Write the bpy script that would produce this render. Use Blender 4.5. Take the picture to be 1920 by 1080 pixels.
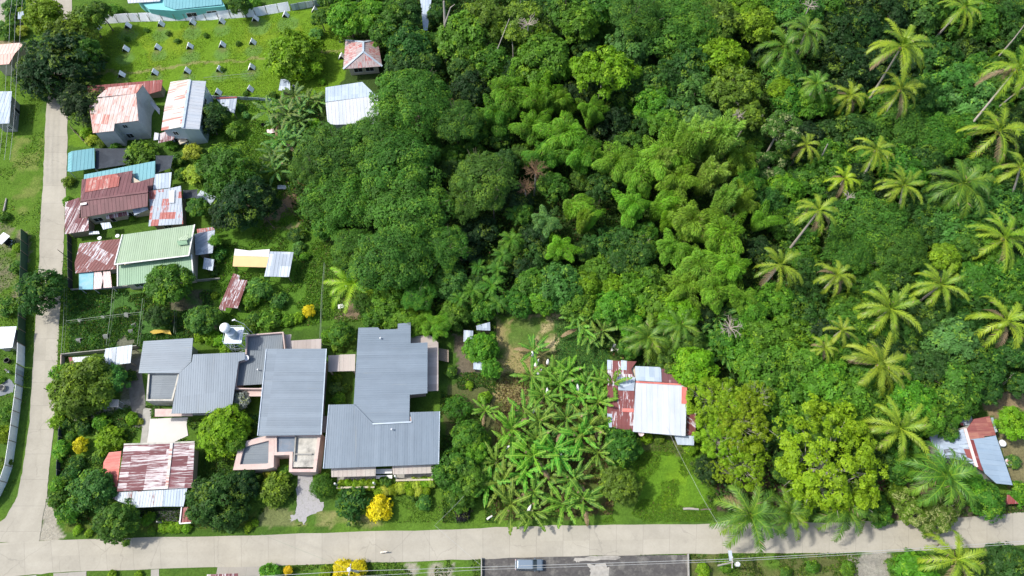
import bpy, math, random
import numpy as np
from mathutils import Vector, Matrix
R = math.radians
S = bpy.context.scene
C = S.collection
for o in list(bpy.data.objects): bpy.data.objects.remove(o)

# ---------------------------------------------------------------- camera, sky, sun, exposure
CAM_H, TILT, FPX = 125.0, R(25.5), 1280.0
cam = bpy.data.cameras.new('camera'); cam.sensor_width = 36.0; cam.lens = 24.0
cam.clip_start = 1.0; cam.clip_end = 4000.0
camo = bpy.data.objects.new('camera', cam); C.objects.link(camo)
camo.location = (0, 0, CAM_H); camo.rotation_euler = (TILT, 0, 0)
S.camera = camo
SUN_EL = R(52.0)
TO_SUN = Vector((-1.0, 0.12, 0.0)).normalized() * math.cos(SUN_EL) + Vector((0, 0, math.sin(SUN_EL)))
w = bpy.data.worlds.new("World"); S.world = w; w.use_nodes = True
nt = w.node_tree
bg = nt.nodes['Background']; sk = nt.nodes.new('ShaderNodeTexSky'); sk.sky_type = 'NISHITA'
sk.sun_disc = False; sk.sun_elevation = SUN_EL; sk.sun_rotation = math.atan2(TO_SUN.x, TO_SUN.y)
sk.dust_density = 2.5; sk.air_density = 1.0
nt.links.new(sk.outputs[0], bg.inputs[0]); bg.inputs[1].default_value = 0.15
sl = bpy.data.lights.new('sun', 'SUN'); sl.energy = 3.0; sl.angle = R(3.0); sl.color = (1.0, 0.955, 0.88)
so = bpy.data.objects.new('sun', sl); C.objects.link(so)
so.rotation_euler = (-TO_SUN).to_track_quat('-Z', 'Y').to_euler(); so.location = (-60, 20, 150)
S.view_settings.view_transform = 'Standard'; S.view_settings.look = 'None'
S.view_settings.exposure = 0.58; S.view_settings.gamma = 1.0
S.render.engine = 'CYCLES'
S.cycles.max_bounces = 6; S.cycles.diffuse_bounces = 3; S.cycles.glossy_bounces = 2
S.cycles.transmission_bounces = 3; S.cycles.transparent_max_bounces = 4

# ---------------------------------------------------------------- photo measurements -> metres
CT, ST = math.cos(TILT), math.sin(TILT)
def at(px, py, h=0.0):
    """the point of the place at height h that the photograph shows at (px, py) of 1920x1080"""
    x = (px - 960) / FPX; y = -(py - 540) / FPX
    dy = y * CT + ST; dz = y * ST - CT
    t = (CAM_H - h) / -dz
    return Vector((x * t, dy * t, h))
def mpp(px, py, h=0.0):
    y = -(py - 540) / FPX
    return (CAM_H - h) / -(y * ST - CT) / FPX
def zf(x0, y0, k): return lambda *p: [(x0 + q[0] / k, y0 + q[1] / k) + tuple(q[2:]) for q in p]
z1 = zf(0, 0, 3.6); z2 = zf(0, 240, 3.375); z3 = zf(0, 500, 3.6); z4 = zf(0, 760, 3.375)
z5 = zf(400, 0, 3.6); z6 = zf(400, 280, 3.177); z7 = zf(420, 580, 4.0); z8 = zf(420, 780, 3.6)
q1 = zf(820, 560, 3.6); q2 = zf(820, 800, 3.692); q3 = zf(1280, 560, 3.0); q4 = zf(1280, 760, 3.0)
q5 = zf(1720, 760, 5.4); q6 = zf(160, 140, 7.385); q7 = zf(110, 260, 6.0); q8 = zf(400, 590, 10.8)

# ---------------------------------------------------------------- tagging
def top(name, loc, label, cat, group=None, kind=None):
    o = bpy.data.objects.new(name, None); C.objects.link(o); o.location = loc
    o.empty_display_size = 0.3
    o['label'] = label; o['category'] = cat
    if group: o['group'] = group
    return o
def tag(o, label=None, cat=None, group=None, kind=None):
    if label: o['label'] = label
    if cat: o['category'] = cat
    if group: o['group'] = group
    if kind: o['kind'] = kind
    return o
def origin(o):
    v = Vector((0, 0, 0))
    while o is not None: v = v + o.location; o = o.parent
    return v

class MB:
    def __init__(s): s.v = []; s.f = []; s.uv = []; s.hasuv = False
    def face(s, pts, uv=None):
        b = len(s.v); s.v += [tuple(p) for p in pts]; s.f.append(list(range(b, b + len(pts))))
        if uv: s.hasuv = True; s.uv += uv
        else: s.uv += [(p[0], p[1]) for p in pts]
    def mesh(s, vs, fs):
        b = len(s.v); s.v += [tuple(p) for p in vs]
        for f in fs:
            s.f.append([b + i for i in f]); s.uv += [(vs[i][0], vs[i][1]) for i in f]
    def box(s, c, size, rz=0.0, taper=1.0):
        x, y, z = size[0] / 2, size[1] / 2, size[2] / 2
        ca, sa = math.cos(rz), math.sin(rz); vs = []
        for dz in (-1, 1):
            k = 1.0 if dz < 0 else taper
            for dx, dy in ((-1, -1), (1, -1), (1, 1), (-1, 1)):
                a, b = dx * x * k, dy * y * k
                vs.append((c[0] + a * ca - b * sa, c[1] + a * sa + b * ca, c[2] + dz * z))
        s.mesh(vs, [(3, 2, 1, 0), (4, 5, 6, 7), (0, 1, 5, 4), (1, 2, 6, 5), (2, 3, 7, 6), (3, 0, 4, 7)])
    def bar(s, a, b, w, h, up=Vector((0, 0, 1))):
        a = Vector(a); b = Vector(b); d = (b - a)
        if d.length < 1e-5: return
        d.normalize(); sd = d.cross(up)
        if sd.length < 1e-3: sd = Vector((1, 0, 0))
        sd.normalize(); u = sd.cross(d)
        vs = []
        for p in (a, b):
            for i, j in ((-1, -1), (1, -1), (1, 1), (-1, 1)): vs.append(p + sd * (w / 2 * i) + u * (h / 2 * j))
        s.mesh(vs, [(3, 2, 1, 0), (4, 5, 6, 7), (0, 1, 5, 4), (1, 2, 6, 5), (2, 3, 7, 6), (3, 0, 4, 7)])
    def tube(s, pts, rad, n=6, cap=True):
        pts = [Vector(p) for p in pts]; vs = []; fs = []
        if not hasattr(rad, '__len__'): rad = [rad] * len(pts)
        for i, p in enumerate(pts):
            d = (pts[min(i + 1, len(pts) - 1)] - pts[max(i - 1, 0)]).normalized()
            a = d.cross(Vector((0.31, 0.95, 0.1))).normalized(); b = d.cross(a)
            for k in range(n):
                t = 2 * math.pi * k / n; vs.append(p + (a * math.cos(t) + b * math.sin(t)) * rad[i])
        for i in range(len(pts) - 1):
            for k in range(n):
                k2 = (k + 1) % n; fs.append((i * n + k, i * n + k2, (i + 1) * n + k2, (i + 1) * n + k))
        if cap: fs.append(tuple(range(n))[::-1]); fs.append(tuple((len(pts) - 1) * n + k for k in range(n)))
        s.mesh(vs, fs)
    def cyl(s, c, r, h, n=16, r2=None):
        r2 = r if r2 is None else r2; vs = []
        for z, q in ((0, r), (h, r2)):
            for k in range(n): vs.append((c[0] + q * math.cos(2 * math.pi * k / n), c[1] + q * math.sin(2 * math.pi * k / n), c[2] + z))
        s.mesh(vs, [(k, (k + 1) % n, n + (k + 1) % n, n + k) for k in range(n)] + [tuple(range(n))[::-1], tuple(range(n, 2 * n))])
    def ball(s, c, r, sz=1.0, n=14, m=8, jit=0.0, rnd=None):
        vs = []; fs = []
        for i in range(m + 1):
            a = math.pi * i / m
            for k in range(n):
                t = 2 * math.pi * k / n; q = r * (1 + (rnd.uniform(-jit, jit) if rnd and 0 < i < m else 0))
                vs.append((c[0] + q * math.sin(a) * math.cos(t), c[1] + q * math.sin(a) * math.sin(t), c[2] + q * math.cos(a) * sz))
        for i in range(m):
            for k in range(n): fs.append((i * n + k, (i + 1) * n + k, (i + 1) * n + (k + 1) % n, i * n + (k + 1) % n))
        s.mesh(vs, fs)
    def build(s, name, m, parent=None, label=None, smooth=False):
        me = bpy.data.meshes.new(name); o0 = origin(parent) if parent else Vector((0, 0, 0))
        me.from_pydata([(v[0] - o0.x, v[1] - o0.y, v[2] - o0.z) for v in s.v], [], s.f)
        u = me.uv_layers.new(name='UVMap'); u.data.foreach_set('uv', [c for t in s.uv for c in t])
        me.materials.append(m)
        if smooth: me.polygons.foreach_set('use_smooth', [True] * len(me.polygons))
        o = bpy.data.objects.new(name, me); C.objects.link(o)
        if parent: o.parent = parent
        if label: o['label'] = label
        return o

# ---------------------------------------------------------------- 2-D polygon tools
def area2(p): return sum(p[i][0] * p[(i + 1) % len(p)][1] - p[(i + 1) % len(p)][0] * p[i][1] for i in range(len(p))) / 2
def offset_poly(p, d):
    """mitred inset of a counter-clockwise polygon by d (positive = inward)"""
    n = len(p); out = []
    for i in range(n):
        a, b, c = p[i - 1], p[i], p[(i + 1) % n]
        e1 = Vector((b[0] - a[0], b[1] - a[1])).normalized(); e2 = Vector((c[0] - b[0], c[1] - b[1])).normalized()
        n1 = Vector((-e1.y, e1.x)); n2 = Vector((-e2.y, e2.x)); m = n1 + n2
        k = max(0.35, 1 + n1.dot(n2)); m = m / k
        out.append((b[0] + m.x * d, b[1] + m.y * d))
    return out
def inside(X, Y, poly):
    r = np.zeros(X.shape, bool); n = len(poly); j = n - 1
    for i in range(n):
        xi, yi = poly[i][0], poly[i][1]; xj, yj = poly[j][0], poly[j][1]
        if yi != yj:
            r ^= ((yi > Y) != (yj > Y)) & (X < (xj - xi) * (Y - yi) / (yj - yi) + xi)
        j = i
    return r

# ---------------------------------------------------------------- materials
def _mat(name):
    m = bpy.data.materials.new(name); m.use_nodes = True
    return m, m.node_tree, m.node_tree.nodes['Principled BSDF']
def N(t, kind, **kw):
    n = t.nodes.new('ShaderNode' + kind)
    for k, v in kw.items():
        if k.startswith('i_'): n.inputs[k[2:]].default_value = v
        else: setattr(n, k, v)
    return n
def mathn(t, op, a, b=None, c=None):
    n = t.nodes.new('ShaderNodeMath'); n.operation = op
    for i, v in enumerate((a, b, c)):
        if v is None: continue
        if isinstance(v, (int, float)): n.inputs[i].default_value = v
        else: t.links.new(v, n.inputs[i])
    return n.outputs[0]
def mixc(t, f, a, b, mode='MIX'):
    n = t.nodes.new('ShaderNodeMix'); n.data_type = 'RGBA'; n.blend_type = mode
    for s, v in ((0, f), (6, a), (7, b)):
        if isinstance(v, (int, float)): n.inputs[s].default_value = v
        elif isinstance(v, tuple): n.inputs[s].default_value = (v + (1,))[:4]
        else: t.links.new(v, n.inputs[s])
    return n.outputs[2]
def noise(t, vec, scale, detail=4, rough=0.6):
    n = N(t, 'TexNoise'); n.inputs['Scale'].default_value = scale; n.inputs['Detail'].default_value = detail
    n.inputs['Roughness'].default_value = rough; t.links.new(vec, n.inputs['Vector']); return n.outputs[0]
def ramp(t, v, lo, hi):
    n = N(t, 'MapRange'); n.inputs[1].default_value = lo; n.inputs[2].default_value = hi; n.clamp = True
    t.links.new(v, n.inputs[0]); return n.outputs[0]
def bump(t, bs, h, strength, dist):
    b = N(t, 'Bump'); b.inputs['Strength'].default_value = strength; b.inputs['Distance'].default_value = dist
    t.links.new(h, b.inputs['Height']); t.links.new(b.outputs[0], bs.inputs['Normal'])
MC = {}
def mat(name, col, rough=.8, var=.25, scale=1.5, spec=.3, metal=0.0, dirt=None, dirtk=.35):
    if name in MC: return MC[name]
    m, t, bs = _mat(name); tc = N(t, 'TexCoord').outputs['Object']
    n1 = noise(t, tc, scale, 5, .65)
    k = mathn(t, 'MULTIPLY_ADD', n1, var * 2, 1 - var)
    base = mixc(t, 1.0, tuple(col), k, 'MULTIPLY')
    if dirt:
        n2 = ramp(t, noise(t, tc, scale * .37, 6, .7), .5, .72)
        base = mixc(t, mathn(t, 'MULTIPLY', n2, dirtk), base, tuple(dirt))
    t.links.new(base, bs.inputs['Base Color'])
    bs.inputs['Roughness'].default_value = rough; bs.inputs['Specular IOR Level'].default_value = spec
    bs.inputs['Metallic'].default_value = metal
    MC[name] = m; return m
def roofmat(name, c1, c2, cover=.3, patch=.5, c3=None, streak=(.35, 2.6), rough=.45, spec=.35, sheet=(2.6, .85), soft=.08, pv=.15, c3cover=.2):
    """sheet-metal roofing: u runs down the sheets, v across them; streaky wear and odd replaced sheets"""
    if name in MC: return MC[name]
    m, t, bs = _mat(name); uv = N(t, 'UVMap').outputs[0]
    mp = N(t, 'Mapping'); mp.inputs['Scale'].default_value = (streak[0], streak[1], 1); t.links.new(uv, mp.inputs[0])
    n1 = noise(t, mp.outputs[0], 1.0, 6, .68)
    sn = N(t, 'VectorMath', operation='DIVIDE'); sn.inputs[1].default_value = (sheet[0], sheet[1], 1); t.links.new(uv, sn.inputs[0])
    fl = N(t, 'VectorMath', operation='FLOOR'); t.links.new(sn.outputs[0], fl.inputs[0])
    wn = N(t, 'TexWhiteNoise'); wn.noise_dimensions = '2D'; t.links.new(fl.outputs[0], wn.inputs['Vector'])
    x = mathn(t, 'ADD', n1, mathn(t, 'MULTIPLY_ADD', wn.outputs[0], patch, -patch / 2))
    thr = .5 + (.5 - cover) * .55
    f = ramp(t, x, thr - soft, thr + soft)
    a = mixc(t, f, tuple(c1), tuple(c2))
    if c3:
        mp2 = N(t, 'Mapping'); mp2.inputs['Scale'].default_value = (streak[0] * .6, streak[1] * 1.5, 1); mp2.inputs['Location'].default_value = (7, 3, 0)
        t.links.new(uv, mp2.inputs[0]); n3 = noise(t, mp2.outputs[0], 1.3, 5, .7)
        th = .5 + (.5 - c3cover) * .5
        a = mixc(t, ramp(t, n3, th - .04, th + .05), a, tuple(c3))
    wn2 = mathn(t, 'MULTIPLY_ADD', wn.outputs[0], pv * 2, 1 - pv)
    a = mixc(t, 1.0, a, wn2, 'MULTIPLY')
    n4 = noise(t, uv, .35, 5, .7); a = mixc(t, 1.0, a, mathn(t, 'MULTIPLY_ADD', n4, .3, .85), 'MULTIPLY')
    t.links.new(a, bs.inputs['Base Color']); bs.inputs['Roughness'].default_value = rough
    bs.inputs['Specular IOR Level'].default_value = spec
    MC[name] = m; return m
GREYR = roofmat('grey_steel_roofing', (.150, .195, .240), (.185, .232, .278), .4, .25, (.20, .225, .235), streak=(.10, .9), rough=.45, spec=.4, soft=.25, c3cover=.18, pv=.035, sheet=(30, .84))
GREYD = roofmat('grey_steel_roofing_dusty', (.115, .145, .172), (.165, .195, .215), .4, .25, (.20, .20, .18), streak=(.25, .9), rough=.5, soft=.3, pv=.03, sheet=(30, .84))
PINKW = roofmat('faded_pink_sheet', (.58, .50, .47), (.42, .16, .13), .20, .75, (.54, .36, .30), streak=(.5, 1.6), c3cover=.45, rough=.6, soft=.10, sheet=(2.3, 1.5), pv=.05)
WRUST = roofmat('white_rust_sheet', (.60, .58, .55), (.38, .13, .10), .36, .3, (.42, .33, .22), streak=(.08, 2.2), rough=.6, c3cover=.34, sheet=(2.6, 1.2))
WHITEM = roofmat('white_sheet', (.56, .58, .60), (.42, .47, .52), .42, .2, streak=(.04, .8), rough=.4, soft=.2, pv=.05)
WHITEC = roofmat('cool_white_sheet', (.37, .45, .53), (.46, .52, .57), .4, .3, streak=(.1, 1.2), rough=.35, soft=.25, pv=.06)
MAROON = roofmat('maroon_sheet', (.155, .066, .070), (.48, .40, .38), .10, .15, (.40, .09, .06), streak=(.12, 1.8), rough=.6, c3cover=.12, pv=.12)
MARST = roofmat('maroon_white_streaks', (.165, .050, .058), (.52, .48, .48), .46, .16, (.34, .20, .20), streak=(.22, 3.6), rough=.65, soft=.045, sheet=(3.0, .9), pv=.16, c3cover=.12)
MARST2 = roofmat('maroon_peeling', (.18, .055, .052), (.50, .50, .52), .33, .22, (.36, .09, .06), streak=(.55, 3.4), rough=.6, soft=.05, sheet=(2.4, 1.0), c3cover=.2)
REDPAT = roofmat('bright_red_patch', (.37, .11, .09), (.42, .32, .28), .30, .25, streak=(.8, 2.6), rough=.65)
SILVER = roofmat('old_galvanised_sheet', (.34, .40, .47), (.44, .49, .54), .4, .4, (.34, .12, .09), streak=(.3, 1.6), rough=.4, soft=.1, c3cover=.10, pv=.15)
SILVRU = roofmat('galvanised_rust_patches', (.38, .44, .50), (.32, .09, .075), .30, .75, (.56, .58, .60), streak=(.5, 2.2), rough=.5, sheet=(1.6, 1.6), c3cover=.25, pv=.15)
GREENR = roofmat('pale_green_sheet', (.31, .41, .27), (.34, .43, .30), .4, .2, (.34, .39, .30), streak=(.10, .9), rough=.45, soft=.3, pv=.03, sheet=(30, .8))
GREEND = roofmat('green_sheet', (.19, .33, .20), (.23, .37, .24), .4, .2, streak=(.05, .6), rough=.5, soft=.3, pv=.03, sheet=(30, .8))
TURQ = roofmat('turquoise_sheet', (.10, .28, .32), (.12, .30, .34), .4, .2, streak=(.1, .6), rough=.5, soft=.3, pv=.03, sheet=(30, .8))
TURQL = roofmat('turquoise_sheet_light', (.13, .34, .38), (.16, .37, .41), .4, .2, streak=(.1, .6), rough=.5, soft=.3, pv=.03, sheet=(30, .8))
DKRED = roofmat('dark_red_sheet', (.22, .05, .045), (.40, .26, .25), .16, .25, streak=(.2, 2), rough=.6)
REDTILE = roofmat('red_painted_sheet', (.50, .12, .10), (.60, .22, .18), .4, .2, streak=(.5, 1.5), rough=.6, soft=.2, pv=.06)
BEIGE = roofmat('beige_panel', (.36, .31, .28), (.44, .39, .36), .4, .5, streak=(.25, 1.4), rough=.75, soft=.25, pv=.05, sheet=(40, 1.7))
BEIGEL = roofmat('light_beige_panel', (.46, .42, .37), (.40, .35, .31), .4, .5, streak=(.2, 2.4), rough=.75, soft=.2, pv=.08, sheet=(40, 1.3))
CONC = mat('concrete_wall', (.33, .32, .29), .85, .22, 1.2, dirt=(.14, .14, .11), dirtk=.5)
CONCB = mat('bluish_cement_wall', (.38, .40, .42), .85, .2, .8, dirt=(.16, .17, .18), dirtk=.5)
CREAM = mat('cream_wall', (.50, .44, .34), .85, .2, 1.0, dirt=(.22, .19, .13))
PINK = mat('pink_plaster', (.56, .44, .39), .85, .18, 1.2, dirt=(.48, .22, .22), dirtk=.5)
PINKG = mat('pale_pink_plaster', (.52, .40, .36), .85, .18, 1.4, dirt=(.30, .25, .22), dirtk=.5)
PALEC = mat('pale_weathered_concrete', (.50, .48, .42), .85, .25, .9, dirt=(.12, .12, .11), dirtk=.8)
BLUEC = mat('blue_stained_slab', (.17, .21, .26), .8, .35, .9, dirt=(.30, .27, .26), dirtk=.7)
WHITEW = mat('white_paint', (.74, .73, .70), .6, .08, 1.0)
WOOD = mat('weathered_wood', (.26, .21, .16), .85, .3, 3.0)
DARKW = mat('dark_opening', (.018, .020, .024), .5, .2, 2.0)
GLASS = mat('dark_glass', (.03, .045, .055), .12, .1, 1.0, spec=.6)
DARKN = mat('black_shade_net', (.030, .038, .050), .75, .35, .8, dirt=(.06, .075, .09), dirtk=.8)
GREENN = mat('green_net', (.045, .095, .055), .85, .3, 2.0)
STEEL = mat('light_steel', (.52, .58, .64), .4, .1, 2.0, metal=.3)
BLKP = mat('black_plastic', (.015, .016, .018), .4, .2, 3.0)
WPLA = mat('white_plastic', (.72, .73, .75), .35, .04, 2.0)
REDP = mat('faded_red_plastic', (.60, .30, .28), .5, .15, 3.0)
POLEM = mat('pole_concrete', (.38, .36, .33), .8, .15, 2.0)
DPOLE = mat('dark_wood_pole', (.06, .05, .04), .8, .2, 2.0)
WIREM = mat('wire_aluminium', (.40, .41, .40), .5, .05, 1.0)
WIRED = mat('wire_grey_green', (.22, .27, .20), .7, .05, 1.0)
YELT = mat('orange_yellow_tarp', (.72, .50, .24), .6, .12, .7)
WHT = mat('white_tarp', (.68, .67, .65), .6, .05, 1.5)
BLUET = mat('blue_tarp', (.16, .42, .50), .55, .2, 1.0, dirt=(.40, .48, .56), dirtk=.5)
PINKT = mat('pale_pink_sheeting', (.74, .58, .56), .6, .12, 2.0)
YELC = mat('yellow_cloth', (.55, .40, .08), .8, .2, 2.0)
BARK = mat('bark', (.16, .13, .10), .9, .35, 3.0)
BARKL = mat('pale_bark', (.36, .33, .29), .9, .3, 2.0)
PALMB = mat('palm_bark', (.42, .37, .32), .9, .3, 3.0)

# ---------------------------------------------------------------- building kit
NOGO = []   # world XY polygons where nothing grows
class Bld:
    def __init__(s, name, at_px, label, cat='house', group=None):
        s.r = top(name, at(at_px[0], at_px[1], 0), label, cat, group)
    def slab(s, part, pts, m, rib=None, pitch=.8, th=.09, rw=.05, rh=.04, label=None, parent=None, flat=False, uvrot=None):
        """a roof sheet through the given (px, py, height) corners, with raised ribs"""
        P = [at(*p) for p in pts]
        A = np.array([[p.x, p.y, 1] for p in P]); z = np.array([p.z for p in P])
        a, b, c = np.linalg.lstsq(A, z, rcond=None)[0]
        if area2(P) < 0: P = P[::-1]
        P = [Vector((p.x, p.y, a * p.x + b * p.y + c)) for p in P]
        if rib is not None: d = at(*rib[1], P[0].z) - at(*rib[0], P[0].z); d = Vector((d.x, d.y))
        elif abs(a) + abs(b) > .01: d = Vector((-a, -b))
        else: d = Vector((P[1].x - P[0].x, P[1].y - P[0].y))
        d.normalize(); e = Vector((-d.y, d.x))
        o = P[0]; ou = 50 + round(abs(o.x * 7.3) % 40, 1); ov = 50 + round(abs(o.y * 5.1) % 40, 1)
        uvf = lambda q: ((q.x - o.x) * d.x + (q.y - o.y) * d.y + ou, (q.x - o.x) * e.x + (q.y - o.y) * e.y + ov)
        mb = MB(); lo = [p - Vector((0, 0, th)) for p in P]
        mb.face(P, [uvf(p) for p in P]); mb.face(lo[::-1], [uvf(p) for p in lo[::-1]])
        for i in range(len(P)):
            j = (i + 1) % len(P); q = [lo[i], lo[j], P[j], P[i]]; mb.face(q, [uvf(k) for k in q])
        if pitch and not flat:
            U = [uvf(p) for p in P]; v0 = min(u[1] for u in U); v1 = max(u[1] for u in U)
            v = v0 + pitch * .5
            while v < v1 - pitch * .2:
                xs = []
                for i in range(len(U)):
                    p, q = U[i], U[(i + 1) % len(U)]
                    if (p[1] > v) != (q[1] > v): xs.append(p[0] + (v - p[1]) / (q[1] - p[1]) * (q[0] - p[0]))
                xs.sort()
                for k in range(0, len(xs) - 1, 2):
                    if xs[k + 1] - xs[k] < .3: continue
                    q = []
                    for u in (xs[k] + .03, xs[k + 1] - .03):
                        x = o.x + (u - ou) * d.x + (v - ov) * e.x; y = o.y + (u - ou) * d.y + (v - ov) * e.y
                        q.append(Vector((x, y, a * x + b * y + c + rh / 2)))
                    sd = Vector((e.x, e.y, a * e.x + b * e.y)).normalized() * rw / 2; u_ = Vector((0, 0, rh))
                    b0, b1 = q[0] - u_ / 2, q[1] - u_ / 2
                    t0, t1 = b0 + u_, b1 + u_
                    uv4 = lambda L: [uvf(w_) for w_ in L]
                    for L in ([b0 - sd, t0 - sd * .5, t1 - sd * .5, b1 - sd], [t0 - sd * .5, t0 + sd * .5, t1 + sd * .5, t1 - sd * .5], [b1 + sd, t1 + sd * .5, t0 + sd * .5, b0 + sd]):
                        mb.face(L, uv4(L))
                v += pitch
        NOGO.append([(p.x, p.y) for p in P])
        return mb.build(part, m, parent or s.r, label)
    def walls(s, pts, m, inset=.45, z0=0.0, part='wall', drop=.12, label=None):
        P = [at(*p) for p in pts]
        if area2(P) < 0: P = P[::-1]
        q = offset_poly([(p.x, p.y) for p in P], inset)
        s.W = [Vector((q[i][0], q[i][1], P[i].z - drop)) for i in range(len(P))]; s.z0 = z0
        mb = MB(); n = len(P)
        for i in range(n):
            a, b = s.W[i], s.W[(i + 1) % n]
            mb.face([(a.x, a.y, z0), (b.x, b.y, z0), b, a])
        mb.face(s.W)
        s.wo = mb.build(part, m, s.r, label); NOGO.append(q); return s.wo
    def openings(s, side, specs, frame=WHITEW, pane=GLASS):
        """side = 'S','E','W','N': the wall whose outward normal points most that way. specs: (name, s0, s1, z0, z1)"""
        n = len(s.W); want = {'S': (0, -1), 'E': (1, 0), 'W': (-1, 0), 'N': (0, 1)}[side]; best = None
        for i in range(n):
            a, b = s.W[i], s.W[(i + 1) % n]; e = Vector((b.x - a.x, b.y - a.y)); L = e.length
            if L < .5: continue
            nn = Vector((e.y, -e.x)) / L; k = (nn.x * want[0] + nn.y * want[1]) * (1 + L * .05) + (-.5 if (nn.x * want[0] + nn.y * want[1]) < .6 else 0)
            if best is None or k > best[0]: best = (k, i, nn, L)
        _, i, nn, L = best; a, b = s.W[i], s.W[(i + 1) % n]
        N3 = Vector((nn.x, nn.y, 0)); e = Vector((b.x - a.x, b.y - a.y, 0)); 
        if side in 'S': pass
        for sp in specs:
            nm, s0, s1, q0, q1 = sp[:5]; pm = sp[5] if len(sp) > 5 else pane; fm = sp[6] if len(sp) > 6 else frame
            p0 = Vector((a.x, a.y, 0)) + e * s0; p1 = Vector((a.x, a.y, 0)) + e * s1
            fr = MB(); f = .07
            for x, y, zz0, zz1 in ((p0, p0 + e.normalized() * f, q0, q1), (p1 - e.normalized() * f, p1, q0, q1)):
                m_ = (x + y) / 2; fr.bar(m_ + Vector((0, 0, zz0)) + N3 * .03, m_ + Vector((0, 0, zz1)) + N3 * .03, f, .08, up=N3)
            fr.bar(p0 + Vector((0, 0, q1 + f / 2)) + N3 * .04, p1 + Vector((0, 0, q1 + f / 2)) + N3 * .04, .10, f)
            fr.bar(p0 + Vector((0, 0, q0 - f / 2)) + N3 * .05, p1 + Vector((0, 0, q0 - f / 2)) + N3 * .05, .12, f)
            if nm == 'window':
                mm = (p0 + p1) / 2; fr.bar(mm + Vector((0, 0, q0)) + N3 * .034, mm + Vector((0, 0, q1)) + N3 * .034, .05, .06, up=N3)
            fo = fr.build(nm, fm, s.r)
            pn = MB(); g = e.normalized() * f
            pn.bar((p0 + g + p1 - g) / 2 + Vector((0, 0, q0)) + N3 * .012, (p0 + g + p1 - g) / 2 + Vector((0, 0, q1)) + N3 * .012, (p1 - p0).length - 2 * f, .018, up=N3)
            pn.build('pane' if nm == 'window' else 'door_leaf', pm, fo)
    def cap(s, part, p, q, w=.35, h=.10, m=WHITEW, dz=.03):
        mb = MB(); a = at(*p) + Vector((0, 0, dz)); b = at(*q) + Vector((0, 0, dz)); mb.bar(a, b, w, h); return mb.build(part, m, s.r)
    def ring(s, part, pts, m, z0, w=.25, label=None):
        P = [at(*p) for p in pts]
        if area2(P) < 0: P = P[::-1]
        q = offset_poly([(p.x, p.y) for p in P], w); n = len(P); mb = MB()
        for i in range(n):
            j = (i + 1) % n
            a, b = P[i], P[j]; c, d = Vector((q[i][0], q[i][1], P[i].z)), Vector((q[j][0], q[j][1], P[j].z))
            mb.face([(a.x, a.y, z0), (b.x, b.y, z0), b, a]); mb.face([a, b, d, c]); mb.face([c, d, (d.x, d.y, z0), (c.x, c.y, z0)])
        NOGO.append([(p.x, p.y) for p in P]); return mb.build(part, m, s.r, label)
    def posts(s, pts, m=WOOD, w=.12, part='post', z0=0.0):
        for p in pts:
            a = at(*p); mb = MB(); mb.box((a.x, a.y, (z0 + a.z - .1) / 2), (w, w, a.z - .1 - z0)); mb.build(part, m, s.r)
# ---------------------------------------------------------------- ground
rng = np.random.default_rng(7)
def vnoise(X, Y, cell, seed, octs=4):
    out = np.zeros(X.shape); amp = 1.0; tot = 0
    for k in range(octs):
        r = np.random.default_rng(seed + k); G = r.random((257, 257)); c = cell / 2 ** k
        u = (X / c + 100 + seed) % 256; v = (Y / c + 100) % 256
        i = u.astype(int); j = v.astype(int); fu = u - i; fv = v - j
        fu = fu * fu * (3 - 2 * fu); fv = fv * fv * (3 - 2 * fv)
        out += amp * ((G[i, j] * (1 - fu) + G[i + 1, j] * fu) * (1 - fv) + (G[i, j + 1] * (1 - fu) + G[i + 1, j + 1] * fu) * fv)
        tot += amp; amp *= .55
    return out / tot
def W(pts, h=0.0): return [tuple(at(p[0], p[1], h))[:2] for p in pts]
gx = np.concatenate([[-1500, -700, -350, -200], np.arange(-150, 150.1, .5), [200, 350, 700, 1500]])
gy = np.concatenate([[-1500, -500, -150, -40], np.arange(-10, 165.1, .5), [200, 300, 600, 1800]])
GX, GY = np.meshgrid(gx, gy)
nz1 = vnoise(GX, GY, 9, 3); nz2 = vnoise(GX, GY, 2.5, 11); nz3 = vnoise(GX, GY, 1.2, 23, 2)
JX = GX + (vnoise(GX, GY, 3, 31) - .5) * 3.0; JY = GY + (vnoise(GX, GY, 3, 41) - .5) * 3.0
def lay(col, msk, c):
    c = np.array(c); m = np.clip(msk, 0, 1)[..., None]; return col * (1 - m) + c * m
def sm(x, a, b): return np.clip((x - a) / (b - a), 0, 1)
gc = np.zeros(GX.shape + (3,)); gc[:] = (.060, .125, .018)
gc = lay(gc, sm(nz1, .42, .62) * .8, (.100, .190, .022)); gc = lay(gc, sm(nz2, .55, .75) * .6, (.045, .095, .018))
def patch(poly, c, k=1.0, jit=True, nzm=None):
    global gc
    m = inside(JX if jit else GX, JY if jit else GY, W(poly)).astype(float) * k
    if nzm is not None: m = m * nzm
    gc = lay(gc, m, c)
GRASS_BR = (.120, .222, .016); GRASS_YE = (.165, .245, .018); DRY = (.34, .29, .13); SOIL = (.13, .095, .065); SAND = (.36, .33, .27)
forest = [(600, -20), (760, -20), (1960, -20), (1960, 730), (1880, 735), (1760, 790), (1700, 870), (1690, 965), (1350, 960), (1310, 830), (1300, 700), (1170, 690), (1060, 590), (930, 590), (850, 600), (700, 600), (640, 480), (560, 420), (530, 330), (560, 240), (620, 150), (640, 60)]
patch(forest, (.040, .070, .018), .9)
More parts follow.
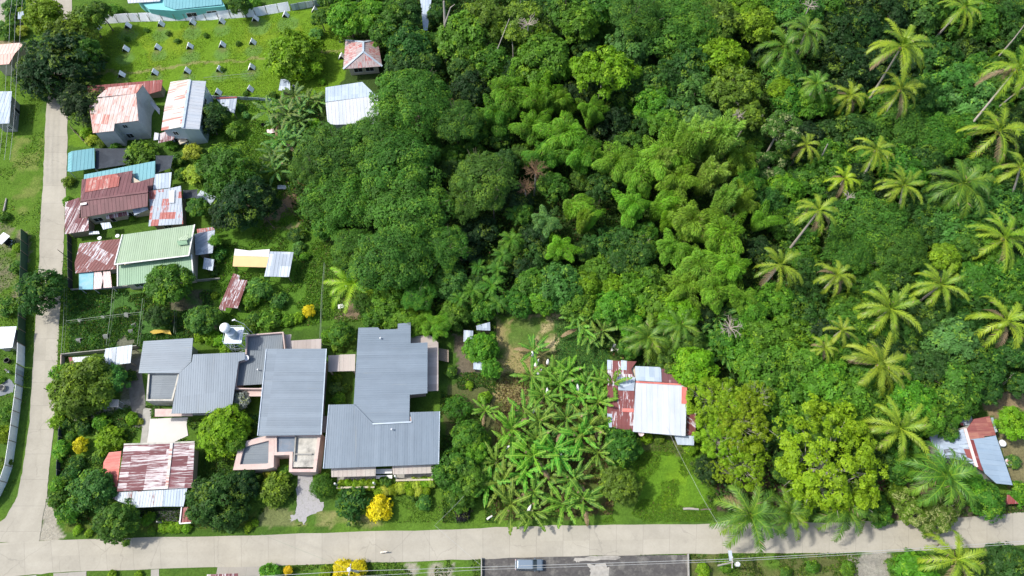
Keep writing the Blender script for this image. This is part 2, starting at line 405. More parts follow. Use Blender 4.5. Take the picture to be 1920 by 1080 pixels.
# the bright field with its grazed circles
patch([(185, 45), (600, 15), (640, 60), (650, 150), (600, 175), (440, 180), (190, 165)], GRASS_BR)
patch([(250, 60), (560, 40), (580, 120), (300, 150)], GRASS_YE, .9, nzm=sm(nz1, .45, .6))
patch([(185, 45), (260, 42), (210, 120), (190, 160)], (.10, .18, .02), .7)
for x, y, rx in ((240, 68, 19), (302, 66, 18), (360, 62, 19), (417, 57, 17), (485, 50, 22), (235, 110, 18), (298, 104, 16), (357, 107, 19), (417, 102, 17), (475, 95, 18), (228, 152, 15), (290, 148, 15), (352, 146, 16), (412, 142, 17), (470, 140, 18), (540, 45, 22)):
    c = at(x, y); rr = rx * mpp(x, y); d = np.hypot(GX - c.x, GY - c.y) + (nz3 - .5) * .8
    gc = lay(gc, sm(d, rr + .1, rr - .5) * .85, (.115, .22, .045)); gc = lay(gc, sm(d, rr * .5, rr * .2) * .5 * sm(nz2, .4, .6), (.08, .15, .04))
p0, p1 = at(180, 138), at(640, 92)
patch([(180, 136), (330, 122), (480, 108), (640, 92), (640, 98), (480, 112), (330, 127), (180, 142)], (.24, .23, .09), .8)
for x, y in ((235, 92), (295, 89), (355, 87), (416, 84), (473, 79), (227, 140), (289, 136), (350, 133), (411, 130), (471, 126), (239, 48), (301, 45), (360, 42), (415, 40), (478, 35)):
    c = at(x + 2, y + 8); d = np.hypot(GX - c.x, GY - c.y) + (nz3 - .5) * 1.2; gc = lay(gc, sm(d, 1.3, .3) * .55, (.17, .15, .07))
# left verge
patch([(-10, 150), (80, 150), (82, 300), (70, 640), (0, 640)], (.085, .165, .018))
patch([(20, 260), (75, 260), (72, 400), (30, 400)], (.19, .21, .06), .6, nzm=sm(nz2, .4, .6))
patch([(-10, 420), (60, 440), (45, 580), (-10, 600)], (.20, .17, .12), .8, nzm=sm(nz2, .35, .55))
patch([(-10, -10), (70, -10), (60, 40), (-10, 60)], (.38, .35, .30), .9)
patch([(-10, 75), (50, 75), (45, 100), (-10, 105)], (.26, .21, .13), .9)
patch([(130, 250), (160, 260), (160, 275), (126, 275)], GRASS_BR, .7)
# middle left grass
patch([(400, 180), (520, 185), (520, 320), (430, 300), (395, 230)], (.10, .20, .02))
patch([(405, 400), (560, 400), (640, 500), (640, 610), (480, 620), (400, 600)], (.075, .165, .018))
patch([(500, 385), (560, 395), (560, 430), (490, 430)], (.26, .19, .12), .9, nzm=sm(nz2, .35, .5))
patch([(530, 360), (565, 370), (560, 400), (530, 395)], (.24, .16, .10), .9)
patch([(130, 545), (400, 545), (395, 640), (130, 660)], (.060, .140, .030), .9)
patch([(300, 545), (400, 540), (400, 640), (300, 600)], (.13, .11, .08), .8, nzm=sm(nz2, .3, .5))
patch([(215, 630), (262, 635), (262, 770), (225, 770)], (.17, .16, .13), .8)
patch([(128, 770), (270, 750), (272, 762), (130, 785)], (.33, .31, .27), .9)
patch([(640, 560), (690, 570), (680, 600), (630, 595)], (.22, .15, .11), .8)
patch([(625, 480), (720, 490), (720, 560), (630, 560)], (.06, .12, .02), .8)
# garden fronts
patch([(120, 1000), (480, 990), (480, 960), (120, 975)], (.10, .145, .025), .9)
patch([(74, 1014), (100, 1014), (118, 1008), (95, 930), (85, 940)], SAND, .95)
patch([(480, 985), (560, 985), (560, 950), (500, 945)], (.16, .18, .07), .9)
patch([(550, 990), (720, 985), (700, 965), (620, 955), (560, 960)], (.24, .24, .09), .9, nzm=sm(nz2, .3, .55))
patch([(720, 985), (920, 980), (900, 900), (760, 920)], (.085, .165, .018))
patch([(840, 720), (930, 700), (930, 800), (830, 880)], (.10, .085, .045), .7)
patch([(850, 630), (895, 625), (900, 700), (860, 700)], (.15, .12, .09), .9)
# the mown clearing and the banana plot
patch([(925, 600), (1050, 585), (1060, 620), (1040, 680), (1000, 690), (980, 790), (925, 790)], (.30, .245, .11), .9, nzm=sm(nz2, .28, .5))
patch([(990, 595), (1048, 590), (1040, 665), (1000, 650)], (.42, .36, .19), .9, nzm=sm(nz2, .3, .5))
patch([(950, 600), (1010, 595), (1000, 650), (960, 660)], (.075, .15, .025), .85, nzm=sm(nz1, .4, .55))
patch([(1035, 600), (1135, 620), (1140, 690), (1080, 690), (1040, 680)], (.060, .15, .030), .9)
patch([(930, 760), (1140, 760), (1150, 965), (925, 975)], (.075, .065, .030), .85, nzm=sm(nz2, .3, .55))
patch([(1190, 820), (1300, 830), (1345, 960), (1190, 975)], (.100, .210, .016))
patch([(1250, 850), (1290, 850), (1300, 950), (1240, 950)], (.17, .30, .016), .7, nzm=sm(nz1, .4, .55))
patch([(1190, 815), (1290, 820), (1280, 850), (1200, 850)], (.11, .10, .05), .7)
patch([(1120, 950), (1340, 950), (1340, 982), (1120, 985)], (.085, .17, .02), .8)
patch([(1330, 830), (1480, 790), (1480, 950), (1350, 960)], (.085, .055, .045), .9)
patch([(1640, 840), (1760, 860), (1760, 960), (1640, 970)], (.10, .07, .05), .9)
patch([(1830, 740), (1930, 730), (1930, 800), (1860, 780)], (.26, .19, .11), .9)
patch([(1870, 780), (1930, 780), (1930, 960), (1900, 930)], (.19, .16, .085), .9)
patch([(1680, 940), (1930, 930), (1930, 970), (1690, 985)], (.16, .12, .09), .8)
# below the road
patch([(-20, 1068), (1960, 1068), (1960, 1200), (-20, 1200)], (.075, .140, .020), .7)
patch([(1290, 1040), (1640, 1040), (1640, 1110), (1290, 1110)], (.13, .125, .05), .7, nzm=sm(nz2, .3, .5))
patch([(755, 1060), (850, 1050), (850, 1100), (755, 1100)], (.33, .30, .24), .9, nzm=sm(nz2, .3, .45))
patch([(1590, 1040), (1670, 1037), (1660, 1100), (1600, 1100)], (.30, .28, .24), .9)
m, t, bs = _mat('ground_grass_and_soil')
at_ = N(t, 'Attribute', attribute_name='gcol'); tc = N(t, 'TexCoord').outputs['Object']
n1 = noise(t, tc, 2.2, 6, .75); n2 = noise(t, tc, .5, 4, .6); n3 = noise(t, tc, 9.0, 4, .7)
k = mathn(t, 'MULTIPLY', mathn(t, 'MULTIPLY_ADD', n1, 1.5, .25), mathn(t, 'MULTIPLY_ADD', n2, .7, .65))
k = mathn(t, 'MULTIPLY', k, mathn(t, 'MULTIPLY_ADD', n3, 1.1, .45))
c_ = mixc(t, 1.0, at_.outputs['Color'], k, 'MULTIPLY'); t.links.new(c_, bs.inputs['Base Color'])
bs.inputs['Roughness'].default_value = .95; bs.inputs['Specular IOR Level'].default_value = .1
bump(t, bs, n1, .9, .25)
ny, nx = GX.shape
vs = np.stack([GX, GY, np.zeros_like(GX)], -1).reshape(-1, 3)
I = (np.arange(ny - 1)[:, None] * nx + np.arange(nx - 1)[None]).reshape(-1)
F = np.stack([I, I + 1, I + 1 + nx, I + nx], -1)
def npmesh(name, V, F, mats):
    me = bpy.data.meshes.new(name); me.vertices.add(len(V)); me.vertices.foreach_set('co', np.ascontiguousarray(V, np.float32).ravel())
    k = F.shape[1]; me.loops.add(F.size); me.loops.foreach_set('vertex_index', np.ascontiguousarray(F, np.int32).ravel())
    me.polygons.add(len(F)); me.polygons.foreach_set('loop_start', np.arange(0, F.size, k, dtype=np.int32))
    for q in mats: me.materials.append(q)
    me.update(calc_edges=True); return me
me = npmesh('ground', vs, F, [m])
a_ = me.attributes.new('gcol', 'FLOAT_COLOR', 'POINT')
a_.data.foreach_set('color', np.concatenate([np.clip(gc, 0, 1), np.ones(gc.shape[:2] + (1,))], -1).astype(np.float32).ravel())
g = bpy.data.objects.new('ground', me); C.objects.link(g); g['kind'] = 'structure'

# roads
def roadmat(name, col, joint=4.6, dark=(.23, .22, .19), jw=.10, patchy=.5):
    m, t, bs = _mat(name); uv = N(t, 'UVMap').outputs[0]; tc = N(t, 'TexCoord').outputs['Object']
    n1 = noise(t, tc, .18, 6, .7); n2 = noise(t, tc, 2.5, 5, .75); n3 = noise(t, tc, 14, 3, .7)
    sp = N(t, 'SeparateXYZ'); t.links.new(uv, sp.inputs[0])
    fl = mathn(t, 'FLOOR', mathn(t, 'DIVIDE', sp.outputs[0], joint)); side = mathn(t, 'FLOOR', mathn(t, 'DIVIDE', sp.outputs[1], 2.5))
    cb = N(t, 'CombineXYZ'); t.links.new(fl, cb.inputs[0]); t.links.new(side, cb.inputs[1])
    wn = N(t, 'TexWhiteNoise'); wn.noise_dimensions = '2D'; t.links.new(cb.outputs[0], wn.inputs['Vector'])
    k = mathn(t, 'MULTIPLY', mathn(t, 'MULTIPLY_ADD', n1, .45, .78), mathn(t, 'MULTIPLY_ADD', n2, .22, .88))
    k = mathn(t, 'MULTIPLY', k, mathn(t, 'MULTIPLY_ADD', wn.outputs[0], .08, .96)); k = mathn(t, 'MULTIPLY', k, mathn(t, 'MULTIPLY_ADD', n3, .14, .93))
    c = mixc(t, 1.0, tuple(col), k, 'MULTIPLY')
    def line(v, per, wd):
        fr = mathn(t, 'FRACT', mathn(t, 'DIVIDE', v, per)); d = mathn(t, 'ABSOLUTE', mathn(t, 'SUBTRACT', fr, .5))
        return mathn(t, 'GREATER_THAN', d, .5 - wd / per / 2)
    l = mathn(t, 'MAXIMUM', line(sp.outputs[0], joint, jw), line(sp.outputs[1], 100.0, jw))
    l = mathn(t, 'MULTIPLY', l, mathn(t, 'MULTIPLY', ramp(t, n2, .3, .55), .45))
    c = mixc(t, l, c, dark)
    st = ramp(t, noise(t, tc, .55, 6, .75), .56, .72); c = mixc(t, mathn(t, 'MULTIPLY', st, patchy * .35), c, dark)
    # worn wheel bands and hairline cracks
    wv = mathn(t, 'ABSOLUTE', mathn(t, 'SUBTRACT', mathn(t, 'ABSOLUTE', mathn(t, 'SUBTRACT', sp.outputs[1], 50.0)), 1.25))
    wb = mathn(t, 'MULTIPLY', ramp(t, wv, .9, .1), mathn(t, 'MULTIPLY', ramp(t, n1, .35, .65), .10)); c = mixc(t, wb, c, (.56, .53, .46))
    vo = N(t, 'TexVoronoi', feature='DISTANCE_TO_EDGE'); vo.inputs['Scale'].default_value = .16; ds = N(t, 'VectorMath', operation='ADD'); nn_ = N(t, 'TexNoise'); nn_.inputs['Scale'].default_value = .8; t.links.new(tc, nn_.inputs['Vector'])
    t.links.new(tc, ds.inputs[0]); t.links.new(nn_.outputs['Color'], ds.inputs[1]); t.links.new(ds.outputs[0], vo.inputs['Vector']); cr = mathn(t, 'MULTIPLY', mathn(t, 'LESS_THAN', vo.outputs[0], .010), mathn(t, 'MULTIPLY', ramp(t, noise(t, tc, .07, 2), .48, .55), .28)); c = mixc(t, cr, c, dark)
    t.links.new(c, bs.inputs['Base Color']); bs.inputs['Roughness'].default_value = .9; bs.inputs['Specular IOR Level'].default_value = .2
    bump(t, bs, n2, .25, .05); return m
ROAD = roadmat('road_concrete', (.365, .340, .278), dark=(.19, .18, .155), patchy=.8)
def strip(name, L, Rr, m, z=.06, th=.3, kind='structure'):
    """a ribbon between two pixel polylines (same count); uv in metres along / across from the middle"""
    mb = MB(); u = 0; rnd = random.Random(5)
    A = []; B = []
    for i in range(len(L) - 1):
        for k in range(8):
            s = k / 8; a = at(L[i][0] * (1 - s) + L[i + 1][0] * s, L[i][1] * (1 - s) + L[i + 1][1] * s, z); b = at(Rr[i][0] * (1 - s) + Rr[i + 1][0] * s, Rr[i][1] * (1 - s) + Rr[i + 1][1] * s, z)
            A.append(a); B.append(b)
    A.append(at(*L[-1], z)); B.append(at(*Rr[-1], z))
    for i in range(len(A)):
        d = (B[i] - A[i]).normalized(); A[i] = A[i] - d * rnd.uniform(-.09, .09); B[i] = B[i] + d * rnd.uniform(-.09, .09)
    for i in range(len(A) - 1):
        u2 = u + ((A[i + 1] + B[i + 1]) / 2 - (A[i] + B[i]) / 2).length
        w1 = (A[i] - B[i]).length / 2; w2 = (A[i + 1] - B[i + 1]).length / 2; M1 = (A[i] + B[i]) / 2; M2 = (A[i + 1] + B[i + 1]) / 2
        mb.face([A[i], B[i], B[i + 1], A[i + 1]][::-1], [(u, 50 + w1), (u, 50 - w1), (u2, 50 - w2), (u2, 50 + w2)][::-1])
        for P_, sgn in ((A, 1), (B, -1)):
            lo1 = P_[i] - Vector((0, 0, th)); lo2 = P_[i + 1] - Vector((0, 0, th)); mb.face([P_[i], P_[i + 1], lo2, lo1], [(u, 50), (u2, 50), (u2, 50.1), (u, 50.1)])
        u = u2
    NOGO.append([(p.x, p.y) for p in A] + [(p.x, p.y) for p in B[::-1]])
    o = mb.build(name, m)
    if kind: o['kind'] = kind
    return o
strip('road', [(-260, 1018), (0, 1017), (118, 1012), (480, 1003), (820, 993), (1037, 985), (1340, 982), (1613, 978), (1780, 972), (1920, 960), (2150, 935)],
      [(-260, 1090), (0, 1084), (124, 1071), (480, 1062), (820, 1051), (1037, 1043), (1338, 1038), (1613, 1036), (1780, 1030), (1920, 1021), (2150, 1000)], ROAD)
strip('side_road', [(100, -120), (98, 0), (90, 130), (87, 194), (83, 278), (81, 335), (75, 420), (73, 500), (67, 589), (62, 680), (55, 790), (44, 873), (33, 930), (9, 972), (-60, 1017)],
      [(138, -120), (135, 0), (130, 130), (127, 194), (126, 278), (124, 335), (121, 420), (117, 507), (112, 589), (107, 680), (102, 790), (92, 873), (88, 930), (80, 972), (73, 1016)], ROAD, z=.056)
PAVE = roadmat('driveway_concrete', (.33, .31, .27), joint=3.0)
for nm, pts, m in (('path', [(30, 1082), (68, 1078), (72, 1130), (20, 1130)], PAVE), ('path', [(100, 1075), (162, 1071), (160, 1130), (100, 1130)], PAVE),
                   ('path', [(283, 1068), (298, 1067), (298, 1110), (282, 1110)], PAVE), ('path', [(408, 1062), (500, 1060), (490, 1110), (400, 1110)], PAVE)):
    mb = MB(); P = [at(p[0], p[1], .052) for p in pts]; P = P if area2(P) > 0 else P[::-1]; mb.face(P, [(p.x, p.y) for p in P]); o = mb.build(nm, m); o['kind'] = 'structure'; NOGO.append([(p.x, p.y) for p in P])
def pad(name, pts, m, z=.05, jit=0.0, sub=1, seed=1):
    rnd = random.Random(seed); P = [at(p[0], p[1], z) for p in pts]
    if area2(P) < 0: P = P[::-1]
    Q = []
    for i in range(len(P)):
        for k in range(sub):
            p = P[i].lerp(P[(i + 1) % len(P)], k / sub); Q.append(p + Vector((rnd.uniform(-jit, jit), rnd.uniform(-jit, jit), 0)))
    mb = MB(); mb.face(Q, [(p.x, p.y) for p in Q]); o = mb.build(name, m); o['kind'] = 'structure'; NOGO.append([(p.x, p.y) for p in Q]); return o
GRAVEL = mat('gravel', (.34, .33, .33), .9, .4, 5.0, dirt=(.14, .16, .08), dirtk=.5)
DKCON = mat('dark_concrete_lot', (.085, .080, .076), .9, .6, 1.4, dirt=(.24, .23, .20), dirtk=.8)
pad('gravel_path', z8((505, 375), (585, 380), (600, 480), (625, 560), (680, 590), (665, 640), (600, 660), (550, 690), (545, 740), (500, 690), (450, 715), (450, 680), (490, 640), (490, 500)), GRAVEL, .03, .25, 4)
pad('parking_lot', [(905, 1046), (1085, 1042), (1290, 1040), (1292, 1110), (903, 1110)], DKCON, .045, .06, 6)
pad('lot_patch', [(1102, 1058), (1130, 1056), (1142, 1068), (1138, 1100), (1100, 1100), (1108, 1075)], mat('pale_worn_patch', (.36, .34, .30), .9, .5, 1.6), .052, .3, 5, 4)
pad('lot_patch', [(1075, 1047), (1160, 1042), (1165, 1047), (1100, 1053), (1082, 1054)], MC['pale_worn_patch'], .051, .25, 5, 6)
PATIO = mat('white_patio_concrete', (.58, .56, .53), .8, .08, 1.0)
pad('patio', z4((950, 85), (1190, 75), (1180, 120), (1190, 190), (1085, 240), (930, 245)), PATIO, .12, .03, 3)
pad('yard_paving', z3((845, 650), (960, 600), (960, 700), (1000, 1010), (970, 1080), (900, 1080), (880, 900)), mat('yard_concrete', (.17, .165, .15), .9, .5, 1.2, dirt=(.07, .08, .05), dirtk=.7), .03, .2, 4)
pad('garden_path', z4((905, 20), (960, 20), (930, 240), (890, 240)), mat('path_concrete', (.36, .35, .31), .9, .3, 1.5), .04, .1, 3)
pad('well_apron', [(-20, 735), (0, 722), (18, 710), (28, 722), (24, 735), (0, 743), (-20, 750)], mat('wet_grey_apron', (.17, .19, .21), .8, .2, 2.0), .03, .1, 3)
# ---------------------------------------------------------------- houses (heights in metres)
def Hh(pts, h): return [(p[0], p[1], h) for p in pts]
# tall house with faded pink roof
b = Bld('two_storey_house', (255, 250), 'tall grey cement house with patchy faded pink and white metal roof', 'house')
b.slab('roof', q6((160, 312, 7.6), (702, 262, 7.6), (738, 640, 6.2), (400, 672, 6.2), (395, 780, 5.7), (100, 802, 5.7), (70, 452, 6.4)), PINKW, pitch=.9)
b.slab('roof', q6((160, 312, 7.6), (310, 178, 6.9), (803, 125, 6.9), (702, 262, 7.6)), PINKW, pitch=.9)
b.walls(q6((702, 262, 7.5), (803, 130, 6.8), (320, 185, 6.8), (90, 460, 6.2), (110, 790, 5.6), (395, 770, 5.6), (400, 680, 5.9), (735, 645, 6.1)), CONCB, .12)
b.openings('S', [('window', .12, .40, .8, 2.2), ('window', .25, .45, 4.2, 5.2)], frame=STEEL, pane=DARKW)
b.slab('porch_roof', q6((310, 800, 3.0), (400, 770, 3.2), (475, 790, 3.2), (470, 835, 2.7), (300, 845, 2.7)), DKRED, pitch=.6, label='small dull red porch roof')
mb = MB(); A = at(*q6((420, 860, 1.0))[0]); mb.box((A.x, A.y, 1.0), (1.0, .12, 2.0)); mb.build('door', DKRED, b.r)
b.slab('side_hood', q6((905, 350, 3.4), (1030, 470, 3.0), (1025, 550, 2.8), (900, 400, 3.2)), CONCB, pitch=0, flat=True)
# low red shed behind
b = Bld('shed', (260, 170), 'low dark red metal shed behind the pink-roofed tall house', 'shed')
b.slab('roof', z1((590, 580, 3.2), (1098, 538, 3.2), (1088, 612, 2.7), (1010, 632, 2.7), (600, 655, 2.7)), DKRED, pitch=.8)
b.walls(z1((600, 583, 3.1), (1090, 543, 3.1), (1080, 610, 2.6), (610, 650, 2.6)), WOOD, .3)
# house with half white, half rust-streaked gable
b = Bld('gable_house', (345, 250), 'tall house with one plain white and one rust-streaked roof slope', 'house')
b.slab('roof', q6((1180, 102, 5.4), (1445, 62, 6.6), (1330, 722, 6.6), (1050, 775, 5.4), (1100, 420, 5.4)), WRUST, pitch=.9, label='white roof slope with rust streaks')
b.slab('roof', q6((1452, 80, 6.6), (1672, 90, 5.6), (1580, 757, 5.6), (1335, 745, 6.6)), WHITEM, pitch=.9, label='clean white roof slope')
b.cap('ridge_cap', (160 + 1448 / 7.385, 140 + 72 / 7.385, 6.66), (160 + 1345 / 7.385, 140 + 735 / 7.385, 6.66), .55, .08, WHITEC)
b.walls(q6((1190, 110, 5.3), (1445, 75, 6.5), (1660, 95, 5.5), (1575, 735, 5.5), (1335, 725, 6.5), (1060, 765, 5.3)), WHITEC, .25)
b.openings('S', [('window', .35, .6, 3.4, 4.6), ('window', .15, .85, .6, 2.2)], pane=DARKW); b.openings('E', [('window', .2, .35, 3.2, 4.3), ('window', .6, .75, 3.2, 4.3)], pane=DARKW)
b.slab('porch_roof', q6((1010, 830, 2.9), (1170, 760, 3.2), (1235, 850, 2.9), (1220, 905, 2.6), (1010, 945, 2.6)), MARST, pitch=.7, label='rusty white porch roof')
b.slab('porch_roof', q6((960, 800, 3.3), (1015, 810, 3.3), (1005, 900, 3.0), (945, 905, 3.0)), WHITEM, pitch=.5, label='small white porch sheet')
b.slab('terrace_slab', q6((1260, 870, 1.9), (1345, 850, 1.9), (1420, 920, 1.9), (1310, 965, 1.9)), CREAM, pitch=0, flat=True)
# turquoise carport
b = Bld('carport', (152, 300), 'small turquoise metal roofed carport at the edge of the side road', 'carport')
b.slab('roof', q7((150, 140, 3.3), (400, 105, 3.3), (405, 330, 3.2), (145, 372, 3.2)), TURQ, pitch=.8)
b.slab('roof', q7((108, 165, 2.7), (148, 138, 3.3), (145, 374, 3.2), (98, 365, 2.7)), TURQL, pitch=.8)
b.posts(q7((112, 180, 2.8), (400, 120, 3.2), (400, 320, 3.1), (112, 360, 2.8)), STEEL)
def netc(px, label, pts, m=DARKN):
    o = top('shade_net', at(px[0], px[1], 0), label, 'shade net'); P = [at(*p) for p in pts]
    if area2(P) < 0: P = P[::-1]
    mb = MB(); cx = sum((p for p in P), Vector()) / len(P); n = len(P); k = 5
    for i in range(n):
        a, b_ = P[i], P[(i + 1) % n]
        for j in range(k):
            r0, r1 = j / k, (j + 1) / k
            f = lambda p, r: cx.lerp(p, r) - Vector((0, 0, .35 * (1 - r * r)))
            if j == 0: mb.face([f(a, 0), f(a, r1), f(b_, r1)])
            else: mb.face([f(a, r0), f(a, r1), f(b_, r1), f(b_, r0)])
    mb.build('net', m, o)
    for p in P:
        mb = MB(); mb.tube([(p.x, p.y, 0), (p.x, p.y, p.z)], .04, 6); mb.build('post', STEEL, o)
    NOGO.append([(p.x, p.y) for p in P])
netc((200, 300), 'black shade net stretched beside the turquoise carport', q7((410, 110, 2.6), (760, 110, 2.6), (800, 285, 2.6), (410, 345, 2.6)))
netc((305, 290), 'black shade net between the turquoise roof and the yellow bushes', q7((1092, 190, 2.6), (1290, 190, 2.6), (1260, 330, 2.6), (1092, 390, 2.6)))
netc((360, 362), 'dark net square right of the patched silver roof', q7((1400, 580, 2.2), (1560, 570, 2.2), (1560, 660, 2.2), (1400, 680, 2.2)))
# maroon house
b = Bld('old_house', (215, 370), 'old house with long maroon roof and bright red patch by the side road', 'house')
b.slab('roof', q7((245, 690, 5.0), (262, 460, 4.1), (830, 355, 4.1), (815, 500, 4.5), (1000, 478, 4.3), (1003, 590, 5.0)), MAROON, pitch=.75)
b.slab('roof_patch', q7((312, 452, 4.28), (540, 408, 4.28), (640, 395, 4.28), (688, 430, 4.40), (672, 535, 4.70), (295, 602, 4.80)), REDPAT, pitch=.75, th=.03, label='bright red and white patched sheets')
b.slab('roof', q7((245, 705, 5.0), (1003, 603, 5.0), (1000, 762, 4.1), (250, 888, 4.1)), MAROON, pitch=.75)
b.cap('ridge_cap', q7((245, 698, 5.05))[0], q7((1003, 597, 5.05))[0], .45, .07, MAROON)
b.cap('ridge_patch', q7((245, 740, 5.0))[0], q7((315, 728, 5.0))[0], .5, .06, WHITEW)
b.walls(q7((262, 480, 4.0), (815, 390, 4.1), (990, 490, 4.1), (990, 760, 4.0), (262, 880, 4.0)), CREAM, .5)
b.openings('S', [('window', .05, .2, .9, 2.2), ('door', .3, .38, 0, 2.1), ('window', .6, .8, .9, 2.2)], pane=DARKW)
b.slab('awning', q7((530, 865, 2.7), (780, 815, 2.7), (790, 858, 2.4), (538, 905, 2.4)), MARST, pitch=.5, label='rusty white awning under the eave')
b.slab('awning', q7((470, 950, 2.4), (575, 940, 2.4), (600, 1000, 2.1), (500, 1022, 2.1)), WHITEC, pitch=.5, label='small white awning sheet')
b.slab('eave_sheet', q7((830, 790, 3.1), (1000, 770, 3.1), (1010, 800, 2.8), (850, 860, 2.8)), SILVER, pitch=.5)
# front lean-to by road
b = Bld('lean_to', (140, 395), 'rusty maroon and white lean-to touching the side road, left of the maroon house', 'lean-to')
b.slab('roof', q7((80, 720, 3.2), (232, 660, 3.6), (238, 740, 3.6), (228, 890, 3.2), (340, 890, 3.0), (338, 1035, 2.8), (66, 1072, 2.7)), MARST, pitch=.6)
b.walls(q7((90, 730, 3.1), (228, 690, 3.1), (335, 895, 2.9), (330, 1025, 2.7), (75, 1060, 2.6)), WOOD, .3)
b.slab('yard_awning', q7((345, 1045, 2.2), (450, 1040, 2.2), (460, 1070, 2.1), (340, 1078, 2.0)), SILVER, pitch=.5)
b = Bld('annex', (240, 318), 'turquoise metal roof tucked behind the maroon house', 'annex')
b.slab('roof', q7((285, 400, 3.3), (1088, 250, 3.3), (1082, 440, 3.0), (1000, 455, 3.0), (835, 500, 3.0), (285, 470, 3.0)), TURQL, pitch=.8)
b.slab('roof', q7((840, 500, 3.15), (1000, 455, 3.2), (1075, 432, 3.2), (1045, 590, 3.0), (1000, 600, 3.0), (995, 490, 3.1)), MAROON, pitch=.75, label='small maroon roof corner')
b.walls(q7((295, 410, 3.2), (1080, 265, 3.2), (1070, 440, 2.9), (300, 470, 2.9)), CREAM, .4)
mb = MB(); P = at(*q7((845, 450, 3.0))[0]); mb.box((P.x, P.y, 3.4), (.7, 1.4, .9)); mb.build('chimney_box', CONC, b.r)
b = Bld('patched_annex', (283, 378), 'silver sheet roof with rust red patches right of the maroon house', 'annex')
b.slab('roof', q7((1010, 590, 3.8), (1232, 560, 3.9), (1375, 530, 3.9), (1400, 960, 3.2), (1010, 985, 3.2), (1030, 800, 3.5)), SILVRU, pitch=.7)
b.slab('roof_sheet', q7((1238, 585, 4.02), (1305, 575, 4.02), (1300, 720, 3.80), (1240, 722, 3.80)), WHITEM, pitch=0, th=.03, label='new white roof sheet')
b.slab('roof', q7((1085, 400, 3.3), (1270, 378, 3.3), (1255, 550, 3.0), (1060, 575, 3.0)), WHITEC, pitch=.7, label='plain pale blue-white roof')
b.walls(q7((1025, 600, 3.6), (1370, 545, 3.6), (1390, 950, 3.0), (1025, 975, 3.0)), WOOD, .4)
b.openings('S', [('window', .3, .6, .9, 2.0)], pane=DARKW)
# green roof house
b = Bld('green_house', (290, 480), 'house with pale green ribbed gable roof edged in white', 'house')
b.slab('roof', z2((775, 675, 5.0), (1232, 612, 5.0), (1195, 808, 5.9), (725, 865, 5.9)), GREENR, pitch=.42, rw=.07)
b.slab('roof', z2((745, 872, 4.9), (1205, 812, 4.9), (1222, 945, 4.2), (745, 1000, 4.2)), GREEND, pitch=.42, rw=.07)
for p, q in ((z2((775, 675, 5.05))[0], z2((725, 865, 5.95))[0]), (z2((1232, 612, 5.05))[0], z2((1195, 808, 5.95))[0]), (z2((725, 865, 5.95))[0], z2((1195, 808, 5.95))[0]), (z2((745, 868, 4.95))[0], z2((745, 1002, 4.25))[0]), (z2((1212, 800, 4.95))[0], z2((1224, 947, 4.25))[0])):
    b.cap('fascia', p, q, .22, .16, WHITEW)
b.slab('roof_vent', z2((1118, 712, 6.0), (1180, 705, 6.0), (1187, 735, 6.0), (1128, 742, 6.0)), GREEND, pitch=.4, label='raised vent box')
b.slab('vent_hood', z2((1128, 700, 6.1), (1190, 672, 6.3), (1188, 706, 6.2), (1122, 714, 6.1)), GREENR, pitch=.4)
b.walls(z2((785, 690, 4.8), (1215, 630, 4.8), (1210, 935, 4.0), (755, 985, 4.0)), CREAM, .5)
b.openings('S', [('window', .1, .25, 1.0, 2.3), ('door', .4, .48, 0, 2.1)])
b = Bld('garage', (180, 480), 'garage with peeling maroon sheets left of the pale green roof', 'garage')
b.slab('roof', z2((505, 730, 3.4), (770, 700, 3.7), (722, 850, 3.5), (735, 893, 3.2), (478, 920, 2.9), (472, 855, 3.1)), MARST2, pitch=.6)
b.walls(z2((515, 740, 3.3), (740, 715, 3.3), (715, 880, 3.1), (485, 905, 2.8)), CONC, .3)
b.slab('tarp', z2((500, 916, 2.6), (592, 912, 2.6), (588, 1020, 2.4), (500, 1022, 2.4)), BLUET, pitch=0, flat=True, label='blue tarpaulin')
b.slab('canopy', z2((596, 912, 2.7), (640, 909, 2.7), (652, 950, 2.6), (640, 1015, 2.4), (592, 1020, 2.4)), PINKT, pitch=.3, label='pale pink canopy sheet')
b.slab('canopy', z2((652, 908, 2.7), (697, 905, 2.7), (708, 1008, 2.4), (655, 1012, 2.4)), PINKT, pitch=.3, label='pale pink canopy sheet')
b.posts(z2((505, 1015, 2.4), (590, 1015, 2.4), (705, 1005, 2.4)), STEEL)
b = Bld('side_shed', (383, 455), 'grey sheet lean-to right of the pale green roof', 'shed')
b.slab('roof', z2((1230, 672, 2.8), (1360, 645, 3.1), (1345, 790, 2.9), (1238, 805, 2.6)), SILVER, pitch=.7)
b.slab('roof_sheet', z2((1245, 640, 2.6), (1355, 625, 2.6), (1358, 643, 2.5), (1248, 668, 2.5)), SILVRU, pitch=.5)
b.walls(z2((1240, 680, 2.6), (1350, 655, 2.8), (1338, 785, 2.7), (1245, 798, 2.5)), WOOD, .25)
b = Bld('small_shed', (390, 495), 'very small pale shed below the grey lean-to by the green roof', 'shed')
b.slab('roof', z2((1292, 820, 2.3), (1355, 832, 2.3), (1345, 903, 2.1), (1283, 890, 2.1)), WHITEC, pitch=.6)
b.walls(z2((1298, 828, 2.2), (1348, 838, 2.2), (1340, 897, 2.0), (1290, 885, 2.0)), WOOD, .2)
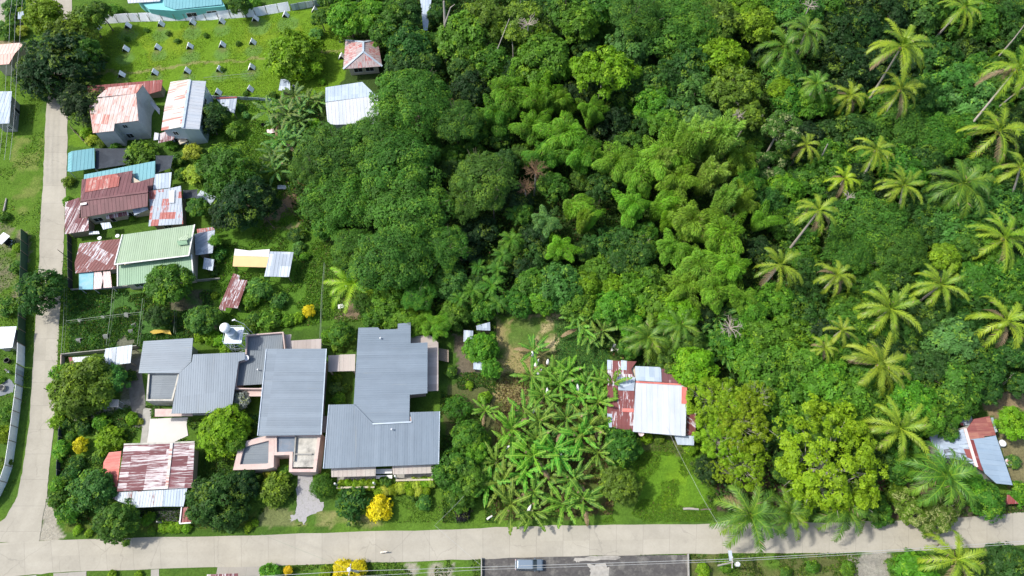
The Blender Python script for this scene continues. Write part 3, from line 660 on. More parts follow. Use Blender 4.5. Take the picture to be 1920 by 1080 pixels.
for (x, y), lb in zip(z2((630, 697), (743, 683)), ('left white satellite dish above the maroon garage roof', 'white satellite dish beside the corner of the green roof')):
    o = top('satellite_dish', at(x, y, 0), lb, 'satellite dish', 'satellite dishes'); P = at(x, y, 3.0)
    mb = MB(); mb.tube([(P.x, P.y, 0), (P.x, P.y, 2.9)], .04, 6); mb.build('mast', STEEL, o)
    mb = MB(); mb.cyl((P.x, P.y, 2.9), .18, .16, 18, .42); mb.build('dish', WPLA, o)
# light sheds in the green yard
b = Bld('tarp_shelter', (470, 483), 'shelter with orange-yellow and white tarpaulin roof', 'shelter')
b.slab('tarp', z6((122, 632, 3.2), (128, 592, 2.9), (215, 604, 2.9), (335, 594, 2.9), (332, 640, 3.2)), WHT, pitch=0, label='white tarpaulin slope')
b.slab('tarp', z6((122, 633, 3.2), (332, 641, 3.2), (318, 703, 2.4), (115, 697, 2.4)), YELT, pitch=0, label='orange-yellow tarpaulin slope')
b.posts(z6((130, 600, 2.8), (325, 600, 2.8), (312, 695, 2.4), (122, 690, 2.4)))
b = Bld('shed', (525, 495), 'open shed with square silver sheet roof touching the yellow tarpaulin', 'shed')
b.slab('roof', z6((338, 608, 3.3), (478, 612, 3.3), (450, 760, 2.8), (303, 757, 2.8)), SILVER, pitch=.7)
b.posts(z6((345, 615, 3.2), (470, 620, 3.2), (442, 752, 2.8), (312, 750, 2.8)))
mb = MB(); P = at(527, 497, 0); mb.box((P.x, P.y, .45), (3.2, 2.2, .9)); mb.build('pen', WOOD, b.r)
b = Bld('chicken_shed', (436, 550), 'long narrow shed with rusty white roof standing alone on the grass', 'shed')
b.slab('roof', z6((120, 738, 2.3), (158, 752, 2.3), (152, 775, 2.3), (203, 780, 2.3), (145, 947, 2.0), (75, 942, 2.0), (70, 962, 2.0), (28, 955, 2.0)), MARST2, rib=z6((120, 738), (28, 955)), pitch=.6)
b.posts(z6((122, 745, 2.2), (195, 785, 2.2), (140, 940, 2.0), (35, 950, 2.0)))
mb = MB(); P = at(437, 549, 0); mb.box((P.x, P.y, .3), (1.4, 5.0, .6), R(-20)); mb.build('pen', WOOD, b.r)

# ---------------------------------------------------------------- grey compound, left house
b = Bld('grey_roof_house', (470, 740), 'sprawling house with several ribbed blue-grey roofs beside the water tower', 'house')
A1 = z3((968, 503, 4.6), (1303, 482, 4.6), (1290, 640, 4.3), (1210, 718, 4.1), (935, 718, 4.1))
b.slab('roof', A1, GREYR, rib=z3((968, 503), (1303, 492)), pitch=.42, rw=.055, rh=.03, label='upper left grey roof')
b.slab('roof', z3((1303, 592, 4.9), (1655, 577, 4.9), (1655, 625, 4.8), (1610, 640, 4.8), (1560, 985, 4.2), (1155, 992, 4.2), (1210, 720, 4.6), (1295, 640, 4.8)), GREYR, rib=z3((1303, 592), (1270, 992)), pitch=.42, rw=.055, rh=.03, label='middle grey roof')
b.walls(z3((985, 515, 4.2), (1290, 500, 4.2), (1280, 640, 4.0), (1205, 710, 3.9), (950, 712, 3.9)), CONC, .4)
b.walls(z3((1310, 605, 4.5), (1640, 592, 4.5), (1600, 640, 4.5), (1550, 975, 4.0), (1165, 982, 4.0), (1215, 725, 4.3)), CONC, .4)
b.openings('S', [('window', .2, .8, .9, 2.1)])
b.ring('parapet', z3((1000, 712, 3.5), (1215, 712, 3.5), (1165, 905, 3.3), (985, 905, 3.3)), PALEC, 0, .3)
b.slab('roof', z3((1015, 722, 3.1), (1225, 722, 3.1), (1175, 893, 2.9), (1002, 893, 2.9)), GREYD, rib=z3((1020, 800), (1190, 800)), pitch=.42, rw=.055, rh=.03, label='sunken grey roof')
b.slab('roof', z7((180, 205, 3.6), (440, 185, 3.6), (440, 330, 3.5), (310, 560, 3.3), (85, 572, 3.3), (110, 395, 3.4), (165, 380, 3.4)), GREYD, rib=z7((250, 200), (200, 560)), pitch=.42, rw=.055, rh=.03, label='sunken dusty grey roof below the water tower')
b.ring('parapet', z7((165, 190, 4.2), (445, 168, 4.2), (460, 310, 4.2), (310, 600, 3.8), (75, 598, 3.8), (100, 390, 4.0), (158, 375, 4.0)), PINKG, 0, .22)
b.slab('roof', z7((315, 296, 5.4), (768, 295, 5.4), (728, 942, 4.8), (250, 948, 4.8)), GREYR, rib=z7((310, 600), (750, 600)), pitch=.42, rw=.055, rh=.03, label='large right-hand grey roof')
for p, q in ((z7((318, 298, 5.42))[0], z7((253, 946, 4.82))[0]), (z7((768, 297, 5.42))[0], z7((729, 940, 4.82))[0])): b.cap('gutter', p, q, .16, .12, WHITEC)
b.walls(z7((335, 320, 5.2), (750, 315, 5.2), (712, 925, 4.6), (275, 930, 4.6)), CONC, .5)
b.openings('S', [('window', .1, .35, 1, 2.3), ('door', .5, .6, 0, 2.1), ('window', .7, .9, 1, 2.3)])
b.ring('parapet', z8((105, 180, 3.4), (340, 120, 3.4), (335, 345, 3.3), (285, 358, 3.3), (60, 365, 3.3)), PINK, 0, .95, label='pink parapet')
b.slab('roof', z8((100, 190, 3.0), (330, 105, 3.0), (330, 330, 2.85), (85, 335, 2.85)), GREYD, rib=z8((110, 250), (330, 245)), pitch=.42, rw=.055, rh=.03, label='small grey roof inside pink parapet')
b.ring('parapet', z8((335, 115, 3.4), (655, 115, 3.4), (620, 378, 3.3), (438, 378, 3.3), (442, 262, 3.3), (335, 265, 3.3)), PINK, 0, .55, label='pink parapet')
b.slab('flat_slab', z8((345, 110, 3.0), (486, 110, 3.0), (478, 262, 3.0), (340, 262, 3.0)), BLUEC, pitch=0, flat=True, label='blue-stained concrete slab')
b.slab('flat_slab', z8((492, 110, 3.1), (640, 110, 3.1), (612, 345, 3.1), (455, 345, 3.1)), PALEC, pitch=0, flat=True, label='pale weathered concrete slab')
b.cap('slab_beam', z8((487, 130, 3.3))[0], z8((474, 306, 3.3))[0], .22, .45, CONC); b.cap('slab_beam', z8((474, 258, 3.3))[0], z8((595, 258, 3.3))[0], .2, .3, CONC)
b.slab('canopy', z7((128, 603, 2.8), (288, 588, 2.8), (280, 652, 2.7), (150, 652, 2.7)), PINK, pitch=0, flat=True, label='pink concrete canopy')
b.slab('canopy', z3((1045, 960, 2.7), (1300, 960, 2.7), (1300, 1008, 2.6), (1045, 1012, 2.6)), PINK, pitch=0, flat=True, label='pink concrete canopy')
b.slab('deck', z7((455, 190, 2.9), (505, 188, 2.9), (500, 235, 2.9), (705, 222, 2.9), (730, 222, 2.9), (728, 310, 2.9), (448, 310, 2.9)), BEIGE, rib=z7((600, 220), (598, 300)), pitch=1.7, rw=.07, rh=.02, label='beige panelled flat roof')
b.posts(z7((712, 230, 2.8), (712, 290, 2.8)), CONC, .2)
b.slab('lower_deck', z8((665, 0, 1.9), (697, 0, 1.9), (690, 110, 1.9), (660, 112, 1.9)), BEIGE, pitch=0, flat=True)
# ---------------------------------------------------------------- grey compound, right house
b = Bld('grey_roof_house', (720, 740), 'large house with two joined ribbed blue-grey roofs, right of the walkway', 'house')
b.slab('roof', z7((1008, 138, 5.2), (1155, 135, 5.2), (1168, 152, 5.2), (1303, 147, 5.2), (1303, 108, 5.2), (1400, 98, 5.2), (1400, 255, 5.1), (1527, 248, 5.1), (1525, 628, 5.0), (1393, 640, 5.0), (1390, 842, 4.9), (1115, 858, 4.9), (972, 712, 5.0), (985, 500, 5.05)), GREYR, rib=z7((1000, 500), (1500, 492)), pitch=.42, rw=.055, rh=.03, label='upper grey roof')
b.slab('roof', z7((788, 716, 5.1), (972, 712, 5.1), (1115, 860, 4.95), (1407, 845, 4.95), (1395, 772, 5.05), (1617, 765, 5.05)) + z8((1450, 325, 4.3), (670, 355, 4.3)), GREYR, rib=z8((1080, 50), (1068, 330)), pitch=.42, rw=.055, rh=.03, label='lower grey roof')
b.cap('gutter', z7((1115, 860, 5.0))[0], z7((1407, 845, 5.0))[0], .25, .14, WHITEC); b.cap('gutter', z7((972, 712, 5.08))[0], z7((1115, 860, 5.0))[0], .2, .1, GREYR)
b.cap('fascia', z7((788, 716, 5.12))[0], z8((671, 354, 4.32))[0], .14, .12, WHITEC); b.cap('fascia', z7((1617, 766, 5.07))[0], z8((1449, 324, 4.32))[0], .14, .12, WHITEC)
b.walls(z7((1020, 155, 5.0), (1385, 120, 5.0), (1385, 265, 5.0), (1510, 265, 5.0), (1510, 610, 4.9), (1380, 625, 4.9), (1380, 785, 4.9), (1600, 780, 4.9)) + z8((1425, 305, 4.2), (700, 335, 4.2)) + z7((810, 735, 4.9), (985, 730, 4.9)), PINKG, .45)
b.openings('S', [('window', .05, .2, 1, 2.2), ('door', .45, .55, 0, 2.1), ('window', .7, .9, 1, 2.2)])
b.slab('deck', z7((1400, 200, 3.0), (1550, 195, 3.0), (1607, 250, 3.0), (1607, 610, 3.0), (1515, 615, 3.0), (1515, 260, 3.0), (1400, 262, 3.0)), BEIGE, rib=z7((1525, 400), (1607, 398)), pitch=1.65, rw=.07, rh=.02, label='beige panelled side roof')
b.slab('step_deck', z7((1610, 290, 1.0), (1685, 305, 1.0), (1685, 395, 1.0), (1610, 380, 1.0)), WOOD, pitch=.4, label='brown slatted landing')
b.slab('awning', z8((723, 340, 3.1), (1025, 335, 3.1), (1022, 405, 2.8), (725, 412, 2.8)), BEIGEL, rib=z8((870, 350), (868, 410)), pitch=.8, label='left weathered wooden awning')
b.slab('awning', z8((1135, 335, 3.1), (1420, 330, 3.1), (1420, 385, 2.8), (1140, 395, 2.8)), BEIGEL, rib=z8((1270, 345), (1268, 390)), pitch=.8, label='right weathered wooden awning')
for (x0, x1, y0, y1) in ((765, 1022, 350, 490), (1165, 1415, 340, 440)):
    c = [at(*p, .45) for p in z8((x0, y1), (x1, y1 - 5), (x1, y0), (x0, y0))]
    mb = MB(); mb.face([(p.x, p.y, .55) for p in c]); 
    for i in range(4):
        p, q = c[i], c[(i + 1) % 4]; mb.face([(p.x, p.y, 0), (q.x, q.y, 0), (q.x, q.y, .55), (p.x, p.y, .55)])
    mb.build('porch_floor', CONC, b.r)
    mb = MB(); mb.bar(c[0] + Vector((0, 0, .5)), c[1] + Vector((0, 0, .5)), .3, .9); mb.build('planter', CREAM, b.r)
    for q in (c[0], c[1]):
        mb = MB(); mb.box((q.x, q.y + .5, 1.5), (.25, .25, 2.6)); mb.build('column', WHITEW, b.r)
mb = MB(); c = [at(*p) for p in z8((1025, 375, 1.2), (1135, 372, 1.2))]; mb.bar(c[0], c[1], .8, .12); mb.bar(c[0] - Vector((0, .9, .5)), c[1] - Vector((0, .9, .5)), .6, .12); mb.build('front_steps', WHITEW, b.r)
b = Bld('walkway_roof', (640, 680), 'flat beige roof bridging the two grey roofed houses', 'walkway roof')
b.slab('roof', z7((782, 346, 3.2), (868, 342, 3.2), (868, 464, 3.2), (782, 468, 3.2)), BEIGE, rib=z7((820, 345), (818, 460)), pitch=1.3, rw=.06, rh=.02)
b.slab('roof', z7((870, 340, 3.35), (985, 336, 3.35), (982, 462, 3.35), (870, 464, 3.35)), BEIGEL, rib=z7((920, 345), (918, 460)), pitch=1.3, rw=.06, rh=.02, label='lighter roof panels')
b.posts(z7((795, 460, 3.1), (970, 458, 3.1), (795, 355, 3.1)), CONC, .2)
for (x, y, h), lb in (((420 + 1175 / 4, 580 + 220 / 4, 5.2), 'small white vent pipe on the upper part of the right grey roof'), ((420 + 1260 / 4, 580 + 902 / 4, 5.0), 'small white vent pipe on the lower right grey roof'), ((420 + 258 / 4, 580 + 455 / 4, 3.6), 'small white vent pipe on the sunken dusty roof')):
    P = at(x, y, h); mb = MB(); mb.cyl((P.x, P.y, h - .1), .09, .5, 10); mb.cyl((P.x, P.y, h + .4), .17, .12, 10, .05); tag(mb.build('vent_pipe', WPLA), lb, 'vent pipe', 'roof vent pipes')

# ---------------------------------------------------------------- rust striped house, lower left
b = Bld('rusty_roof_house', (275, 905), 'house with maroon and white striped rusty roof and red porch, lower left', 'house')
b.slab('roof', z4((785, 252, 3.9), (1085, 240, 3.9), (1052, 528, 3.6), (740, 545, 3.6)), MARST, rib=z4((785, 400), (1080, 385)), pitch=.55, label='wide left part of striped roof')
b.slab('roof', z4((1090, 238, 3.9), (1232, 235, 3.7), (1217, 520, 3.5), (1060, 528, 3.7)), MARST, rib=z4((1090, 400), (1230, 390)), pitch=.55, label='narrow right part of striped roof')
b.cap('ridge_cap', z4((1087, 238, 4.0))[0], z4((1055, 528, 3.7))[0], .5, .1, WRUST); b.cap('fascia', z4((785, 248, 3.95))[0], z4((1232, 232, 3.85))[0], .3, .12, PALEC)
b.slab('roof', z4((738, 550, 3.3), (1035, 535, 3.3), (1030, 640, 2.8), (830, 648, 2.8), (715, 590, 2.9)), roofmat('pale_sheet_rust_tips', (.50, .56, .60), (.20, .08, .07), .22, .5, streak=(.5, 1.8), sheet=(3, .8)), pitch=.5, label='pale rusty front slope')
b.slab('roof', z4((1037, 535, 3.3), (1185, 525, 3.3), (1160, 640, 2.8), (1032, 640, 2.8)), WHITEC, pitch=.5, label='pale turquoise-white front slope')
b.slab('porch_roof', z4((768, 290, 3.4), (690, 298, 3.0), (655, 360, 2.8), (645, 460, 2.7), (670, 538, 2.8), (738, 543, 3.2)), REDTILE, pitch=.5, rib=z4((768, 400), (650, 410)), label='red painted half-round porch roof')
b.walls(z4((795, 262, 3.6), (1220, 248, 3.6), (1205, 515, 3.4), (755, 535, 3.4)), CREAM, .4)
b.openings('S', [('window', .1, .3, 1, 2.1), ('door', .45, .53, 0, 2.1), ('window', .7, .9, 1, 2.1)])
b.slab('side_roof', z4((1150, 650, 2.4), (1195, 640, 2.4), (1215, 738, 2.3), (1140, 745, 2.3)), DKRED, pitch=.5, label='small dark red roof with white edge')
b.cap('fascia', z4((1150, 645, 2.5))[0], z4((1138, 748, 2.4))[0], .2, .15, WHITEW); b.cap('fascia', z4((1138, 748, 2.4))[0], z4((1215, 742, 2.4))[0], .2, .15, WHITEW)
c = [at(*p, .05) for p in z4((840, 655), (1140, 650), (1135, 740), (1010, 750), (880, 720))]; mb = MB(); mb.face(([p for p in c] if area2(c) > 0 else c[::-1])); mb.build('carport_floor', mat('near_black_floor', (.05, .055, .05), .8, .5, 2), b.r)  # near-black floor patch along the front of the carport
b.posts(z4((850, 700, 2.6), (990, 735, 2.6), (1130, 735, 2.6)), CONC, .2)
b = Bld('garden_table', (204, 757), 'blue-grey and brown roofed garden seat near the olive tree', 'garden seat')
b.slab('roof', z3((672, 900, 2.2), (735, 898, 2.2), (735, 950, 2.1), (668, 958, 2.1)), WHITEC, pitch=.5); b.slab('roof', z3((738, 896, 2.25), (802, 896, 2.2), (800, 948, 2.1), (738, 948, 2.15)), BEIGEL, pitch=.5)
b.posts(z3((678, 905, 2.1), (795, 902, 2.1), (795, 945, 2.1), (675, 952, 2.1)), STEEL, .08)
b = Bld('yard_shed', (220, 667), 'white sheet roofed shed against the net yard, left of the grey roofs', 'shed')
b.slab('roof', z3((712, 553, 3.0), (893, 528, 3.0), (880, 650, 2.7), (690, 672, 2.7)), WHITEC, pitch=.7); b.slab('roof_patch', z3((748, 552, 3.02), (785, 548, 3.02), (775, 660, 2.76), (760, 660, 2.76)), SILVRU, pitch=0, th=.02, label='rust stained sheet')
b.posts(z3((720, 560, 2.9), (885, 540, 2.9), (872, 642, 2.7), (700, 662, 2.7)), WOOD)
mb = MB(); P = at(222, 668, 0); mb.box((P.x, P.y, .6), (2.6, 1.4, 1.2)); mb.build('cage', WOOD, b.r)
b = Bld('wall_shed', (150, 675), 'low shed with white and red roof inside the corner wall', 'shed')
b.slab('roof', z3((490, 612, 2.4), (630, 603, 2.4), (625, 635, 2.2), (490, 645, 2.2)), WHITEM, pitch=.6); b.slab('roof', z3((462, 612, 2.4), (485, 610, 2.4), (498, 665, 2.2), (478, 672, 2.2)), DKRED, pitch=0)
b.posts(z3((495, 640, 2.2), (622, 632, 2.2)), WOOD)

# ---------------------------------------------------------------- house right of the bananas
b = Bld('white_roof_house', (1225, 760), 'house with big white roof and maroon rusty side roofs beside the banana plot', 'house')
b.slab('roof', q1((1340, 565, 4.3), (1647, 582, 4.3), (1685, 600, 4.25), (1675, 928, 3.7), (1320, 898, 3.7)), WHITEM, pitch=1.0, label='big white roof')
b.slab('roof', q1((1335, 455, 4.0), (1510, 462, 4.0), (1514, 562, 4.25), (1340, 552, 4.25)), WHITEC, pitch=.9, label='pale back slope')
b.slab('roof', q1((1513, 463, 4.0), (1655, 470, 4.0), (1625, 572, 4.25), (1517, 562, 4.25)), MAROON, pitch=.8, label='dark maroon back slope')
b.cap('ridge_cap', q1((1340, 562, 4.35))[0], q1((1647, 580, 4.35))[0], .3, .1, REDTILE)
b.slab('roof_patch', q1((1650, 592, 4.34), (1686, 600, 4.33), (1684, 712, 4.15), (1648, 708, 4.15)), REDTILE, pitch=0, th=.02, label='red painted sheet')
b.slab('roof', q1((1147, 415, 3.3), (1345, 425, 3.6), (1310, 475, 3.6), (1335, 560, 3.7), (1320, 905, 3.4), (1180, 868, 3.0), (1147, 800, 3.0)), MARST2, rib=q1((1230, 420), (1225, 860)), pitch=.8, label='patched maroon side roof')
b.slab('roof_patch', q1((1215, 528, 3.55), (1335, 530, 3.72), (1328, 622, 3.66), (1222, 618, 3.50)), SILVER, pitch=0, th=.02, label='silver roof sheet')
b.slab('roof_patch', q1((1240, 415, 3.50), (1280, 420, 3.58), (1278, 482, 3.58), (1240, 480, 3.50)), WHITEC, pitch=0, th=.02, label='white roof sheet')
b.slab('roof_patch', q1((1147, 413, 3.36), (1175, 415, 3.40), (1175, 478, 3.38), (1147, 478, 3.35)), WHITEC, pitch=0, th=.02, label='white corner sheet')
b.slab('roof_patch', q1((1146, 775, 3.06), (1180, 778, 3.12), (1178, 868, 3.06), (1160, 868, 3.03)), WHITEC, pitch=0, th=.02, label='white corner sheet')
b.slab('roof_patch', q1((1248, 740, 3.40), (1326, 742, 3.50), (1326, 766, 3.49), (1248, 764, 3.39)), REDTILE, pitch=0, th=.02, label='red sheet')
b.slab('side_roof', q1((1688, 765, 2.9), (1745, 768, 2.8), (1742, 925, 2.6), (1680, 920, 2.7)), MARST2, pitch=.7, label='narrow maroon side roof')
b.slab('porch_roof', q1((1600, 925, 2.6), (1735, 925, 2.6), (1732, 990, 2.3), (1622, 985, 2.3)), WHITEC, pitch=.7, label='low white porch roof')
b.walls(q1((1160, 430, 3.0), (1620, 475, 3.6), (1670, 600, 3.8), (1660, 915, 3.5), (1320, 888, 3.2), (1165, 850, 2.9)), CREAM, .4)
b.openings('S', [('window', .1, .3, .9, 2.0), ('door', .5, .58, 0, 2.0)])
# ---------------------------------------------------------------- house at the right edge
b = Bld('corner_house', (1830, 850), 'house with silver-blue, red and maroon roof at the right edge under palms', 'house')
b.slab('roof', q5((535, 345, 4.6), (690, 325, 4.2), (795, 305, 3.8), (965, 808, 3.6), (800, 790, 4.1), (690, 690, 4.5)), roofmat('light_blue_sheet', (.27, .36, .45), (.33, .41, .48), .4, .2, streak=(.1, .8), rough=.4, soft=.3, pv=.03), pitch=.9, label='plain light blue slope')
b.slab('roof', q5((505, 235, 4.6), (570, 140, 4.2), (735, 108, 3.9), (795, 305, 3.8), (680, 310, 4.2), (682, 350, 4.2), (535, 345, 4.55)), roofmat('rust_brown_sheet', (.30, .10, .085), (.38, .17, .12), .4, .4, (.20, .07, .06), streak=(.3, 3), soft=.1, pv=.1), pitch=.7, label='red brown slope')
b.slab('roof_strip', q5((530, 345, 4.72), (570, 350, 4.64), (665, 668, 4.60), (615, 640, 4.72)), DKRED, pitch=0, th=.02, label='maroon strip beside ridge')
b.cap('ridge_cap', q5((482, 235, 4.75))[0], q5((600, 625, 4.75))[0], .5, .12, PINKT)
b.slab('roof', q5((110, 285, 3.4), (270, 225, 3.7), (420, 255, 4.2), (470, 235, 4.6), (600, 620, 4.6), (490, 560, 4.2), (210, 520, 3.4)), roofmat('silver_black_streaks', (.36, .43, .52), (.09, .09, .10), .32, .3, (.26, .06, .06), streak=(.25, 2.8), soft=.04, c3cover=.12), pitch=.7, label='silver slope streaked with rust')
b.slab('roof_patch', q5((470, 440, 4.35), (530, 445, 4.66), (570, 555, 4.66), (500, 520, 4.36)), DKRED, pitch=0, th=.02, label='maroon sheets')
b.slab('back_roof', q5((390, 130, 3.4), (480, 85, 3.5), (545, 105, 3.5), (578, 195, 3.3), (450, 205, 3.2)), SILVRU, pitch=.6, label='small rusty hipped back roof')
b.slab('side_sheet', q5((745, 125, 3.3), (768, 122, 3.2), (812, 265, 3.1), (790, 275, 3.2)), WHITEC, pitch=0, label='white edge sheet')
b.walls(q5((130, 300, 3.2), (560, 160, 3.8), (725, 125, 3.7), (935, 770, 3.4), (800, 755, 3.6), (600, 640, 3.6), (230, 500, 3.2)), CONC, .45)
b.slab('porch_roof', q5((905, 905, 2.4), (935, 905, 2.6), (1025, 995, 2.3), (905, 1000, 2.2)), DKRED, pitch=.5, label='small maroon porch corner')
for (x, y), lb, m in zip(q5((865, 382), (930, 573)), ('white round water drum beside the light blue roof', 'round drum with faded red lid beside the light blue roof'), (WPLA, REDP)):
    o = top('water_drum', at(x, y, 0), lb, 'water drum', 'water drums'); P = at(x, y, 1.0); mb = MB(); mb.cyl((P.x, P.y, 0), .62, 1.0, 22, .62); mb.build('drum', WPLA, o); mb = MB(); mb.cyl((P.x, P.y, 1.0), .50, .05, 22, .46); mb.build('lid', m, o)
# ---------------------------------------------------------------- top buildings
b = Bld('barn', (650, 190), 'barn with plain white metal gable roof partly under the big trees', 'barn')
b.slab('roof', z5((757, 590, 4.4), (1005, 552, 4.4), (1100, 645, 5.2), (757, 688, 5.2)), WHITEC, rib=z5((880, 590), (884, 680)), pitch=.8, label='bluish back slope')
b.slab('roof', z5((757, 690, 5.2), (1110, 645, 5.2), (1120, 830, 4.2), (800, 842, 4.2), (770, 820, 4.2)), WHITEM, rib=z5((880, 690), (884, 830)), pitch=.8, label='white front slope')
b.walls(z5((770, 600, 4.2), (1000, 565, 4.2), (1100, 825, 4.0), (790, 830, 4.0)), CONCB, .3); b.openings('S', [('door', .3, .5, 0, 2.6)], pane=DARKW)
b = Bld('pavilion', (680, 115), 'square pavilion with hipped red and white rusty roof', 'pavilion')
AP, AQ = z5((1012, 283, 5.2))[0], z5((1012, 348, 5.2))[0]
c1, c2, c3, c4 = z5((892, 272, 3.6), (1108, 268, 3.6), (1140, 447, 3.4), (876, 466, 3.4))
HIP = roofmat('red_white_peeling', (.44, .37, .36), (.34, .10, .09), .42, .15, streak=(1.2, 3.4), soft=.07, sheet=(2, .9))
b.slab('roof', [c1, AP, AQ, c4], HIP, pitch=.7); b.slab('roof', [c4, AQ, c3], HIP, pitch=.7); b.slab('roof', [c3, AQ, AP, c2], HIP, pitch=.7); b.slab('roof', [c2, AP, c1], HIP, pitch=.7)
for p, q in ((c1, AP), (c2, AP), (c3, AQ), (c4, AQ), (AP, AQ)): b.cap('hip_cap', p, q, .45, .08, WHITEC)
b.walls([(c1[0] + 4, c1[1] + 3, 3.3), (c2[0] - 4, c2[1] + 3, 3.3), (c3[0] - 5, c3[1] - 3, 3.2), (c4[0] + 5, c4[1] - 3, 3.2)], CREAM, .5)
b.openings('S', [('window', .15, .45, .9, 2.2), ('window', .55, .85, .9, 2.2)], pane=DARKW)
b = Bld('turquoise_house', (340, 0), 'turquoise walled house with white front roof at the top edge', 'house')
b.slab('roof', z1((850, -40, 4.2), (1100, -60, 4.2), (1080, 8, 3.9), (865, 22, 3.9)), WHITEM, pitch=.8)
b.slab('roof', z1((1095, -50, 4.0), (1480, -80, 4.0), (1500, 30, 3.4), (1180, 62, 3.4), (1110, 40, 3.4)), TURQL, pitch=.8)
b.walls(z1((900, -30, 3.8), (1470, -60, 3.8), (1520, 40, 3.2), (1170, 72, 3.2), (1000, 60, 3.2)), mat('turquoise_paint', (.20, .55, .55), .7, .12, 1.0), .1)
b.openings('S', [('window', .2, .4, .8, 2.0), ('window', .6, .8, .8, 2.0)], pane=DARKW)
b = Bld('white_strip_roof', (794, 20), 'narrow white sheet roof among trees at the top edge', 'shed')
b.slab('roof', z5((1390, -60, 3.2), (1480, -60, 3.2), (1445, 205, 3.0), (1418, 205, 3.0)), WHITEC, pitch=.7); b.posts(z5((1400, 20, 3.1), (1460, 20, 3.1), (1435, 195, 3.0)), WOOD)
b = Bld('pink_roof_house', (20, 115), 'salmon pink roofed house at the left edge beside the dark tree', 'house')
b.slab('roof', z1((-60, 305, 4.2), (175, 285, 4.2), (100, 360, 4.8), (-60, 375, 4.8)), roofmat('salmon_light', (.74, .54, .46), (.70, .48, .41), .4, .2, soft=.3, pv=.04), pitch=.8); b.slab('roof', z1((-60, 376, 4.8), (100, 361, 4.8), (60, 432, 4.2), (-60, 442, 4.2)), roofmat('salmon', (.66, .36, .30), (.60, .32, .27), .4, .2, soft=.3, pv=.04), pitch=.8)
b.walls(z1((-50, 310, 4.0), (160, 292, 4.0), (60, 428, 4.0), (-50, 436, 4.0)), CREAM, .3)
b = Bld('white_roof_cottage', (5, 215), 'small cottage with pale blue-white roof at the left edge', 'cottage')
b.slab('roof', z1((-60, 618, 4.0), (80, 616, 4.0), (62, 832, 3.7), (-60, 838, 3.7)), WHITEC, pitch=.8); b.walls(z1((-50, 625, 3.8), (72, 622, 3.8), (58, 825, 3.6), (-50, 830, 3.6)), CONC, .3)
b.openings('S', [('window', .55, .85, .9, 2.0)], pane=DARKW); b.openings('E', [('window', .3, .45, 1, 2.2), ('door', .6, .75, 0, 2.1)], pane=DARKW)
b = Bld('flat_shed', (5, 632), 'shed with slanted pale roof at the left edge near the green net fence', 'shed')
b.slab('roof', z3((-40, 408, 3.0), (112, 403, 3.0), (83, 545, 2.6), (-40, 556, 2.6)), WHITEC, pitch=.8); b.walls(z3((-30, 415, 2.9), (105, 410, 2.9), (78, 540, 2.5), (-30, 548, 2.5)), CONC, .2)
b = Bld('tiny_shed', (42, 28), 'tiny blue-white metal shed beside trees, upper left', 'shed')
b.slab('roof', z1((122, 82, 2.6), (160, 75, 2.6), (158, 125, 2.4), (120, 128, 2.4)), WHITEC, pitch=.6); b.slab('roof', z1((162, 80, 2.4), (188, 88, 2.4), (186, 150, 2.2), (162, 122, 2.2)), SILVER, pitch=.6); b.posts(z1((125, 125, 2.4), (185, 145, 2.2)), WOOD)
b = Bld('garden_shed', (427, 193), 'tiny silver roofed shed beside the field border fence', 'shed')
b.slab('roof', z1((1460, 668, 2.6), (1600, 660, 2.6), (1582, 765, 2.3), (1530, 745, 2.3)), SILVER, pitch=.6); b.cap('ridge', z1((1460, 664, 2.7))[0], z1((1600, 657, 2.7))[0], .4, .1, DKRED); b.posts(z1((1470, 675, 2.5), (1590, 670, 2.5), (1575, 755, 2.3)), WOOD)
b = Bld('field_hut', (533, 158), 'tiny blue-grey roofed hut at the lower edge of the bright field', 'hut')
b.slab('roof', z5((455, 535, 2.4), (515, 532, 2.4), (520, 610, 2.1), (440, 610, 2.1)), SILVER, pitch=.6); b.walls(z5((462, 542, 2.3), (508, 540, 2.3), (512, 602, 2.0), (448, 602, 2.0)), WOOD, .1)
for pts, m, lb in ((q1((262, 182, 2.5), (355, 158, 2.5), (358, 215, 2.3), (265, 212, 2.3)), SILVER, 'small hut with pale tilted roof above the clipped tree'),
                   (q1((178, 212, 2.3), (242, 216, 2.3), (240, 285, 2.1), (176, 290, 2.1)), SILVER, 'small hut with grey-blue roof left of the clipped tree'),
                   (q1((245, 398, 2.3), (303, 410, 2.3), (308, 482, 2.1), (242, 475, 2.1)), WHITEC, 'small hut with white roof below the clipped tree')):
    b = Bld('poultry_hut', pts[0][:2], lb, 'hut', 'small huts behind the right grey roof'); b.slab('roof', pts, m, pitch=.6); b.walls(pts, WOOD, .2)
# house slivers at the bottom edge
b = Bld('roadside_roof', (418, 1085), 'rusty striped roof edge at the bottom of the photo', 'house')
b.slab('roof', [(388, 1077, 3.0), (446, 1075, 3.0), (446, 1140, 2.6), (380, 1140, 2.6)], MARST, pitch=.6); b.walls([(392, 1080, 2.9), (442, 1078, 2.9), (440, 1135, 2.6), (385, 1135, 2.6)], CREAM, .3)
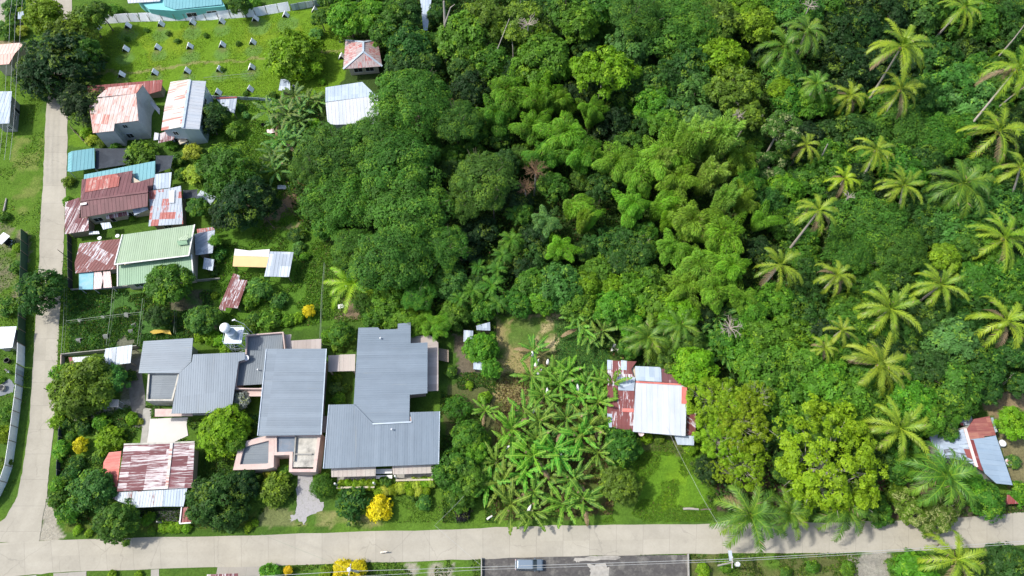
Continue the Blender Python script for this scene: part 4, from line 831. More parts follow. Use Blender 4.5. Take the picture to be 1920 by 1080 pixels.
# ---------------------------------------------------------------- fences and walls
def ang(a, b): return math.atan2(b.y - a.y, b.x - a.x)
def sheet_fence(label, base, h, m, panel=3.0, gap=.12, th=.06, name='sheet_fence', lean=0.0, postm=WOOD, rnd=random.Random(3), cat='fence'):
    P = [at(*p) for p in base]; o = top(name, P[0], label, cat)
    for i in range(len(P) - 1):
        d = P[i + 1] - P[i]; n = max(1, round(d.length / panel)); e = d / n
        for k in range(n):
            a = P[i] + e * k + e.normalized() * gap / 2; b = P[i] + e * (k + 1) - e.normalized() * gap / 2
            hh = h * rnd.uniform(.93, 1.0) if gap > .05 else h; tl = Vector((-e.y, e.x, 0)).normalized() * (rnd.uniform(-.1, .1) + lean) * (gap > .05)
            sd = Vector((-e.y, e.x, 0)).normalized() * th / 2; Z = Vector((0, 0, hh)); mb = MB()
            L = (b - a).length
            for q, uvq in (([a - sd, b - sd, b - sd + Z + tl, a - sd + Z + tl], [(0, 0), (0, L), (hh, L), (hh, 0)]), ([b + sd, a + sd, a + sd + Z + tl, b + sd + Z + tl], [(0, L), (0, 0), (hh, 0), (hh, L)]),
                      ([a - sd + Z + tl, b - sd + Z + tl, b + sd + Z + tl, a + sd + Z + tl], [(0, 0), (0, L), (.1, L), (.1, 0)])):
                mb.face(q, [(u[0] + k * 3.7, u[1] + i * 5.1 + k) for u in uvq])
            mb.build('panel', m, o)
            if postm:
                mb = MB(); c = P[i] + e * k + Vector((-e.y, e.x, 0)).normalized() * .09; mb.box((c.x, c.y, (h + .1) / 2), (.09, .09, h + .1)); mb.build('post', postm, o)
    return o
FSH = roofmat('fence_sheet_white', (.86, .88, .90), (.66, .70, .74), .3, .4, (.40, .36, .30), streak=(.8, .9), soft=.12, c3cover=.08, pv=.10)
sheet_fence('long fence of pale metal sheets along the top of the bright field', [(190, 45), (222, 43), (245, 41), (282, 40), (330, 39), (387, 38), (480, 31), (545, 20)], 1.9, FSH, lean=.95)  # backward lean shaped so the sheet faces catch sun and sky
sheet_fence('old grey weathered fence stretch at the right end of the pale field fence', [(548, 20), (603, 10), (620, 4)], 2.0, SILVER, panel=2.0)
sheet_fence('white sheet fence right of the green net, above the grey gate, left edge', [(47, 650), (46, 688)], 2.3, FSH, gap=.02)
sheet_fence('grey metal gate between two white fence stretches beside the side road', [(45, 690), (43, 725)], 2.3, SILVER, gap=.01, name='metal_gate', cat='gate', panel=2.4)
sheet_fence('long curving white sheet fence below the grey gate', [(43, 727), (37, 775), (30, 830), (23, 876), (13, 905), (0, 932), (-25, 960)], 2.1, FSH, gap=.02)
sheet_fence('green net fence along the left side of the side road', [(52, 440), (52, 480), (50, 540), (48, 600), (47, 648)], 2.3, GREENN, gap=.02, panel=3.2, name='net_fence')
sheet_fence('dark fence beside the road and garage with peeling maroon roof', [(z2((452, 690))[0]), (z2((455, 850))[0]), (z2((460, 1028))[0])], 1.6, DARKN, gap=.04, name='dark_fence', panel=2.0)
sheet_fence('low dark fence below the garage and pale green roof', [z2((460, 1030))[0], z2((740, 1015))[0], z2((1000, 990))[0], z2((1400, 960))[0]], .8, CONC, gap=.01, name='low_wall', cat='wall', postm=None, th=.15)
sheet_fence('low dark sheet fence along the lower edge of the bright field', [(395, 184), (408, 186), (445, 187), (510, 190)], 1.1, SILVER, name='border_fence')
sheet_fence('concrete wall between the net yard and the white sheet shed', [(121, 668), (160, 664), (200, 660), (262, 652)], 1.3, CONC, gap=.0, th=.15, name='concrete_wall', cat='wall', postm=None, panel=8)
sheet_fence('brownish concrete wall along the road beside the olive tree', [(121, 669), (120, 720), (119, 786)], 1.2, PINKG, gap=.0, th=.15, name='concrete_wall', cat='wall', postm=None, panel=8)
sheet_fence('dark slatted fence on the road side of the corner garden', [(118, 792), (114, 850), (112, 900)], 1.2, DARKN, gap=.1, th=.08, name='garden_fence', panel=1.6)
sheet_fence('low boundary wall left of the dark parking lot', [(903, 1046), (903, 1120)], .7, CONC, gap=.0, th=.18, name='low_wall', cat='wall', postm=None, panel=9)
sheet_fence('low boundary wall right of the dark parking lot', [(1289, 1039), (1291, 1120)], .7, CONC, gap=.0, th=.18, name='low_wall', cat='wall', postm=None, panel=9)
sheet_fence('fence of thin sticks beside the yellow croton and corner roofs', [z1((490, 875))[0], z1((600, 990))[0]], 1.0, WOOD, gap=.3, name='stick_fence', panel=1.2)
def net_line(label, pts, h=1.8):
    P = [at(*p, 0) for p in pts]; o = top('wire_fence', P[0], label, 'wire fence', 'thin wire fences around the net yards')
    n = 0
    for i in range(len(P) - 1):
        d = P[i + 1] - P[i]; k = max(1, int(d.length / 4)); 
        for j in range(k + (i == len(P) - 2)):
            c = P[i] + d * j / k; mb = MB(); mb.tube([c, c + Vector((0, 0, h))], .035, 5); mb.build('post', WIRED, o)
        for z in (h, h * .55):
            mb = MB(); mb.tube([P[i] + Vector((0, 0, z)), P[i + 1] + Vector((0, 0, z))], .045 if z == h else .02, 5); mb.build('wire', WIRED, o)
net_line('long wire fence running down the middle of the net yard', z3((792, 170), (780, 330), (750, 550)))
net_line('wire fence down the net yard beside the dark small tree', z3((992, 240), (975, 400), (958, 545)))
net_line('wire fence crossing the net yard from left to right', z3((482, 390), (760, 355), (985, 330)))
net_line('wire fence on the road side of the net yard', z3((470, 160), (465, 400), (450, 600)))
net_line('wire fence right of the net yard above the grey roof corner', z3((1210, 270), (1200, 470)))
net_line('wire fence line in the grass left of the fallen palm', [(612, 500), (607, 560), (604, 640)])
net_line('thin wire line under the striped white roofed house, field edge', z1((1395, 560), (1560, 545), (1720, 530)))

# ---------------------------------------------------------------- little A-frame huts in the field
def make_hut(label, grp, hm=None):
    o = top('aframe_hut', (0, 0, 0), label, 'hut', grp)
    L, Wd, H_ = 1.05, .70, 1.05
    for s in (-1, 1):
        mb = MB(); a = [(s * Wd, -L / 2, 0), (s * Wd, L / 2, 0), (0, L / 2, H_), (0, -L / 2, H_)]; b_ = [(x + s * .04, y, z + .02) for x, y, z in a]
        mb.mesh(a + b_, [(0, 1, 2, 3), (7, 6, 5, 4), (0, 4, 5, 1), (1, 5, 6, 2), (2, 6, 7, 3), (3, 7, 4, 0)]); p = mb.build('panel', hm or HUTM, o)
    mb = MB(); mb.face([(-Wd * .93, -L / 2 + .14, 0), (Wd * .93, -L / 2 + .14, 0), (0, -L / 2 + .14, H_ * .95)]); mb.build('opening_shade_board', BLKP, o)  # black board added in place of the shade inside the open end
    return o
HUTM = mat('hut_board', (.90, .90, .91), .7, .05, 2.5, dirt=(.50, .47, .44), dirtk=.2)
def copy_tree(o, parent=None):
    c = o.copy(); C.objects.link(c); c.parent = parent
    for ch in [x for x in C.objects if x.parent == o]: copy_tree(ch, c)
    return c
rows = [[(182, 51), (239, 48), (301, 45), (360, 42), (415, 40), (478, 35), (535, 28), (590, 19)],
        [(235, 92), (295, 89), (355, 87), (416, 84), (473, 79), (591, 66)],
        [(227, 140), (289, 136), (350, 133), (411, 130), (471, 126), (641, 106)],
        [(408, 173), (468, 167)]]
rn = ['top row by the fence', 'second row', 'third row below the footpath', 'bottom row']
cnt = ['leftmost', 'second', 'third', 'fourth', 'fifth', 'sixth', 'seventh', 'eighth']
proto = None
for i, row in enumerate(rows):
    for j, (x, y) in enumerate(row):
        lb = f'pale A-frame field hut, {cnt[j]}{" from left" if j else ""} in the {rn[i]}'
        if (x, y) == (591, 66): lb = 'pale A-frame hut right of the yellow-green field tree'
        if (x, y) == (641, 106): lb = 'weathered A-frame hut left of the hipped pavilion'
        if proto is None: proto = make_hut(lb, 'A-frame huts in the field'); o = proto
        else: o = copy_tree(proto)
        o['label'] = lb; c = at(x, y, .4); o.location = (c.x, c.y, 0); o.rotation_euler.z = R(-6 + (i * 7 + j * 13) % 17 - 8); o.scale = (1.15,) * 3
for k, (p, wd) in enumerate(zip(z3((540, 365), (700, 343), (857, 322), (533, 495), (715, 467), (885, 433), (905, 392)),
        ('brownish hut nearest the road, upper', 'upper middle hut', 'upper hut right of the long wire fence', 'hut nearest the road, lower', 'lower middle hut', 'lower hut between the two wire fences', 'faint one right of centre'))):
    if k == 0: proto2 = make_hut('', '', mat('old_board', (.26, .27, .25), .8, .3, 2.5)); o = proto2
    else: o = copy_tree(proto2)
    o['label'] = 'small grey A-frame shelter in the net yard, ' + wd; o['group'] = 'A-frame shelters in the net yard'
    c = at(p[0], p[1], .3); o.location = (c.x, c.y, 0); o.rotation_euler.z = R(60 + k * 9); o.scale = (.8, .8, .7)

# ---------------------------------------------------------------- water tower
T = at(447, 655, 0); o = top('water_tower', T, 'white and grey steel water tower between the grey roofs', 'water tower')
hh = 6.3; cs = [at(*p, hh) for p in q8((250, 265), (560, 265), (600, 580), (265, 580))]
base = [at(*p, 3.4) for p in q8((340, 340), (680, 470), (665, 665), (370, 680))]
cx = sum(cs, Vector()) / 4
half = 1.55
cc = [Vector((cx.x + sx * half, cx.y + sy * half, 0)) for sx, sy in ((-1, -1), (1, -1), (1, 1), (-1, 1))]
for p in cc:
    mb = MB(); mb.tube([p, p + Vector((0, 0, hh))], .07, 6); mb.build('leg', STEEL, o)
mb = MB()
for i in range(4):
    a, b_ = cc[i], cc[(i + 1) % 4]
    for z0, z1_ in ((.5, 3.3), (3.3, 6.1)):
        mb.tube([a + Vector((0, 0, z0)), b_ + Vector((0, 0, z1_))], .035, 5); mb.tube([b_ + Vector((0, 0, z0)), a + Vector((0, 0, z1_))], .035, 5)
        mb.tube([a + Vector((0, 0, z1_)), b_ + Vector((0, 0, z1_))], .05, 5)
mb.build('bracing', STEEL, o)
mb = MB(); mb.box((cx.x, cx.y, hh + .03), (2 * half + .2, 2 * half + .2, .08)); pl = mb.build('platform', STEEL, o)
mb = MB()
for i in range(4):
    a, b_ = cc[i], cc[(i + 1) % 4]; mb.tube([a + Vector((0, 0, hh + .9)), b_ + Vector((0, 0, hh + .9))], .035, 5); mb.tube([a + Vector((0, 0, hh)), a + Vector((0, 0, hh + .9))], .035, 5)
mb.build('railing', STEEL, o)
mb = MB(); mb.cyl((cx.x, cx.y, hh + .08), .85, 1.7, 22); mb.cyl((cx.x, cx.y, hh + 1.78), .85, .3, 22, .3); mb.build('tank', mat('grey_tank', (.36, .42, .47), .4, .15, 2, metal=.4), o)
o = top('round_tank', (cx.x - .6, cx.y + .6, hh), 'bright white ball shaped tank on top of the water tower', 'tank')
mb = MB(); mb.ball((cx.x - .75, cx.y + .45, hh + 2.7), .95, .9, 20, 12); mb.build('shell', mat('bright_white', (.90, .90, .90), .3, .02, 1), o, smooth=True)
mb = MB(); mb.cyl((cx.x - .55, cx.y + .35, hh + 1.75), .3, .5, 12); mb.build('stand', STEEL, o)
o = top('street_lamp', at(445, 640, 0), 'thin pale street lamp with bent arm behind the water tower', 'street lamp')
t0 = at(438, 600, 8.0); g0 = Vector((cx.x + 1.9, cx.y + 1.9, 0)); e0 = Vector((g0.x, g0.y, 7.2))
mb = MB(); mb.tube([g0, e0], .06, 6); mb.build('pole', STEEL, o); mb = MB(); mb.tube([e0, e0.lerp(t0, .6) + Vector((0, 0, .3)), t0], .045, 6); mb.build('arm', STEEL, o); mb = MB(); mb.box((t0.x, t0.y, t0.z), (.6, .22, .12), R(20)); mb.build('lamp_head', WPLA, o)
for (x, y, h), lb in (((400 + 668 / 10.8, 590 + 870 / 10.8, 4.4), 'white satellite dish on the grey roof corner below the water tower'), ((1375 - 170 + 0, 812, 3.0), 'pale pink satellite dish at the lower edge of the big white roof')):
    if x > 1000: x, y = q1((1375, 908))[0]
    P = at(x, y, h); o = top('satellite_dish', (P.x, P.y, h - .8), lb, 'satellite dish'); mb = MB(); mb.tube([(P.x, P.y, h - .9), (P.x, P.y, h)], .04, 6); mb.build('mast', STEEL, o)
    mb = MB(); vs = []; fs = []; n = 18
    ax = (TO_SUN * .2 + Vector((.2, -.45, .8))).normalized(); u = ax.cross(Vector((1, 0, 0))).normalized(); v = ax.cross(u)
    for r_, q in ((0.02, 0), (.25, .03), (.5, .13), (.5, .16), (.02, .03)):
        for k in range(n): vs.append(P + ax * (q) + (u * math.cos(k * 2 * math.pi / n) + v * math.sin(k * 2 * math.pi / n)) * r_ * 1.05)
    for i in range(4):
        for k in range(n): fs.append((i * n + k, i * n + (k + 1) % n, (i + 1) * n + (k + 1) % n, (i + 1) * n + k))
    mb.mesh(vs, fs); mb.build('dish', WPLA if x < 1000 else PINKT, o)

# ---------------------------------------------------------------- poles and wires
def pole(label, tip, h, arm=None, lean=(0, 0), m=POLEM, r=.13, name='utility_pole'):
    P = at(tip[0], tip[1], h); b0 = Vector((P.x + lean[0], P.y + lean[1], 0)); o = top(name, b0, label, 'utility pole' if name == 'utility_pole' else 'pole')
    mb = MB(); mb.tube([b0, P], [r * 1.25, r * .8], 8); mb.build('pole', m, o)
    if arm:
        mb = MB(); d = Vector((math.cos(arm), math.sin(arm), 0)); q = P - Vector((0, 0, .35)); mb.bar(q - d * .9, q + d * .9, .12, .12); mb.build('crossarm', m, o)
        for s in (-.75, 0, .75):
            mb = MB(); c = q + d * s; mb.cyl((c.x, c.y, c.z + .06), .06, .18, 8); mb.build('insulator', WPLA, o)
    return o, P
o, PA = pole('pale utility pole with crossarm and round transformer right of the parking lot', (1374, 1054), 8.5, R(80))
mb = MB(); c = PA + Vector((1.0, -.25, -1.5)); mb.cyl(c, .36, .9, 16); mb.cyl((c.x, c.y, c.z + .9), .36, .15, 16, .2); mb.build('transformer', WPLA, o)
mb = MB(); c2 = PA + Vector((-.1, 1.0, -.5)); mb.box(c2, (.5, 1.5, .3)); mb.build('street_lamp_head', STEEL, o)
o, PB = pole('white capped utility pole among the yellow roadside bushes', (655, 1068), 8.5, R(85), r=.2)
mb = MB(); mb.ball(PB + Vector((0, 0, .1)), .36, .7, 14, 8); mb.build('cap', WPLA, o, smooth=True)
pole('thin dark pole leaning over the road beside the garage fence', (108, 468), 4.6, m=DPOLE, r=.07, name='dark_pole')
pole('thin dark pole beside the road left of the olive tree', (82, 728), 4.6, m=DPOLE, r=.08, name='dark_pole')
def wire(label, pts, r=.03, m=WIREM):
    P = [at(*p) for p in pts]; mb = MB(); Q = []
    for i in range(len(P) - 1):
        for k in range(10): s = k / 10; Q.append(P[i].lerp(P[i + 1], s) - Vector((0, 0, 1)) * 4 * s * (1 - s) * .35)
    Q.append(P[-1]); mb.tube(Q, r, 5); tag(mb.build('power_line', m), label, 'power line')
wire('upper power line along the lower roadside', [(380, 1086, 8.3), (655, 1071, 8.3), (905, 1063, 8.3), (1375, 1048, 8.3), (1640, 1033, 8.3), (1960, 1012, 8.3)], .035)
wire('lower power line just below the parallel one, bottom roadside', [(640, 1082, 8.0), (905, 1068, 8.0), (1375, 1052, 8.0), (1640, 1037, 8.0), (1960, 1016, 8.0)], .028)
wire('thin wire slanting across the grass from the white roofed house', [(1250, 800, 4.0), (1300, 900, 6.0), (1345, 980, 7.5), (1375, 1054, 8.3)], .018)
wire('thin wire crossing the lower road toward the capped pole', [(490, 1002, 6.0), (655, 1068, 8.3)], .016, WIRED)
wire('thin wire hanging across the grass right of the yellow bush', [(905, 1063, 8.0), (815, 985, 6.0), (870, 930, 4.5)], .016)
for k, x in enumerate((12, 22, 32)):
    wire(('left', 'middle', 'right')[k] + ' of three thin overhead wires along the left edge', [(x - 14, 300, 7.5), (x, 120, 7.5), (x + 6, 30, 7.5), (x + 10, -30, 7.5)], .028)

# ---------------------------------------------------------------- vehicles, animal, clutter
CARP = mat('grey_blue_car_paint', (.13, .17, .21), .28, .04, .5, spec=.6, metal=.25); RUB = mat('tyre_rubber', (.02, .02, .02), .8, .2, 5)
def make_car():
    c = at(992, 1058, 0); c.y = at(992, 1066, 0).y + .55; o = top('parked_car', (0, 0, 0), 'silver-blue boxy car parked on the dark lot, facing right', 'car')
    # profile (x, z) of the hull with half-width w at each height
    def loft(name, rings, m, par=None):
        mb = MB(); vs = []; fs = []; n = len(rings[0])
        for r_ in rings: vs += r_
        for i in range(len(rings) - 1):
            for k in range(n): fs.append((i * n + k, i * n + (k + 1) % n, (i + 1) * n + (k + 1) % n, (i + 1) * n + k))
        fs.append(tuple(range(n))[::-1]); fs.append(tuple((len(rings) - 1) * n + k for k in range(n))); mb.mesh(vs, fs); return mb.build(name, m, par, smooth=False)
    def rr(x0, x1, w_, z, cr=.18):
        P = []
        for cx_, cy_, a0 in ((x1 - cr, w_ - cr, 0), (x0 + cr, w_ - cr, 90), (x0 + cr, -w_ + cr, 180), (x1 - cr, -w_ + cr, 270)):
            for k in range(4): a = R(a0 + k * 30); P.append((cx_ + cr * math.cos(a), cy_ + cr * math.sin(a), z))
        return P
    loft('body', [rr(-2.22, 2.24, .80, .28), rr(-2.28, 2.30, .87, .42), rr(-2.30, 2.32, .90, .70), rr(-2.27, 2.24, .89, .93), rr(-2.22, 2.10, .84, 1.02)], CARP, o)
    loft('window_band', [rr(-2.18, 1.30, .83, 1.02), rr(-2.02, .62, .72, 1.60)], GLASS, o)
    loft('roof', [rr(-2.04, .66, .735, 1.60), rr(-2.0, .56, .70, 1.68), rr(-1.9, .44, .60, 1.71)], mat('car_roof_paint', (.19, .245, .30), .3, .06, .8, spec=.6, metal=.2), o)
    for s in (-1, 1):
        mb = MB(); mb.bar((.62, s * .70, 1.62), (1.25, s * .82, 1.03), .06, .05); mb.build('pillar', CARP, o)
        mb = MB(); mb.bar((-.55, s * .79, 1.03), (-.62, s * .73, 1.6), .07, .03); mb.build('pillar', CARP, o)
        mb = MB(); mb.box((2.20, s * .66, .78), (.16, .34, .16)); mb.build('headlight', WPLA, o)
        mb = MB(); mb.box((-2.27, s * .72, .85), (.08, .2, .3)); mb.build('tail_light', REDTILE, o)
        mb = MB(); mb.box((.95, s * .98, 1.05), (.14, .2, .14)); mb.build('side_mirror', CARP, o)
        for x in (-1.42, 1.40):
            vs = []; fs = []; n = 20
            for y, r_ in ((s * .70, .30), (s * .72, .34), (s * .90, .34), (s * .92, .30)):
                for k in range(n): vs.append((x + r_ * math.cos(k * 2 * math.pi / n), y, .34 + r_ * math.sin(k * 2 * math.pi / n)))
            for i in range(3):
                for k in range(n): fs.append((i * n + k, i * n + (k + 1) % n, (i + 1) * n + (k + 1) % n, (i + 1) * n + k))
            fs += [tuple(range(n)), tuple(range(3 * n, 4 * n))]; mb = MB(); mb.mesh(vs, fs); wh = mb.build('wheel', RUB, o)
            mb = MB(); mb.mesh([(x + .2 * math.cos(k * math.pi / 6), s * .925, .34 + .2 * math.sin(k * math.pi / 6)) for k in range(12)] + [(x + .2 * math.cos(k * math.pi / 6), s * .90, .34 + .2 * math.sin(k * math.pi / 6)) for k in range(12)], [tuple(range(12))] + [(k, (k + 1) % 12, 12 + (k + 1) % 12, 12 + k) for k in range(12)]); mb.build('rim', STEEL, wh)
    for x, nm in ((2.30, 'front_bumper'), (-2.30, 'rear_bumper')):
        mb = MB(); mb.box((x, 0, .48), (.16, 1.7, .22)); mb.build(nm, STEEL if x < 0 else CARP, o)
    mb = MB(); mb.box((2.33, 0, .52), (.02, .5, .12)); mb.build('number_plate', WPLA, o)
    o.location = c; o.rotation_euler.z = R(-1); NOGO.append([(c.x - 2.3, c.y - .9), (c.x + 2.3, c.y - .9), (c.x + 2.3, c.y + .9), (c.x - 2.3, c.y + .9)])
make_car()
def skin(name, chains, m, label=None, cat=None, loc=(0, 0, 0), rz=0, scale=1.0, parent=None):
    """chains: lists of (x, y, z, r); the first vertex of later chains joins an index of vertices already laid"""
    V = []; E = []; Rr = []
    for join, ch in chains:
        prev = join
        for (x, y, z, r_) in ch:
            V.append((x, y, z)); Rr.append(r_)
            if prev is not None: E.append((prev, len(V) - 1))
            prev = len(V) - 1
    me = bpy.data.meshes.new(name); me.from_pydata(V, E, []); o = bpy.data.objects.new(name, me); C.objects.link(o)
    sk_ = o.modifiers.new('skin', 'SKIN'); me.skin_vertices.new(name='s') if not me.skin_vertices else None
    for i, r_ in enumerate(Rr): me.skin_vertices[0].data[i].radius = (r_, r_)
    me.skin_vertices[0].data[0].use_root = True
    sb = o.modifiers.new('sub', 'SUBSURF'); sb.levels = 2; sb.render_levels = 2; me.materials.append(m)
    dg = bpy.context.evaluated_depsgraph_get(); ev = o.evaluated_get(dg); nm = bpy.data.meshes.new_from_object(ev)
    o.modifiers.clear(); o.data = nm; bpy.data.meshes.remove(me); nm.name = name
    o.location = loc; o.rotation_euler.z = rz; o.scale = (scale,) * 3
    if label: tag(o, label, cat)
    if parent: o.parent = parent
    return o
p = at(420 + 1070 / 3.6, 780 + 920 / 3.6, .3)
DOGF = mat('pale_dog_fur', (.72, .66, .56), .9, .2, 4, dirt=(.45, .34, .22), dirtk=.5)
skin('dog', [(None, [(0, 0, .48, .10), (.22, 0, .49, .11), (.42, 0, .50, .135), (.58, 0, .60, .075), (.68, 0, .68, .075), (.80, 0, .66, .045), (.88, 0, .645, .03)]),
             (0, [(-.16, 0, .49, .095), (-.28, 0, .52, .035), (-.42, 0, .62, .022), (-.5, 0, .7, .014)]),
             (2, [(.42, .09, .36, .05), (.38, .10, .22, .03), (.44, .10, .04, .024), (.50, .10, .02, .022)]),
             (2, [(.46, -.09, .36, .05), (.50, -.10, .22, .03), (.52, -.10, .04, .024), (.58, -.10, .02, .022)]),
             (7, [(-.18, .09, .36, .06), (-.10, .10, .26, .035), (-.24, .10, .17, .024), (-.20, .10, .03, .022), (-.14, .10, .02, .02)]),
             (7, [(-.20, -.09, .36, .06), (-.16, -.10, .26, .035), (-.32, -.10, .17, .024), (-.30, -.10, .03, .022), (-.24, -.10, .02, .02)]),
             (4, [(.66, .06, .76, .022), (.64, .075, .80, .012)]), (4, [(.66, -.06, .76, .022), (.64, -.075, .80, .012)])], DOGF,
     'pale dog walking along the concrete road below the yellow bush', 'dog', (p.x, p.y, .062), R(5), 1.15)
# motorbike by the gate
def motorbike(px, label, rz, name='motorbike', col=BLKP):
    c = at(px[0], px[1], 0); o = top(name, (0, 0, 0), label, 'motorbike')
    for x in (-.62, .62):
        mb = MB(); n = 18; vs = []; fs = []
        for r_, y in ((.30, -.045), (.30, .045), (.22, .03), (.22, -.03)):
            for k in range(n): vs.append((x + r_ * math.cos(k * 2 * math.pi / n), y, .30 + r_ * math.sin(k * 2 * math.pi / n)))
        for i in range(4):
            for k in range(n): fs.append((i * n + k, i * n + (k + 1) % n, ((i + 1) % 4) * n + (k + 1) % n, ((i + 1) % 4) * n + k))
        mb.mesh(vs, fs); wh = mb.build('wheel', RUB, o); mb = MB()
        for k in range(5): a = k * math.pi / 5; mb.tube([(x + .22 * math.cos(a), 0, .3 + .22 * math.sin(a)), (x - .22 * math.cos(a), 0, .3 - .22 * math.sin(a))], .012, 4)
        mb.build('spokes', STEEL, wh)
    mb = MB(); mb.tube([(-.62, 0, .3), (-.3, 0, .45), (.1, 0, .42), (.42, 0, .78), (.62, 0, .3)], .04, 6); mb.tube([(-.3, 0, .45), (-.45, 0, .72), (.42, 0, .76)], .035, 6); mb.build('frame', col, o)
    mb = MB(); mb.box((0, 0, .42), (.36, .26, .28)); mb.build('engine', STEEL, o)
    mb = MB(); mb.box((-.30, 0, .80), (.75, .26, .10)); mb.build('seat', BLKP, o)
    mb = MB(); mb.ball((.20, 0, .80), .17, .7, 12, 8); mb.build('fuel_tank', col, o)
    mb = MB(); mb.tube([(.36, -.34, .98), (.44, -.15, 1.0), (.44, .15, 1.0), (.36, .34, .98)], .022, 6); mb.tube([(.42, 0, .75), (.44, 0, 1.0)], .03, 6); mb.build('handlebar', STEEL, o)
    mb = MB(); mb.ball((.55, 0, .88), .09, 1, 10, 6); mb.build('headlight', WPLA, o)
    o.location = (c.x, c.y, 0); o.rotation_euler.z = rz; return o
motorbike((18.5, 698), 'black motorbike parked inside the grey gate', R(-35))
# tricycle with a white roofed sidecar at the left edge
o = motorbike((24, 459), 'dark tricycle with white roofed sidecar at the left edge', R(60), 'motor_tricycle', DARKW); o['category'] = 'tricycle'
L0 = o.location.copy(); 
def loc_part(name, m, fn):
    mb = MB(); fn(mb); p_ = mb.build(name, m); p_.parent = o; return p_
loc_part('sidecar_body', DARKW, lambda mb: (mb.box((0, 1.05, .75), (1.5, 1.1, .9)), mb.box((.55, 1.05, 1.35), (.2, 1.0, .4))))
loc_part('sidecar_roof', WPLA, lambda mb: mb.box((-.1, 1.2, 1.82), (2.3, 1.9, .06)))
for sx in (-.7, .65):
    for sy in (.6, 1.5): loc_part('roof_post', STEEL, lambda mb: mb.tube([(sx, sy, .9), (sx, sy, 1.8)], .03, 5))
loc_part('sidecar_wheel', RUB, lambda mb: mb.tube([(0, 1.62, .3), (0, 1.74, .3)], .3, 14))
# black bucket, well mouth, logs, tyres
def bucket(px, r, h, label, m=BLKP, cat='bucket', name='bucket'):
    c = at(px[0], px[1], 0); o = top(name, (c.x, c.y, 0), label, cat); mb = MB(); n = 18; vs = []; fs = []
    for q, z in ((r * .8, 0), (r, h), (r * .88, h), (r * .7, .06)):
        for k in range(n): vs.append((c.x + q * math.cos(k * 2 * math.pi / n), c.y + q * math.sin(k * 2 * math.pi / n), z))
    for i in range(3):
        for k in range(n): fs.append((i * n + k, i * n + (k + 1) % n, (i + 1) * n + (k + 1) % n, (i + 1) * n + k))
    fs += [tuple(range(n))[::-1], tuple(range(3 * n, 4 * n))]; mb.mesh(vs, fs); mb.build('shell', m, o); mb = MB(); mb.tube([(c.x - r, c.y, h), (c.x, c.y - r * .6, h + .1), (c.x + r, c.y, h)], .02, 5); mb.build('handle', m, o)
bucket((17, 678), .52, .8, 'black plastic tub on the grass above the motorbike', cat='tub', name='tub')
bucket((6, 729), .65, .7, 'dark round well on a grey apron at the left edge', cat='well', name='well', m=CONC)
bucket((551, 175 - 12), .3, .4, 'small pale bucket beside the blue-grey field hut', m=STEEL)
bucket((1155, 655), .55, .5, 'pale round basin above the maroon roof beside the bananas', m=PALEC, cat='basin', name='basin')
bucket((1177, 662), .3, .4, 'small white pail above the maroon roof', m=WPLA, cat='pail', name='pail')
bucket((1003, 0 + 1067), .3, .3, 'small dark item lying on the parking lot right of the car', m=DARKW, cat='bin', name='bin')
bucket((494, 236), .42, .6, 'black drum beside the banana plants below the field', cat='drum', name='drum')
def log(a, b_, r, label, m=BARKL):
    A, B = at(*a, r), at(*b_, r); mb = MB(); mb.tube([A, A.lerp(B, .4) + Vector((.05, .08, .03)), B], [r, r * 1.05, r * .8], 8); tag(mb.build('log', m), label, 'log')
log((1281, 954), (1310, 955), .2, 'pale log lying on the lawn edge below the white roofed house'); log((1314, 956), (1334, 955), .12, 'thin branch lying right of the pale lawn log', BARK)
log((6, 400), (12, 372), .18, 'pale log in the weeds at the left edge'); log((492, 405), (515, 428), .12, 'brown fallen trunk in the dry grass under the round dark tree', BARK); log((532, 383), (540, 395), .15, 'short dark log on the brown patch', BARK)
log((913, 974), (923, 967), .18, 'short pale stick post by the lower banana plants', WHITEW)
c = at(706, 578, 0); mb = MB(); mb.cyl((c.x - .2, c.y, 0), .55, .9, 10, .48); tag(mb.build('tree_stump', BARK), 'dark stump standing right of the fallen-frond palm', 'stump')
c = at(726, 566, 0); mb = MB(); mb.cyl((c.x - .2, c.y, 0), .45, .7, 10, .4); tag(mb.build('tree_stump', BARK), 'small dark stump under the big tree edge, right of the palm', 'stump')
def junk(px, sz, rz, m, label, name='scrap_sheet'):
    c = at(px[0], px[1], 0); mb = MB(); n = 4
    vs = []; rnd = random.Random(int(px[0]))
    for i in range(n + 1):
        for j in range(n + 1):
            a, b_ = (i / n - .5) * sz[0], (j / n - .5) * sz[1]; vs.append((c.x + a * math.cos(rz) - b_ * math.sin(rz), c.y + a * math.sin(rz) + b_ * math.cos(rz), .25 + rnd.uniform(-.06, .06) + .08 * math.sin(i * 3)))
    top_ = [(i * (n + 1) + j, (i + 1) * (n + 1) + j, (i + 1) * (n + 1) + j + 1, i * (n + 1) + j + 1) for i in range(n) for j in range(n)]
    k = len(vs); vs += [(x, y, z - .04) for x, y, z in vs]; mb.mesh(vs, top_ + [tuple(k + q for q in f)[::-1] for f in top_]); tag(mb.build(name, m), label, name.replace('_', ' '))
junk((658, 499), (1.0, 1.4), .3, WHITEC, 'pale scrap sheet above the fallen-frond palm'); junk((699, 530), (1.5, 1.2), .4, WHT, 'white crumpled sheet right of the fallen-frond palm'); junk((650, 536), (.8, .8), 0, WHT, 'small white scrap left of the fallen-frond palm')
junk((640, 575), (1.2, .9), .2, WHT, 'white sheet on brown soil below the fallen-frond palm'); junk((1150, 652), (.5, 2.0), -.4, WHT, 'narrow white strip beside the round basin')
junk((532, 352), (2.6, 1.0), 0, SILVER, 'grey sheet between the round dark tree and the big acacia'); junk((508, 247), (1.6, 1.3), .3, SOIL and PINKT, 'pinkish sheet beside the black drum')
